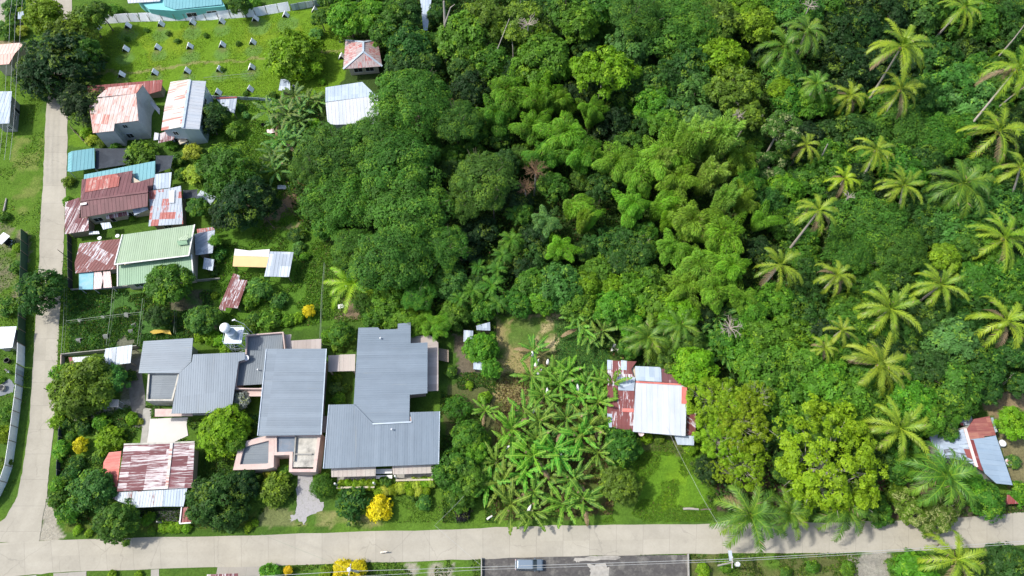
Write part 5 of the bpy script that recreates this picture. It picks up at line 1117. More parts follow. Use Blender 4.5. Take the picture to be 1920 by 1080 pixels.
junk((386, 372), (4.0, 2.4), -.4, WHITEC, 'pale sheet lying between the small dark net and the round dark tree')
# yellow cloth hammock
c = at(301, 622, 0); o = top('cloth_hammock', (c.x, c.y, 0), 'yellow cloth stretched between sticks above the left grey roof', 'hammock')
P = [at(*p, 1.1) for p in z3((1010, 440), (1040, 425), (1145, 428), (1157, 458), (1110, 442), (1035, 455))]; P = P if area2(P) > 0 else P[::-1]
mb = MB(); q = sum(P, Vector()) / 6 - Vector((0, 0, .4)); [mb.face([q, P[i], P[(i + 1) % 6]]) for i in range(6)]; mb.build('cloth', YELC, o)
for i in (0, 2, 3, 5): mb = MB(); mb.tube([(P[i].x, P[i].y, 0), P[i]], .04, 5); mb.build('stick', WOOD, o)
# ---------------------------------------------------------------- foliage material and generators
def leafmat(name, young, dead=(.20, .12, .06), trans=.38, rough=.55, spec=.25):
    m = bpy.data.materials.new(name); m.use_nodes = True; t = m.node_tree; bs = t.nodes['Principled BSDF']; out = t.nodes['Material Output']
    oi = N(t, 'ObjectInfo'); at_ = N(t, 'Attribute', attribute_name='lf'); sp = N(t, 'SeparateXYZ'); t.links.new(at_.outputs['Vector'], sp.inputs[0])
    k = mathn(t, 'MULTIPLY_ADD', sp.outputs[0], 1.0, .5)
    c = mixc(t, 1.0, oi.outputs['Color'], k, 'MULTIPLY')
    yc = mixc(t, .45, tuple(young), mixc(t, 1.0, oi.outputs['Color'], (2.2, 2.0, 1.2), 'MULTIPLY'))
    c = mixc(t, sp.outputs[1], c, yc); c = mixc(t, sp.outputs[2], c, tuple(dead))
    t.links.new(c, bs.inputs['Base Color']); bs.inputs['Roughness'].default_value = rough; bs.inputs['Specular IOR Level'].default_value = spec
    tr = N(t, 'BsdfTranslucent'); tc_ = mixc(t, 1.0, c, (1.5, 1.35, .5), 'MULTIPLY'); t.links.new(tc_, tr.inputs[0])
    mx = N(t, 'MixShader'); mx.inputs[0].default_value = trans; t.links.new(bs.outputs[0], mx.inputs[1]); t.links.new(tr.outputs[0], mx.inputs[2]); t.links.new(mx.outputs[0], out.inputs[0])
    return m
LEAF = leafmat('leaves', (.30, .42, .03)); FROND = leafmat('palm_fronds', (.47, .50, .045), (.30, .22, .13), trans=.25, rough=.45, spec=.35)
BANL = leafmat('banana_leaves', (.44, .56, .10), (.30, .22, .12), trans=.28, rough=.55, spec=.25)
def quads(name, Cn, Nn, T, L, Wd, lf, m, kite=.0):
    """one rhombic leaf (or leaf tuft) per row"""
    n = len(Cn); B = np.cross(Nn, T); B /= np.linalg.norm(B, axis=1, keepdims=True) + 1e-9
    L = np.broadcast_to(np.asarray(L, float), n)[:, None]; Wd = np.broadcast_to(np.asarray(Wd, float), n)[:, None]
    V = np.stack([Cn - T * L * .5, Cn + B * Wd * .5 - T * L * kite, Cn + T * L * .5 - Nn * L * .12, Cn - B * Wd * .5 - T * L * kite], 1).reshape(-1, 3)
    me = npmesh(name, V, np.arange(4 * n).reshape(n, 4), [m]); a = me.attributes.new('lf', 'FLOAT_VECTOR', 'FACE'); a.data.foreach_set('vector', np.ascontiguousarray(lf, np.float32).ravel()); return me
def unit(v): return v / (np.linalg.norm(v, axis=1, keepdims=True) + 1e-9)
def randdir(r, n): return unit(r.normal(size=(n, 3)))
def crown(name, seed, nl=34, lr=(.20, .34), zs=.75, n=7000, L=.085, Wd=.055, young=.08, low=-.25, interior=.10, dead=.0, jn=.55, gap=.0, sprig=6, rough=.30, spread=.7, m=None):
    """a crown of unit radius: uneven clumps, each covered with sprigs of radiating leaves"""
    r = np.random.default_rng(seed); g = (1 + 5 ** .5) / 2; Ls = []
    wob = r.normal(size=(3, 3)) * 1.6; ph = r.uniform(0, 6.28, 3)
    for i in range(nl):
        z = 1 - (i + .5) / nl * (1 - low); a = 2 * math.pi * i / g + r.normal() * .35; q = math.sqrt(max(0, 1 - z * z)); dv = np.array([q * math.cos(a), q * math.sin(a), z])
        if r.random() < gap: continue
        R_ = r.uniform(*lr) * (1.25 if r.random() < .2 else 1); k = 1 + .16 * sum(math.sin(wob[j] @ dv + ph[j]) for j in range(3)) / 1.6
        d = (1 - R_) * r.uniform(.78, 1.12) * k; ax = r.uniform(.75, 1.3, 3); Ls.append((dv[0] * d, dv[1] * d, z * d * zs, R_, r.random(), r.random() < young * 2, *ax))
    Ls = np.array(Ls, float); pr = Ls[:, 3] ** 2; pr /= pr.sum(); ns = n // sprig; k = r.choice(len(Ls), ns, p=pr)
    D = randdir(r, ns); D[:, 2] = np.where(D[:, 2] < -.3, -D[:, 2], D[:, 2]); ctr = Ls[k, :3]; out = unit(ctr + 1e-6); D = unit(D + out * .35)
    fq = np.sin(D @ (r.normal(size=(3, 3)) * 4) + Ls[k, 4:5] * 40).sum(1) / 3
    rad = Ls[k, 3] * (1 + rough * fq) * (1 - .30 * r.random(ns) ** 2) * np.where(r.random(ns) < .08, 1.22, 1.0); P = ctr + D * rad[:, None] * Ls[k, 6:9] * np.array([1, 1, .8])
    ins = r.random(ns) < interior; P[ins] *= r.uniform(.35, .8, (ins.sum(), 1))
    st = r.uniform(-.16, .16, ns); D = np.repeat(D, sprig, 0); P = np.repeat(P, sprig, 0); kk = np.repeat(k, sprig); st = np.repeat(st, sprig); m_ = len(P)
    A = unit(D + np.array([0, 0, .45])); rd = randdir(r, m_); T = rd - A * (rd * A).sum(1, keepdims=True); T = unit(unit(T) * spread + A * (.35) + np.array([0, 0, -.18])); Nn = unit(np.cross(np.cross(T, A), T) + randdir(r, m_) * jn * .6)
    s = r.uniform(.7, 1.25, m_); P = P + T * (L * s * .5)[:, None]
    tone = np.clip(.5 + (Ls[kk, 4] - .5) * .42 + st + r.normal(size=m_) * .12, 0, 1.3); yg = ((Ls[kk, 5] > .5) & (r.random(m_) < .5) & (D[:, 2] > .0)) | (np.repeat(r.random(ns) < young * .5, sprig)); dd = r.random(m_) < dead
    me = quads(name, P, Nn, T, L * s, Wd * s, np.stack([tone, yg * r.uniform(.4, 1, m_), dd * 1.0], 1), m or LEAF, kite=-.08)
    me['lumps'] = [float(x) for x in Ls[:, :3].ravel()]
    return me
def trunk(name, seed, lumps, h0=1.0, r0=.055, m=BARK, nl=9):
    """unit trunk (height 1 up to the crown base at z=0 in crown space): built per crown, in crown-radius units"""
    r = random.Random(seed); mb = MB(); base = Vector((0, 0, -h0)); fork = Vector((r.uniform(-.05, .05), r.uniform(-.05, .05), -.25))
    mb.tube([base, base.lerp(fork, .5) + Vector((r.uniform(-.03, .03), r.uniform(-.03, .03), 0)), fork], [r0 * 1.25, r0, r0 * .85], 8)
    Ls = [Vector(lumps[i:i + 3]) for i in range(0, len(lumps), 3)]; r.shuffle(Ls)
    for q in Ls[:nl]:
        mid = fork.lerp(q, .5) + Vector((r.uniform(-.08, .08), r.uniform(-.08, .08), -.08)); mb.tube([fork, mid, q * .92], [r0 * .55, r0 * .33, r0 * .12], 6)
        for _ in range(2):
            e = q + Vector((r.uniform(-.25, .25), r.uniform(-.25, .25), r.uniform(-.05, .15))); mb.tube([mid, mid.lerp(e, .5) + Vector((0, 0, .03)), e], [r0 * .25, r0 * .16, r0 * .06], 5)
    me = bpy.data.meshes.new(name); me.from_pydata(mb.v, [], mb.f); me.materials.append(m); return me
KIND = {}
def kind(k, cr, tk): KIND.setdefault(k, []).append((cr, tk))
FLOW = leafmat('blossom_leaves', (.62, .55, .34))
def fam(k, ns, base, h0, r0, bark=BARK, nlb=9, nm='crown', tn='trunk', **kw):
    for s in range(ns): c_ = crown(nm, base + s, **kw); kind(k, c_, trunk(tn, base + s, c_['lumps'], h0, r0, bark, nl=nlb))
fam('ac', 4, 10, .9, .05, nlb=14, nl=95, lr=(.13, .23), zs=.60, n=56000, L=.033, Wd=.016, young=.10, low=-.05, sprig=5, rough=.22, jn=.8)      # big fine-leaved rain trees
fam('bl', 6, 20, 1.3, .05, nl=46, lr=(.13, .32), zs=.8, n=9600, L=.125, Wd=.050, young=.10, low=-.3)                                  # ordinary broadleaf
fam('dk', 4, 30, 1.3, .06, nl=60, lr=(.12, .26), zs=.85, n=13000, L=.090, Wd=.036, young=.07, low=-.4, interior=.2)                   # dense dark crowns with a few bright flushes
fam('sp', 3, 40, 1.6, .045, BARKL, 16, nl=52, lr=(.09, .20), zs=.6, n=6600, L=.115, Wd=.046, young=.14, low=-.1, gap=.2)              # airy crowns
fam('yg', 3, 50, 1.2, .035, BARKL, 26, nl=150, lr=(.065, .125), zs=.42, n=26000, L=.045, Wd=.022, young=.22, low=.0, interior=.03, gap=.12, sprig=6) # big bright open tree
fam('sh', 5, 60, .6, .04, nlb=6, nm='foliage', tn='stems', nl=18, lr=(.22, .46), zs=.75, n=2100, L=.24, Wd=.085, young=.14, low=-.1)  # low shrubs
fam('rd', 2, 70, .8, .05, nlb=6, nm='foliage', tn='stems', nl=24, lr=(.34, .42), zs=.9, n=5600, L=.12, Wd=.026, young=.05, low=-.3, rough=.1)  # round fine bushes
fam('fl', 3, 80, 1.4, .05, BARKL, 14, nl=44, lr=(.10, .26), zs=.7, n=8000, L=.10, Wd=.045, young=.14, low=-.2, gap=.1, m=FLOW)        # blossom-tipped crowns
# bamboo: arching culms, each carrying a drooping plume; unit height = 1, spread about .7
def bamboo(name, seed, nc=28, n=28000, lean=(0, 0), up=False):
    r = np.random.default_rng(seed); P = []; T = []; Nn = []; lf = []; S_ = []; mb = MB()
    per = n // nc
    for c in range(nc):
        a = 2 * math.pi * c / nc + r.normal() * .35; d = np.array([math.cos(a), math.sin(a), 0]); d = d * r.uniform(.35, 1.0) * (.6 if up else 1) + np.array([lean[0], lean[1], 0]) * .7; H_ = r.uniform(.70, 1.08); sp = r.uniform(.18, .8) * (.75 if up else 1)
        def pt(s):
            s = np.asarray(s)[..., None]; return d * (.05 + sp * s ** 2.6) + np.array([0, 0, 1]) * H_ * ((1.12 * s - .30 * s ** 4) if not up else (1.05 * s - .05 * s ** 4))
        b0 = r.normal(size=3) * .03; b0[2] = 0
        Q = [Vector(pt(np.array(x)).ravel() + b0) for x in (0, .3, .55, .75, .9, 1.0)]; mb.tube(Q, [.009, .008, .007, .005, .003, .0015], 5)
        s = .34 + .70 * r.random(per) ** .8; base = pt(np.minimum(s, 1.04)) + b0; tg = unit(pt(np.minimum(s, 1.0)) - pt(np.minimum(s, 1.0) - .05)); wdt = ((.085 if up else .15) * np.sin(np.clip((s - .28) / .80, 0, 1) * math.pi) ** .6 + .02)
        rd = randdir(r, per); off = rd * wdt[:, None]; off[:, 2] = off[:, 2] * .7 - wdt * .15; p = base + off
        t_ = unit(tg * .7 + off / (wdt[:, None] + 1e-6) * .5 + np.array([0, 0, -.45]) + randdir(r, per) * .13); nn = unit(np.cross(t_, np.cross(np.array([0, 0, 1.0]), t_) + randdir(r, per) * .5)); nn *= np.sign(nn[:, 2:3] + 1e-6)
        P.append(p); T.append(t_); Nn.append(nn); tn = r.uniform(.25, .75); lf.append(np.stack([np.clip(tn + r.normal(size=per) * .15, 0, 1.2), (r.random(per) < .18) * r.uniform(.3, .8, per), (r.random(per) < .015) * 1.0], 1)); S_.append(r.uniform(.7, 1.3, per))
    P, T, Nn, lf, S_ = map(np.concatenate, (P, T, Nn, lf, S_))
    me = quads(name, P, Nn, T, .068 * S_, .0115 * S_, lf, LEAF); tm = bpy.data.meshes.new('culms'); tm.from_pydata(mb.v, [], mb.f); tm.materials.append(mat('bamboo_culm', (.22, .30, .10), .6, .2, 3)); return me, tm
for s in range(4): kind('bb', *bamboo('plumes', 90 + s))
for s in range(2): kind('bf', *bamboo('plumes', 98 + s, nc=30, n=30000, lean=(.45, .25), up=True))
for s in range(2): kind('bu', *bamboo('plumes', 95 + s, nc=9, n=10000, lean=(.9, .3)))
# palm crown: arching fronds of leaflets; unit = frond length 1
def palmcrown(name, seed, nf=20, young=.35, leaf=.135, m=FROND, nlf=30, droop=1.0, e_hi=80, e_lo=-25, lw=.021, deadf=1):
    r = np.random.default_rng(seed); V = []; F = []; lf = []
    def q(a, b, c, d, t): V.extend([a, b, c, d]); k = len(V); F.append((k - 4, k - 3, k - 2, k - 1)); lf.append(t)
    g = 2.39996
    for i in range(nf):
        f = i / (nf - 1); az = i * g + r.normal() * .15; el = R(e_hi + (e_lo - e_hi) * f ** .8 + r.normal() * 5); Ln = (.62 + .40 * min(1, f * 2.5)) * r.uniform(.9, 1.05); bend = (R(75) + R(25) * (1 - f)) * droop * r.uniform(.8, 1.15)
        yg = float(np.clip(young * (.4 + 1.0 * f) + r.normal() * .15, 0, 1)); dd = 1.0 if i >= nf - deadf and r.random() < .7 else 0.0
        p = np.array([0, 0, .02]); S_ = 14; pts = [p]; side_b = r.normal() * .35; a2 = az
        dirs = []
        for k in range(S_):
            s = (k + .5) / S_; e = el - bend * s ** 1.5; a2 = az + side_b * s ** 2; d = np.array([math.cos(a2) * math.cos(e), math.sin(a2) * math.cos(e), math.sin(e)]); p = p + d * Ln / S_; pts.append(p); dirs.append(d)
        dirs.append(dirs[-1]); pts = np.array(pts); dirs = np.array(dirs)
        for k in range(S_):
            sd = np.cross(dirs[k], [0, 0, 1.0]); sd /= np.linalg.norm(sd) + 1e-9; up = np.cross(sd, dirs[k]); w0 = .011 * (1 - k / S_ * .8); w1 = .011 * (1 - (k + 1) / S_ * .8)
            q(pts[k] - sd * w0 + up * .006, pts[k] + sd * w0 + up * .006, pts[k + 1] + sd * w1 + up * .006, pts[k + 1] - sd * w1 + up * .006, (.7, min(1, .45 + yg * .6), dd))
        for side in (-1, 1):
            for j in range(nlf):
                s = .13 + .87 * (j + r.random() * .6) / nlf; x = s * S_; k = min(S_ - 1, int(x)); fr = x - k; o = pts[k] * (1 - fr) + pts[k + 1] * fr; d = dirs[k]; sd = np.cross(d, [0, 0, 1.0]); sd /= np.linalg.norm(sd) + 1e-9; up = np.cross(sd, d)
                ll = leaf * (math.sin(math.pi * min(1, (s - .05) * .98)) ** .55 + .12) * r.uniform(.85, 1.1); an = .5 + .5 * s
                ld = sd * side * math.cos(an) + d * math.sin(an) + up * (.22 - .30 * s) + r.normal(size=3) * .07; ld /= np.linalg.norm(ld); wv = np.cross(ld, up); wv /= np.linalg.norm(wv) + 1e-9; wv = (d * .8 + wv * .2) ; wv /= np.linalg.norm(wv)
                tn = (float(np.clip(.5 + r.normal() * .15, 0, 1)), float(np.clip(yg + r.normal() * .1, 0, 1)), dd if dd else float(r.random() < .015))
                m1 = o + ld * ll * .55; e1 = m1 + (ld * .9 + np.array([0, 0, -.35])) * ll * .5
                q(o - wv * lw * .6, o + wv * lw * .6, m1 + wv * lw * .5, m1 - wv * lw * .5, tn); q(m1 - wv * lw * .5, m1 + wv * lw * .5, e1 + wv * lw * .12, e1 - wv * lw * .12, tn)
    me = npmesh(name, np.array(V), np.array(F), [m]); a = me.attributes.new('lf', 'FLOAT_VECTOR', 'FACE'); a.data.foreach_set('vector', np.array(lf, np.float32).ravel()); return me
PALMS = [palmcrown('fronds', 100 + s, nf=(18, 16, 20, 17, 15)[s], young=.42, droop=(1, 1.15, .85, 1.2, 1.0)[s], deadf=(1, 3, 2, 4, 1)[s]) for s in range(5)]
PALMG = [palmcrown('fronds', 110 + s, nf=20, young=.14, leaf=.18) for s in range(3)]
ROSE = [palmcrown('leaves', 120 + s, nf=15, young=.10, leaf=.22, nlf=12, droop=.75, e_hi=55, e_lo=5, lw=.05, deadf=0, m=LEAF) for s in range(2)]
def coconuts(seed):
    r = random.Random(seed); mb = MB()
    for k in range(9): a = k * 2.4; q = r.uniform(.03, .07); mb.ball((q * math.cos(a), q * math.sin(a), -.03 - r.uniform(0, .06)), .024, 1.15, 8, 6)
    me = bpy.data.meshes.new('coconuts'); me.from_pydata(mb.v, [], mb.f); me.materials.append(mat('coconut_husk', (.34, .30, .06), .6, .3, 4)); me.polygons.foreach_set('use_smooth', [True] * len(me.polygons)); return me
COCO = coconuts(4)
# banana: big split blades; unit = 1 m
def banana(name, seed, nl=9, m=BANL):
    r = np.random.default_rng(seed); V = []; F = []; lf = []
    def q(a, b, c, d, t): V.extend([a, b, c, d]); k = len(V); F.append((k - 4, k - 3, k - 2, k - 1)); lf.append(t)
    H0 = 2.3
    for i in range(nl):
        f = i / (nl - 1); az = i * 2.39996 + r.normal() * .2; el = R(80 - 58 * f + r.normal() * 5); Ln = r.uniform(2.2, 2.9) * (.75 + .25 * min(1, f * 3)); bend = R(50 + 35 * f) * r.uniform(.8, 1.1); old = f > .93 and r.random() < .3
        p = np.array([0, 0, H0 - .25 * f]); S_ = 13; pts = [p]; dirs = []
        for k in range(S_):
            s = (k + .5) / S_; e = el - bend * s ** 1.6; d = np.array([math.cos(az) * math.cos(e), math.sin(az) * math.cos(e), math.sin(e)]); p = p + d * Ln / S_; pts.append(p); dirs.append(d)
        pts = np.array(pts); sdv = np.array([-math.sin(az), math.cos(az), 0]); tone = r.uniform(.35, .75); fold = r.uniform(.15, .55)
        for k in range(S_):
            d = dirs[k]; up = np.cross(d, sdv) * -1.0; up = up if up[2] > 0 else -up
            w_ = lambda s: .24 * np.clip(math.sin(math.pi * min(1, max(0, (s - .16) / .86))) ** .5, 0, 1) if s > .16 else 0
            a0, a1 = w_(k / S_), w_((k + 1) / S_)
            q(pts[k] - sdv * .022 + up * .018, pts[k] + sdv * .022 + up * .018, pts[k + 1] + sdv * .018 + up * .018, pts[k + 1] - sdv * .018 + up * .018, (.8, .95, 1.0 if old else 0))
            if k == 0: 
                q(pts[k] - sdv * .045, pts[k] + sdv * .045, pts[k + 1] + sdv * .03, pts[k + 1] - sdv * .03, (.6, .5, 0)); continue
            for side in (-1, 1):
                fl = fold + r.normal() * .22; o = sdv * side * math.cos(fl) - up * math.sin(fl); gp = r.uniform(0, .35) * (r.random() < .45); sh = d * r.normal() * .05
                q(pts[k], pts[k] + o * a0 * r.uniform(.9, 1.05) + sh, pts[k + 1] + o * a1 * r.uniform(.9, 1.05) + sh - d * gp * Ln / S_, pts[k + 1], (float(np.clip(tone + r.normal() * .1, 0, 1.2)), float(np.clip(r.normal() * .12 + .10, 0, 1)), 1.0 if old else float(r.random() < .005)))
    me = npmesh(name, np.array(V), np.array(F), [m]); a = me.attributes.new('lf', 'FLOAT_VECTOR', 'FACE'); a.data.foreach_set('vector', np.array(lf, np.float32).ravel())
    mb = MB(); mb.tube([(0, 0, 0), (.03, .02, 1.2), (0, 0, H0 + .1)], [.14, .11, .06], 8); tm = bpy.data.meshes.new('stem'); tm.from_pydata(mb.v, [], mb.f); tm.materials.append(mat('banana_stem', (.20, .22, .09), .7, .3, 3, dirt=(.14, .09, .05)))
    return me, tm
BAN = [banana('leaves', 130 + s, nl=(11, 12, 10, 13)[s]) for s in range(4)]

# ---------------------------------------------------------------- placing
TINT = dict(br=(.100, .255, .018), md=(.066, .180, .018), dk=(.042, .122, .019), vd=(.024, .068, .016), te=(.075, .205, .034), li=(.150, .310, .012), ol=(.112, .210, .020), yg=(.175, .300, .010), ye=(.58, .51, .012), yp=(.34, .42, .05), pa=(.115, .270, .065), asg=(.30, .34, .32), ba=(.185, .385, .030), bc=(.230, .440, .060), bl_=(.100, .262, .022), cr=(.070, .165, .025), bk=(.018, .018, .020), ac=(.075, .200, .024), rdb=(.20, .06, .06))
WORD = dict(br='bright green', md='mid-green', dk='dark green', vd='very dark', te='bluish green', ol='olive green', li='lime green', yg='yellow-green', ye='brilliant yellow', yp='pale yellow', pa='pale green', asg='silvery white', ba='light green', bc='pale light green', bl_='feathery green', cr='cream-tipped', bk='blackish', ac='deep green')
rt = random.Random(42)
PTR = []; THINGS = []   # (object, px, py, rpx)
def kid(name, me, parent, col=None):
    o = bpy.data.objects.new(name, me); C.objects.link(o); o.parent = parent
    if col: o.color = (*col, 1)
    return o
def vary(c, k=.12): return tuple(max(0, x * (1 + rt.uniform(-k, k))) for x in c)
def plant(px, py, rpx, kd, tint, H_=None, label=None, cat=None, name=None, group=None, ry=1.0):
    """a tree or shrub whose crown centre shows at (px, py) with a half-width of rpx pixels"""
    m0 = mpp(px, py, 5); Rm = rpx * m0
    if H_ is None: H_ = {'ac': 13, 'bl': 9, 'dk': 8.5, 'sp': 12, 'yg': 9, 'sh': None, 'rd': None, 'fl': 12, 'bb': None, 'bu': None, 'bf': None}[kd]
    if kd in ('sh', 'rd') and H_ is None: H_ = Rm * 1.15
    if kd in ('bb', 'bu', 'bf'):
        H_ = H_ or min(15, max(7, Rm * 2.0)); zc = H_ * .72; c = at(px, py, zc); sc = Vector((Rm / .72, Rm / .72, H_)); loc0 = Vector((c.x, c.y, 0)); zoff = 0
    else:
        zsf = {'ac': .62, 'bl': .8, 'dk': .85, 'sp': .6, 'yg': .5, 'sh': .75, 'rd': .9, 'fl': .7}[kd]; H_ = max(H_, Rm * (zsf + .35)); zc = H_ - Rm * zsf; c = at(px, py, zc + Rm * zsf * .35); loc0 = Vector((c.x, c.y, 0)); zoff = zc; sc = Vector((Rm, Rm * ry, Rm))
    name = name or {'sh': 'shrub', 'rd': 'round_bush', 'bb': 'bamboo_clump', 'bu': 'bamboo_clump', 'bf': 'bamboo_clump'}.get(kd, 'tree')
    cat = cat or {'sh': 'shrub', 'rd': 'bush', 'bb': 'bamboo', 'bu': 'bamboo', 'bf': 'bamboo'}.get(kd, 'tree')
    o = top(name, (loc0.x, loc0.y, 0), label or '', cat, group); cr_, tk = rt.choice(KIND[kd]); rz = rt.uniform(0, 6.28) if kd not in ('bu', 'bf') else rt.uniform(-.6, .6)
    tc = vary(TINT[tint]); a = kid(cr_.name.split('.')[0], cr_, o, tuple(x * (1.35 if kd == 'bb' and tint != 'ba' else 1) for x in tc)); a.location = (0, 0, zoff); a.scale = sc; a.rotation_euler.z = rz
    b_ = kid(tk.name.split('.')[0], tk, o); b_.location = (0, 0, zoff); b_.rotation_euler.z = rz; b_.scale = sc
    if kd not in ('bb', 'bu', 'bf'):   # the unit trunk ends h0 radii below the crown centre: stretch it down to the ground
        h0 = -min(v.co.z for v in tk.vertices); b_.scale = (sc.x, sc.y, zc / h0 if zc / h0 > sc.z * .5 else sc.z * .5)
    o['_k'] = kd; o['_t'] = tint; THINGS.append((o, px, py, rpx)); return o
def palm(px, py, rpx, label, base=None, H_=None, green=False, young=False, tint=None):
    Hh_ = H_ or (9 if base is None else 14); c = at(px, py, Hh_); 
    if base is not None:
        best = None
        for k in range(7, 19):   # the height for which the trunk seen between crown and foot stands most nearly upright
            v = at(base[0], base[1], k * .22); c = at(px, py, k); d = math.hypot(c.x - v.x, c.y - v.y) + .12 * abs(k - (H_ or 13))
            if best is None or d < best[0]: best = (d, k, v, c)
        _, Hh_, v, c = best; b0 = v + (v - c) * (.22 / .78); b0.z = 0
    else: b0 = Vector((c.x + rt.uniform(-.6, .6), c.y + rt.uniform(-.6, .6), 0))
    o = top('coconut_palm', b0, label, 'palm', 'coconut palms'); mid = (b0 + c) / 2 + Vector((0, 0, 0)); dxy = Vector((c.x - b0.x, c.y - b0.y, 0)); mid -= dxy * .12
    mb = MB(); n = 10; Q = []
    for k in range(n + 1): s = k / n; Q.append(b0 * (1 - s) ** 2 + mid * 2 * s * (1 - s) + c * s ** 2)
    PTR.append((px, py, base)) if base else None; mb.tube(Q, [.32 - .13 * min(1, k / n * 1.4) for k in range(n + 1)], 8); mb.build('trunk', PALMB, o)
    L = rpx * mpp(px, py, Hh_) * 1.30; cm = rt.choice(PALMG if green else PALMS); a = kid('fronds', cm, o, vary(TINT[tint] if tint else ((.078, .190, .020) if green else (.130, .235, .018)), .1)); a.location = c - b0; a.scale = (L,) * 3
    a.rotation_euler = (rt.uniform(-.08, .08), rt.uniform(-.08, .08), rt.uniform(0, 6.28))
    if not young: cc_ = kid('coconuts', COCO, o); cc_.location = c - b0; cc_.scale = (L,) * 3
    THINGS.append((o, px, py, rpx)); return o
def ban(px, py, s=1.0, label='', tint=(.078, .225, .018), grp='banana plants in the grove'):
    c = at(px, py, 2.4 * s); o = top('banana_plant', (c.x, c.y, 0), label, 'banana plant', grp); l, st = rt.choice(BAN); rz = rt.uniform(0, 6.28)
    a = kid('leaves', l, o, vary(tint, .28)); b_ = kid('stem', st, o)
    for q in (a, b_): q.rotation_euler.z = rz; q.scale = (s * 1.78, s * 1.78, s * rt.uniform(.85, 1.25))
    THINGS.append((o, px, py, 22)); return o
# ---------------------------------------------------------------- the trees and plants one by one
P_ = plant
P_(128, 62, 42, 'bl', 'ol', 9, 'olive feathery tree above the very dark tree, upper left'); P_(80, 25, 38, 'bl', 'li', 8, 'lime green tree at the top edge beside the tiny metal shed'); P_(160, 28, 32, 'bl', 'ol', 9, 'olive tree at the top edge left of the turquoise house')
P_(28, 12, 26, 'sh', 'te', None, 'greyish green shrub at the top left corner'); P_(25, 32, 18, 'sh', 'md', None, 'green shrub left of the tiny metal shed'); P_(38, 57, 14, 'sh', 'yp', None, 'pale yellow bush below the tiny metal shed'); P_(15, 55, 22, 'sh', 'md', None, 'green shrub left of the pale yellow bush')
P_(108, 118, 72, 'dk', 'vd', 11, 'very large dark tree overhanging the side road, upper left'); P_(150, 190, 42, 'dk', 'vd', 9, 'lower lobe-like very dark tree over the side road'); P_(60, 128, 34, 'dk', 'vd', 8, 'very dark tree touching the salmon roof'); P_(160, 95, 28, 'bl', 'md', 8, 'mid-green tree at the left end of the bright field')
P_(185, 18, 22, 'bl', 'md', 8, 'green tree left of the white roof of the turquoise house'); P_(215, 18, 16, 'sh', 'br', None, 'bright shrub in front of the turquoise house, left'); P_(288, 22, 12, 'sh', 'te', None, 'grey-green bush against the turquoise wall')
P_(450, 6, 22, 'bl', 'md', 6, 'green tree right of the turquoise house at the top edge'); P_(478, 5, 14, 'sh', 'br', None, 'bright shrub at the top edge right of the turquoise house')
P_(75, 545, 44, 'dk', 'dk', 8, 'dark tree with lime leaf tips overhanging the side road'); P_(105, 528, 15, 'sh', 'te', None, 'small bluish shrub at the road side of the dark overhanging tree'); P_(26, 650, 10, 'sh', 'br', None, 'small round bush at the corner of the slanted pale roof', ); P_(3, 815, 18, 'sh', 'yg', None, 'yellow-green bush at the left edge inside the white fence', ); P_(10, 775, 16, 'sh', 'md', None, 'green bush inside the white fence near the well'); P_(0, 712, 8, 'sh', 'br', None, 'small bush by the well apron'); P_(8, 870, 14, 'sh', 'ol', None, 'olive bush inside the lower white fence')
P_(5, 405, 12, 'sh', 'md', None, 'green bush at the left edge below the log'); P_(32, 465, 9, 'sh', 'li', None, 'lime bush beside the tricycle'); P_(30, 500, 14, 'sh', 'te', None, 'dull green bush below the tricycle'); P_(12, 575, 20, 'sh', 'md', None, 'green bush above the slanted pale roof')
P_(125, 375, 9, 'sh', 'br', None, 'green bush by the road above the rusty lean-to'); P_(128, 340, 12, 'sh', 'ol', None, 'olive yellow bush by the road below the turquoise carport')
P_(265, 288, 32, 'sh', 'ol', 3.4, 'feathery olive bush between the turquoise roof and the two tall houses', name='shrub'); P_(322, 272, 12, 'sh', 'br', None, 'bright bush under the rusty porch of the half-white roof'); P_(360, 282, 18, 'sh', 'yp', 3, 'pale yellow-green bush below the half-white roofed house'); P_(335, 300, 14, 'sh', 'md', None, 'green bush left of the yellow bush'); P_(362, 325, 22, 'sh', 'yp', 3, 'yellow-leaved bush beside the round dark tree'); P_(340, 325, 14, 'sh', 'md', None, 'green bush right of the plain pale blue roof')
P_(170, 262, 12, 'sh', 'yp', None, 'yellow croton beside the pink-roofed house corner'); P_(190, 268, 10, 'sh', 'ol', None, 'olive shrub between the pink-roofed house and the black net'); P_(215, 272, 10, 'sh', 'md', None, 'green shrub below the pink-roofed house'); P_(160, 250, 12, 'sh', 'li', None, 'lime shrub left of the pink-roofed house')
P_(422, 318, 55, 'dk', 'md', 9.5, 'big round dark tree with bright top leaves, centre left'); P_(455, 372, 52, 'dk', 'vd', 9, 'very dark lower half of the round tree group'); P_(492, 370, 30, 'dk', 'vd', 7, 'very dark tree at the right of the round tree group'); P_(420, 400, 30, 'dk', 'vd', 7, 'very dark small tree below the round tree group'); P_(368, 385, 22, 'bl', 'md', 5, 'green tree between the silver patched roof and the round dark tree'); P_(402, 450, 12, 'sh', 'br', 4, 'vine-covered bush above the grey lean-to'); P_(408, 475, 16, 'sh', 'te', None, 'grey-green bush right of the grey lean-to'); P_(400, 508, 10, 'sh', 'dk', None, 'dark bush right of the very small pale shed')
P_(247, 408, 8, 'sh', 'br', None, 'small bush between the maroon house and the pale green roof')
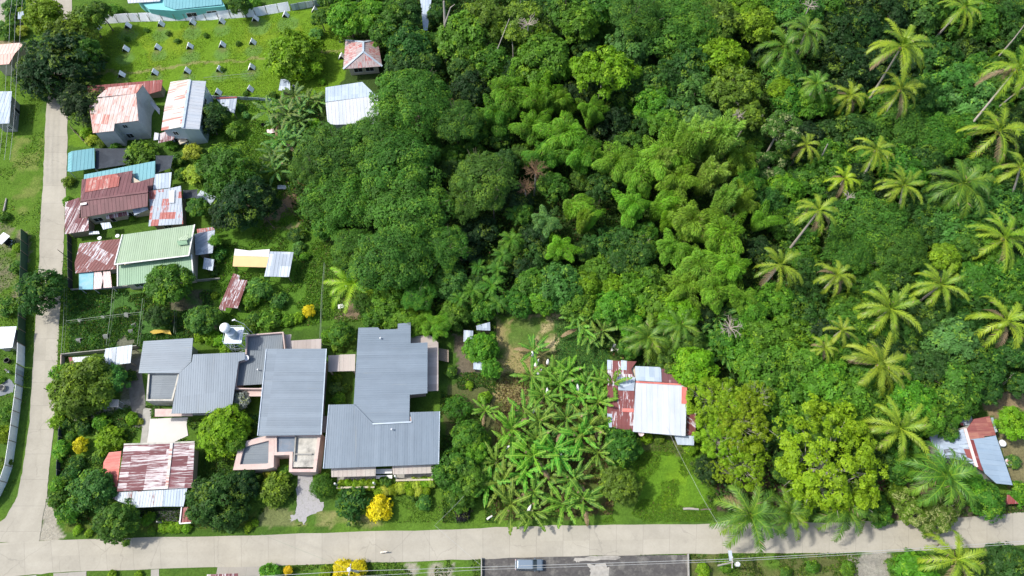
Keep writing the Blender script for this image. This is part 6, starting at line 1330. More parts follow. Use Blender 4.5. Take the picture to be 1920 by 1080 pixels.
P_(403, 210, 24, 'dk', 'dk', 6, 'dark tree right of the half-white roofed house'); P_(395, 232, 18, 'dk', 'vd', 5, 'very dark bush right of the half-white roofed house', ); P_(438, 243, 18, 'sh', 'br', 3, 'bright bush between the dark tree and the banana plants'); P_(460, 215, 9, 'sh', 'pa', None, 'pale bush right of the tiny silver shed'); P_(450, 202, 9, 'sh', 'te', None, 'bluish bush at the tiny silver shed corner'); P_(588, 230, 12, 'sh', 'li', None, 'lime bush left of the barn'); P_(603, 152, 8, 'sh', 'li', None, 'small lime sapling between field tree and barn')
P_(552, 98, 52, 'bl', 'li', 8, 'round yellow-green tree standing in the bright field'); P_(592, 62, 14, 'sh', 'pa', None, 'small bare-looking pale shrub above the field tree'); P_(510, 178, 9, 'sh', 'md', None, 'green bush left of the banana plants below the field')
for k, (x, y) in enumerate([(238, 73), (315, 62), (332, 76), (386, 66), (446, 81), (415, 130), (460, 175), (200, 110), (275, 56)]): P_(x, y, 6, 'sh', 'md', .7, None, name='weed_clump', cat='weeds', group='weed clumps in the bright field')
P_(310, 525, 45, 'bl', 'md', 8, 'round mid-green tree in front of the pale green roof'); P_(295, 590, 24, 'dk', 'dk', 5, 'small dark tree in the net yard below the round tree'); P_(373, 595, 30, 'bl', 'te', 5.5, 'airy bluish-green tree above the left grey roof')
for x, y, r_ in ((375, 628, 14), (395, 632, 15), (412, 640, 14), (425, 652, 14)): P_(x, y, r_, 'sh', 'li', 2.0, None, name='hedge_bush', cat='hedge', group='lime hedge bushes left of the water tower')
P_(464, 610, 14, 'sh', 'md', None, 'green bush right of the water tower'); P_(402, 553, 8, 'sh', 'li', None, 'small round bush left of the long rusty shed'); P_(488, 540, 24, 'sh', 'te', 4, 'bluish green bushy shrub right of the long rusty shed'); P_(470, 560, 18, 'sh', 'br', None, 'green bush below the long rusty shed'); P_(520, 560, 18, 'sh', 'te', None, 'soft green bush under the silver square roof'); P_(505, 600, 22, 'sh', 'bl_', None, 'light bush above the sunken dusty roof'); P_(540, 600, 14, 'sh', 'br', None, 'bright bush above the beige deck'); P_(478, 595, 14, 'sh', 'md', None, 'green bush above the water tower, left of the light bush')
P_(580, 583, 13, 'sh', 'ye', 2.2, 'small bright yellow bush alone on the grass'); P_(560, 595, 12, 'sh', 'li', None, 'lime bush left of the small yellow bush')
P_(555, 440, 16, 'sh', 'dk', None, 'dark bush right of the dry brown patch'); P_(560, 465, 14, 'sh', 'pa', None, 'pale shrub right of the yellow tarpaulin shelter'); P_(572, 480, 10, 'sh', 'br', None, 'small shrub right of the silver square roof')
P_(158, 722, 55, 'bl', 'ol', 7, 'big olive-yellow tree beside the side road'); P_(213, 708, 26, 'bl', 'te', 5, 'bluish tree right of the olive-yellow tree'); P_(110, 698, 18, 'sh', 'br', None, 'bright shrub reaching over the road edge'); P_(95, 725, 9, 'sh', 'li', None, 'lime plant at the road edge below the bright shrub'); P_(245, 705, 12, 'sh', 'dk', None, 'dark shrub beside the left grey roof')
P_(106, 790, 16, 'sh', 'li', None, 'lime plant at the road corner of the garden'); P_(122, 795, 10, 'sh', 'dk', None, 'dark plant inside the corner of the garden fence'); P_(190, 792, 18, 'sh', 'br', None, 'feathery palm-like garden plant left of the path'); P_(247, 784, 14, 'sh', 'li', None, 'yellow-green plant beside the garden path'); P_(262, 790, 7, 'sh', 'yp', None, 'small yellow plant beside the garden path'); P_(150, 835, 16, 'sh', 'ye', 2.2, 'orange-yellow croton in the corner garden'); P_(205, 822, 28, 'sh', 'li', 3, 'lime green airy shrub above the red porch'); P_(186, 855, 14, 'sh', 'te', None, 'bluish shrub between the yellow croton and red porch'); P_(113, 842, 17, 'sh', 'br', None, 'bright shrub left of the yellow croton')
P_(133, 818, 10, 'sh', 'md', None, 'green shrub above the yellow croton'); P_(155, 800, 16, 'sh', 'dk', None, 'dark shrub above the lime airy shrub'); P_(143, 870, 16, 'sh', 'dk', None, 'dark shrub below the yellow croton'); P_(107, 906, 16, 'sh', 'br', None, 'bright shrub at the roadside of the corner garden'); P_(105, 935, 18, 'sh', 'md', None, 'green shrub by the sandy road corner'); P_(125, 962, 24, 'sh', 'md', 3, 'green feathery bush at the sandy road corner'); P_(145, 950, 20, 'sh', 'dk', None, 'dark bush left of the bluish garden tree'); P_(145, 993, 9, 'sh', 'yg', None, 'small yellow plant at the sandy corner'); P_(166, 1000, 8, 'sh', 'li', None, 'small lime plant right of the yellow plant, road edge'); P_(130, 890, 18, 'sh', 'dk', None, 'dark garden bush left of the bluish tree'); P_(185, 985, 12, 'sh', 'dk', None, 'dark bush left of the round tree on the road edge')
P_(173, 918, 42, 'bl', 'te', 6.5, 'bluish-green tree left of the striped rusty roof'); P_(220, 975, 41, 'bl', 'md', 5.5, 'dense green round tree on the lower road edge, left'); P_(278, 972, 14, 'sh', 'br', None, 'small bush below the pale rusty front slope'); P_(284, 996, 8, 'sh', 'br', None, 'clipped green cube-like bush at the gate of the rusty house')
for k, x in enumerate((308, 322, 336, 350)): P_(x, 988, 11, 'sh', 'li', .9, None, name='hedge_bush', cat='hedge', group='low hedge under the rusty house')
P_(412, 810, 50, 'bl', 'li', 6.5, 'lime green soft tree over the left grey roof'); P_(440, 830, 18, 'bl', 'ol', 5, 'darker olive bough right of the lime green soft tree'); P_(402, 930, 58, 'dk', 'dk', 6.5, 'big dark dense tree right of the striped rusty roof'); P_(452, 905, 32, 'dk', 'vd', 5, 'very dark bush under the pink parapet corner'); P_(440, 960, 22, 'dk', 'dk', 4, 'dark bush right of the big dense dark tree')
P_(448, 750, 21, 'sh', 'asg', 3.6, 'silvery white shrub between two grey roofs'); P_(472, 790, 16, 'sh', 'dk', None, 'dark shrub below the silvery shrub'); P_(466, 805, 8, 'sh', 'yg', None, 'small yellow-green shrub below the silvery shrub')
P_(478, 980, 8, 'sh', 'li', None, 'small lime rosette plant near the road below the dark dense tree'); P_(465, 988, 9, 'sh', 'yg', None, 'yellow rosette plant by the road'); P_(432, 990, 9, 'sh', 'pa', None, 'pale plant with white flower by the road'); P_(517, 918, 30, 'sh', 'ol', 3, 'wide olive-yellow shrub left of the gravel path'); P_(492, 925, 16, 'sh', 'md', None, 'green shrub left of the olive shrub'); P_(532, 885, 16, 'sh', 'br', None, 'green bush in the notch between pink parapets'); P_(503, 885, 12, 'sh', 'yp', None, 'pale plant under the left pink parapet')
P_(605, 908, 28, 'rd', 'md', 2.8, 'round clipped bush right of the gravel path'); P_(660, 942, 33, 'sh', 'dk', 3.0, 'round dark glossy bush left of the yellow bush'); P_(711, 955, 25, 'sh', 'ye', 2.6, 'brilliant yellow bush on the front lawn')
for k, x in enumerate((640, 653, 666, 679, 692, 700)): P_(x, 909, 11, 'sh', 'yg', 1.5, None, name='planter_hedge', cat='hedge', group='yellow-green planter hedge under the left wooden awning')
for k, (x, y, r_) in enumerate(((712, 922, 12), (724, 920, 12), (738, 918, 13), (752, 915, 12), (765, 912, 12), (780, 908, 14), (795, 906, 14), (808, 905, 11), (770, 922, 8), (785, 922, 8), (800, 920, 8))): P_(x, y, r_, 'sh', ('yg', 'yp')[k % 2], 1.4, None, name='hedge_bush', cat='hedge', group='pale yellow hedge under the right wooden awning')
P_(722, 905, 14, 'sh', 'md', None, 'green bush between the two wooden awnings'); P_(795, 940, 16, 'sh', 'te', None, 'grey-green low bush on the right of the front lawn'); P_(775, 930, 10, 'sh', 'md', None, 'small dark green shrub below the pale yellow hedge'); P_(867, 963, 16, 'sh', 'bk', 1.6, 'blackish bush by the road left of the bananas')
P_(855, 885, 38, 'bl', 'md', 5.5, 'bright-leaved tree right of the lower grey roof, low'); P_(885, 900, 32, 'bl', 'br', 5.5, 'green tree left of the banana grove near the road'); P_(865, 930, 28, 'bl', 'md', 4, 'green bush above the blackish bush'); P_(878, 815, 34, 'bl', 'md', 5, 'tree with star-like leaves right of the lower grey roof'); P_(857, 764, 27, 'rd', 'md', 3.4, 'round fine-leaved bush right of the grey roofs'); P_(893, 845, 22, 'bl', 'br', 4.5, 'small bright tree left of the banana grove'); P_(845, 848, 14, 'sh', 'dk', None, 'dark shrub at the lower grey roof corner')
P_(902, 648, 32, 'bl', 'br', 4.6, 'clipped tree among the small huts'); P_(920, 690, 20, 'bl', 'br', 4.5, 'narrow tree below the clipped tree'); P_(845, 695, 13, 'sh', 'md', None, 'small green bush right of the beige side roof'); P_(880, 722, 8, 'sh', 'li', None, 'tiny lime shrub below the huts'); P_(910, 745, 14, 'sh', 'li', None, 'lime plants along the edge of the mown clearing')
P_(640, 622, 24, 'bl', 'md', 4, 'bushy green tree left of the upper grey roof'); P_(615, 628, 14, 'sh', 'br', None, 'green bush above the walkway roof'); P_(632, 648, 14, 'sh', 'md', None, 'ornamental plant above the walkway roof'); P_(628, 728, 14, 'sh', 'pa', None, 'pale rounded shrub in the court between the grey roofs'); P_(648, 728, 10, 'sh', 'md', None, 'green shrub in the court right of the pale shrub'); P_(635, 748, 14, 'sh', 'br', None, 'bright shrub at the bottom of the court'); P_(632, 707, 10, 'sh', 'ol', None, 'small speckled shrub below the walkway roof')
P_(1167, 835, 36, 'bl', 'md', 5, 'dark green tree between banana grove and white roofed house'); P_(1166, 908, 38, 'bl', 'ol', 5.5, 'round olive tree on the right side of the banana grove'); P_(1213, 820, 12, 'sh', 'yg', None, 'yellow flowering plants below the big white roof, left', ); P_(1238, 822, 10, 'sh', 'ol', None, 'low plants below the big white roof'); P_(1296, 838, 16, 'sh', 'li', None, 'lime bush at the low white porch roof')
# along the road, right half
P_(1307, 690, 42, 'bl', 'li', 8, 'tree with pale yellow leaf tips right of the maroon back roof'); P_(1345, 745, 50, 'yg', 'yg', 10, 'upper yellow-green tree right of the white roofed house'); P_(1385, 780, 58, 'yg', 'yg', 10, 'large yellow-green tree in the row right of the white roofed house'); P_(1345, 820, 46, 'yg', 'yg', 9, 'left yellow-green tree beside the small lawn'); P_(1395, 865, 44, 'yg', 'yg', 8, 'lowest yellow-green tree of the row beside the lawn'); P_(1420, 740, 28, 'yg', 'yg', 9, 'small yellow-green tree at the upper right of the row'); P_(1360, 880, 24, 'yg', 'yg', 7, 'small yellow-green bough above the roadside palms')
P_(1560, 868, 108, 'yg', 'yg', 12, 'broad flat-topped yellow-green tree with pale bare branches above the road', ry=.92); P_(1500, 935, 34, 'yg', 'yg', 7, 'small yellow-green bough at the lower left of the broad tree')
P_(1648, 955, 30, 'bl', 'md', 4, 'small tree dotted with white flowers beside the road'); P_(1715, 955, 34, 'fl', 'ol', 5, 'brownish sparse roadside tree below the right palms'); P_(1765, 965, 34, 'fl', 'ol', 5, 'dry olive roadside tree right of the brownish one'); P_(1740, 990, 20, 'fl', 'ol', 4, 'small dry bush hanging over the road'); P_(1680, 925, 22, 'sh', 'ol', None, 'brownish bush above the white-flowered tree'); P_(1855, 935, 34, 'bl', 'md', 6, 'green tree in front of the maroon porch corner'); P_(1830, 905, 24, 'bl', 'br', 6, 'green tree at the lower end of the light blue roof'); P_(1903, 790, 28, 'bl', 'li', 6, 'lime green round tree right of the red brown roof'); P_(1915, 925, 24, 'sh', 'br', None, 'green bush at the right edge beside the corner house'); P_(1780, 805, 18, 'bl', 'md', 6, 'tree growing over the silver rusty roof'); P_(1900, 865, 14, 'sh', 'te', None, 'dull bush beside the two water drums')
# below the road
P_(640, 1068, 20, 'sh', 'ye', 2, 'left yellow bush beside the capped pole'); P_(672, 1066, 18, 'sh', 'ye', 2, 'yellow bush right of the capped pole'); P_(612, 1072, 12, 'sh', 'yg', 2, 'yellow-green bush left of the capped pole'); P_(505, 1075, 22, 'sh', 'br', 2.5, 'green bush below the road near the concrete path'); P_(539, 1070, 9, 'sh', 'ye', 1.6, 'small yellow flower bush right of the green roadside bush'); P_(650, 1080, 12, 'sh', 'md', None, 'green bush under the capped pole')
P_(1318, 1070, 14, 'sh', 'li', None, 'lime bush right of the parking lot wall'); P_(1362, 1062, 12, 'sh', 'br', None, 'small bush left of the transformer pole'); P_(1525, 1062, 14, 'sh', 'md', None, 'green bush on the verge below the roadside palms'); P_(1590, 1068, 16, 'sh', 'br', None, 'bright bush left of the lower driveway'); P_(1475, 1072, 12, 'sh', 'md', None, 'low bush on the verge below the leftmost roadside palm')
P_(1715, 1070, 40, 'sh', 'br', 3, 'bright green bush mass right of the lower driveway'); P_(1890, 1052, 40, 'bl', 'dk', 5, 'dark bushy tree at the bottom right corner'); P_(1850, 1075, 26, 'bl', 'dk', 4, 'dark bush right of the lowest palm'); P_(1680, 1058, 18, 'sh', 'md', None, 'green shrub beside the lower driveway'); P_(210, 1078, 10, 'sh', 'yg', None, 'small yellow-green plant below the road, left'); P_(260, 1078, 8, 'sh', 'li', None, 'small lime plant below the road beside the narrow path')

# palms
palm(1470, 88, 46, 'coconut palm with a few lit fronds under the lime tree, upper centre right', green=True); palm(1512, 60, 40, 'darker coconut palm behind the upper lime tree', green=True, H_=12); palm(1807, 14, 40, 'coconut palm at the top edge, upper right', (1760, 65)); palm(1690, 88, 54, 'tall coconut palm with long bare trunk, upper right', (1630, 185)); palm(1688, 168, 46, 'coconut palm just below the tallest one, upper right', (1652, 225)); palm(1592, 180, 36, 'small coconut palm left of the pair of tall palms', (1577, 213)); palm(1905, 130, 56, 'coconut palm with very long leaning trunk at the right edge', (1815, 240)); palm(1873, 247, 58, 'broad coconut palm at the foot of the very long leaning trunk'); palm(1642, 282, 38, 'yellow coconut palm with curved trunk', (1613, 340)); palm(1511, 272, 32, 'small coconut palm beside the bare pole-like trunk', (1483, 308)); palm(1583, 336, 32, 'small ragged coconut palm left of the dead twigs', (1568, 358), tint='yg')
palm(1693, 348, 40, 'yellowish coconut palm above the broad dark crown', (1683, 393)); palm(1805, 345, 54, 'full green coconut palm, right side', (1780, 390), green=True); palm(1535, 395, 42, 'coconut palm on a long pale slanting trunk', (1488, 457)); palm(1462, 497, 44, 'coconut palm with trunk leaning to lower left, at the edge of the bamboo', (1433, 533)); palm(1568, 517, 38, 'coconut palm left of the broad dark crown'); palm(1668, 580, 54, 'large yellow-green coconut palm below the broad dark crown'); palm(1763, 535, 44, 'dull coconut palm below the small lime tree, right side'); palm(1883, 447, 55, 'coconut palm at the right edge, middle height'); palm(1912, 315, 40, 'coconut palm cut by the right edge below the broad one', (1890, 378)); palm(1885, 603, 58, 'big coconut palm at the right edge above the corner house'); palm(1648, 684, 56, 'big coconut palm above the broad yellow-green trees'); palm(1686, 803, 56, 'wide coconut palm left of the silver rusty roof')
palm(1773, 893, 62, 'green coconut palm over the silver rusty roof', green=True); palm(1407, 967, 62, 'dark coconut palm overhanging the lower road, left one', H_=7, green=True); palm(1478, 962, 44, 'dark coconut palm tucked right of the left roadside palm', H_=6, green=True); palm(1582, 950, 55, 'dark coconut palm under the broad yellow-green tree', H_=6, green=True); palm(1793, 1050, 58, 'yellowish coconut palm below the road, bottom right', H_=7); palm(1578, 620, 30, 'small yellow palm above the bushy canopy, middle right', H_=9); palm(1545, 652, 28, 'small lower yellow palm with grey spathe, middle right', H_=8); palm(664, 532, 54, 'young palm with fallen yellow fronds on the grass', H_=4.2, young=True, tint='li'); palm(1214, 634, 44, 'young feathery palm above the maroon side roof', H_=5, young=True, green=True); palm(1275, 610, 38, 'young feathery palm right of the other young palm', H_=6, young=True, green=True); palm(1530, 158, 30, 'half hidden palm left of the small coconut palm, upper right', green=True, H_=11); palm(1540, 810, 40, 'palm half hidden behind the broad yellow-green trees', green=True, H_=7)
# bare trunks
def bare(a, b_, label, ha=1.0, hb=14, r0=.22, m=BARKL, limbs=()):
    A = at(*a, ha); B = at(*b_, hb); o = top('bare_trunk', (A.x, A.y, 0), label, 'tree trunk'); mb = MB(); mb.tube([(A.x, A.y, 0), A.lerp(B, .5) + Vector((.2, 0, 0)), B], [r0, r0 * .8, r0 * .5], 8); mb.build('trunk', m, o)
    for (p, h) in limbs: mb = MB(); q = at(*p, h); mb.tube([A.lerp(B, .55), A.lerp(B, .8).lerp(q, .6), q], [r0 * .5, r0 * .3, r0 * .12], 6); mb.build('limb', m, o)
bare((1527, 313), (1552, 270), 'bare pole-like trunk right of the small coconut palm', 3, 9.5, .2); bare((834, 103), (832, 2), 'tall pale grey trunk with forked limb near the top edge', 3, 15, .42, limbs=(((853, 8), 15.5),))
bare((1880, 97), (1922, 45), 'bare slanting palm trunk at the upper right edge', 5, 13, .2, PALMB); bare((1866, 200), (1925, 160), 'thin bare trunk behind the long leaning palm', 5, 10, .16, PALMB); bare((1880, 722), (1900, 700), 'pale short trunk above the dry ground, right edge', .5, 4, .2); bare((903, 160), (955, 35), 'thin slanting pale trunk among the upper trees', 3, 14, .12); bare((963, 135), (957, 45), 'thin upright trunk below the pale-branched tree', 2, 12, .14)
def dead(px, py, rr, label, h=7, n=9, seed=1, m=None):
    c = at(px, py, h); o = top('dead_tree', (c.x, c.y, 0), label, 'dead tree'); r = random.Random(seed); R_ = rr * mpp(px, py, h); mb = MB(); mb.tube([(c.x, c.y, 0), (c.x + .1, c.y, h * .5), (c.x, c.y, h - R_ * .3)], [.22, .17, .12], 7); mb.build('trunk', BARKL, o)
    mb = MB(); f = Vector((c.x, c.y, h - R_ * .3))
    for k in range(n):
        a = k * 2.4 + r.random(); e = f + Vector((math.cos(a) * R_ * r.uniform(.6, 1), math.sin(a) * R_ * r.uniform(.6, 1), r.uniform(0, .7) * R_)); md = f.lerp(e, .5) + Vector((r.uniform(-.3, .3), r.uniform(-.3, .3), .2)); mb.tube([f, md, e], [.09, .06, .025], 5)
        for _ in range(4): e2 = md.lerp(e, r.random()); mb.tube([e2, e2 + Vector((r.uniform(-1, 1), r.uniform(-1, 1), r.uniform(0, .6))) * R_ * .35], [.035, .012], 4)
    mb.build('branches', m or mat('dead_wood', (.34, .29, .25), .9, .2, 3), o)
dead(1370, 612, 26, 'bare pinkish-grey dead tree right of the young palms', 7.5, 14); dead(1592, 368, 14, 'dead twigs below the small ragged palm', 8, 7, 2); dead(1206, 452, 16, 'dead spray of twigs between bamboo clumps', 6, 6, 3); dead(1750, 1000, 10, 'dead twigs at the upper road edge, right', 2, 5, 4)
BRN = mat('dry_brown_bamboo', (.16, .10, .055), .9, .3, 3)
dead(1004, 318, 24, 'dry brown bamboo spray left of the arching plumes', 9.5, 34, 5, BRN); dead(985, 350, 20, 'lower dry brown tangle at the edge of the big acacias', 8.5, 30, 6, BRN); dead(1385, 215, 14, 'bare twigs in the olive airy trees, upper right of centre', 11, 12, 7); dead(990, 42, 20, 'bare pale branches in the olive tree at the top', 13.5, 16, 8); dead(1520, 8, 18, 'bare forked pale branches at the top edge, right half', 13.5, 12, 9); pass
# rosettes of fern-like leaves
for k, (x, y, r_) in enumerate([(958, 449, 23), (941, 478, 20), (967, 400, 22), (932, 505, 20), (922, 535, 26), (897, 500, 18), (886, 545, 24), (932, 568, 20), (862, 560, 18), (805, 548, 16)]):
    h = 5.5; c = at(x, y, h); o = top('fern_tree', (c.x, c.y, 0), '', 'fern-like tree', 'star-leaved fern-like trees right of the big acacias'); L = r_ * mpp(x, y, h) * 1.1
    o['label'] = 'star-leaved fern-like tree, ' + ('largest upper one beside the dark gap', 'just below the largest upper one', 'topmost, at the acacia edge', 'in the middle of the diagonal row', 'large bright one in the lower group', 'small dim one left of the row', 'lower left of the large bright one', 'lowest one of the group', 'left, above the small huts', 'near the upper grey roof')[k]
    a = kid('leaves', ROSE[k % 2], o, vary((.060, .185, .020))); a.location = (0, 0, h); a.scale = (L,) * 3; a.rotation_euler.z = rt.uniform(0, 6); mb = MB(); mb.tube([(c.x, c.y, 0), (c.x, c.y, h)], [.1, .06], 6); mb.build('stem', BARK, o); THINGS.append((o, x, y, r_))
# banana plants
GR = [(1000, 657), (996, 704), (1066, 697), (984, 774), (1020, 742), (1050, 720), (1098, 722), (1125, 712), (1010, 790), (1085, 745), (1103, 800), (952, 832), (1005, 822), (1090, 818), (1132, 795), (930, 868), (1000, 855), (1052, 860), (943, 905), (1000, 922), (958, 945), (1093, 935), (1058, 945), (998, 958), (1030, 890), (960, 806), (1120, 755), (1150, 720), (915, 905), (1120, 850), (1062, 785), (1040, 842), (1075, 898), (985, 885), (1035, 700)]
GN = [(1108, 600), (1090, 612), (1130, 622), (1150, 590), (1118, 580), (1082, 590), (1105, 630)]
GU = [(553, 182), (530, 198), (563, 205), (522, 228), (543, 242), (575, 188), (527, 262), (513, 285), (560, 228), (505, 210), (540, 215), (512, 305), (552, 260), (595, 190), (517, 322)]
GE = [(1264, 643), (1357, 670), (1343, 597), (1315, 615), (1298, 655), (1380, 660), (1240, 600), (1325, 640)]
for (x, y) in GR: ban(x, y, rt.uniform(.85, 1.2))
for (x, y) in GN: ban(x, y, rt.uniform(.8, 1.1), grp='banana plants above the mown clearing', tint=(.10, .24, .03))
for (x, y) in GU: ban(x, y, rt.uniform(.85, 1.1), grp='banana plants below the bright field', tint=(.060, .165, .035))
for (x, y) in GE: ban(x, y, rt.uniform(.9, 1.2), grp='banana plants right of the young palms', tint=(.055, .155, .03))
ban(910, 770, .7, 'small banana plant between the round bush and the clearing', grp=None)
ban(1460, 830, .9, 'dark banana plant under the canopy below the yellow-green row', tint=(.03, .08, .02), grp=None)
for k, (x, y) in enumerate([(1007, 680), (998, 663), (1012, 697), (1026, 734), (1083, 727), (1005, 766), (980, 792), (953, 839), (1051, 853), (993, 953), (1027, 678)]):
    c = at(x, y, 2.3); o = top('fruit_bag', (c.x, c.y, 1.5), 'white bag over a banana bunch, ' + ('upper centre of the grove', 'topmost in the grove', 'just below the upper centre bag', 'middle of the grove, right of the slim one', 'slim one at the right of the grove', 'largest, in the centre left', 'triangular one at the left', 'lower left by the spiky leaves', 'lower centre of the grove', 'lowest, near the road', 'beside the clearing edge')[k], 'fruit bag', 'white bags over banana bunches')
    L = (1.5, .8, 1.2, 1.3, 1.4, 2.0, 1.1, 1.3, .9, 1.4, .8)[k]; a = rt.uniform(.6, 1.8); mb = MB(); d = Vector((math.cos(a), math.sin(a), 0)) * L * .5; q = Vector((c.x, c.y, 2.5))
    mb.tube([q - d + Vector((0, 0, -.3)), q - d * .4, q + d * .3 + Vector((0, 0, .25)), q + d * .9 + Vector((0, 0, .3))], [.26, .30, .22, .05], 7); mb.build('bag', WHT, o); mb = MB(); mb.tube([q + d * .85 + Vector((0, 0, .3)), q + d * 1.2 + Vector((0, 0, .25))], .03, 5); mb.build('stalk', mat('stalk', (.1, .16, .04)), o)

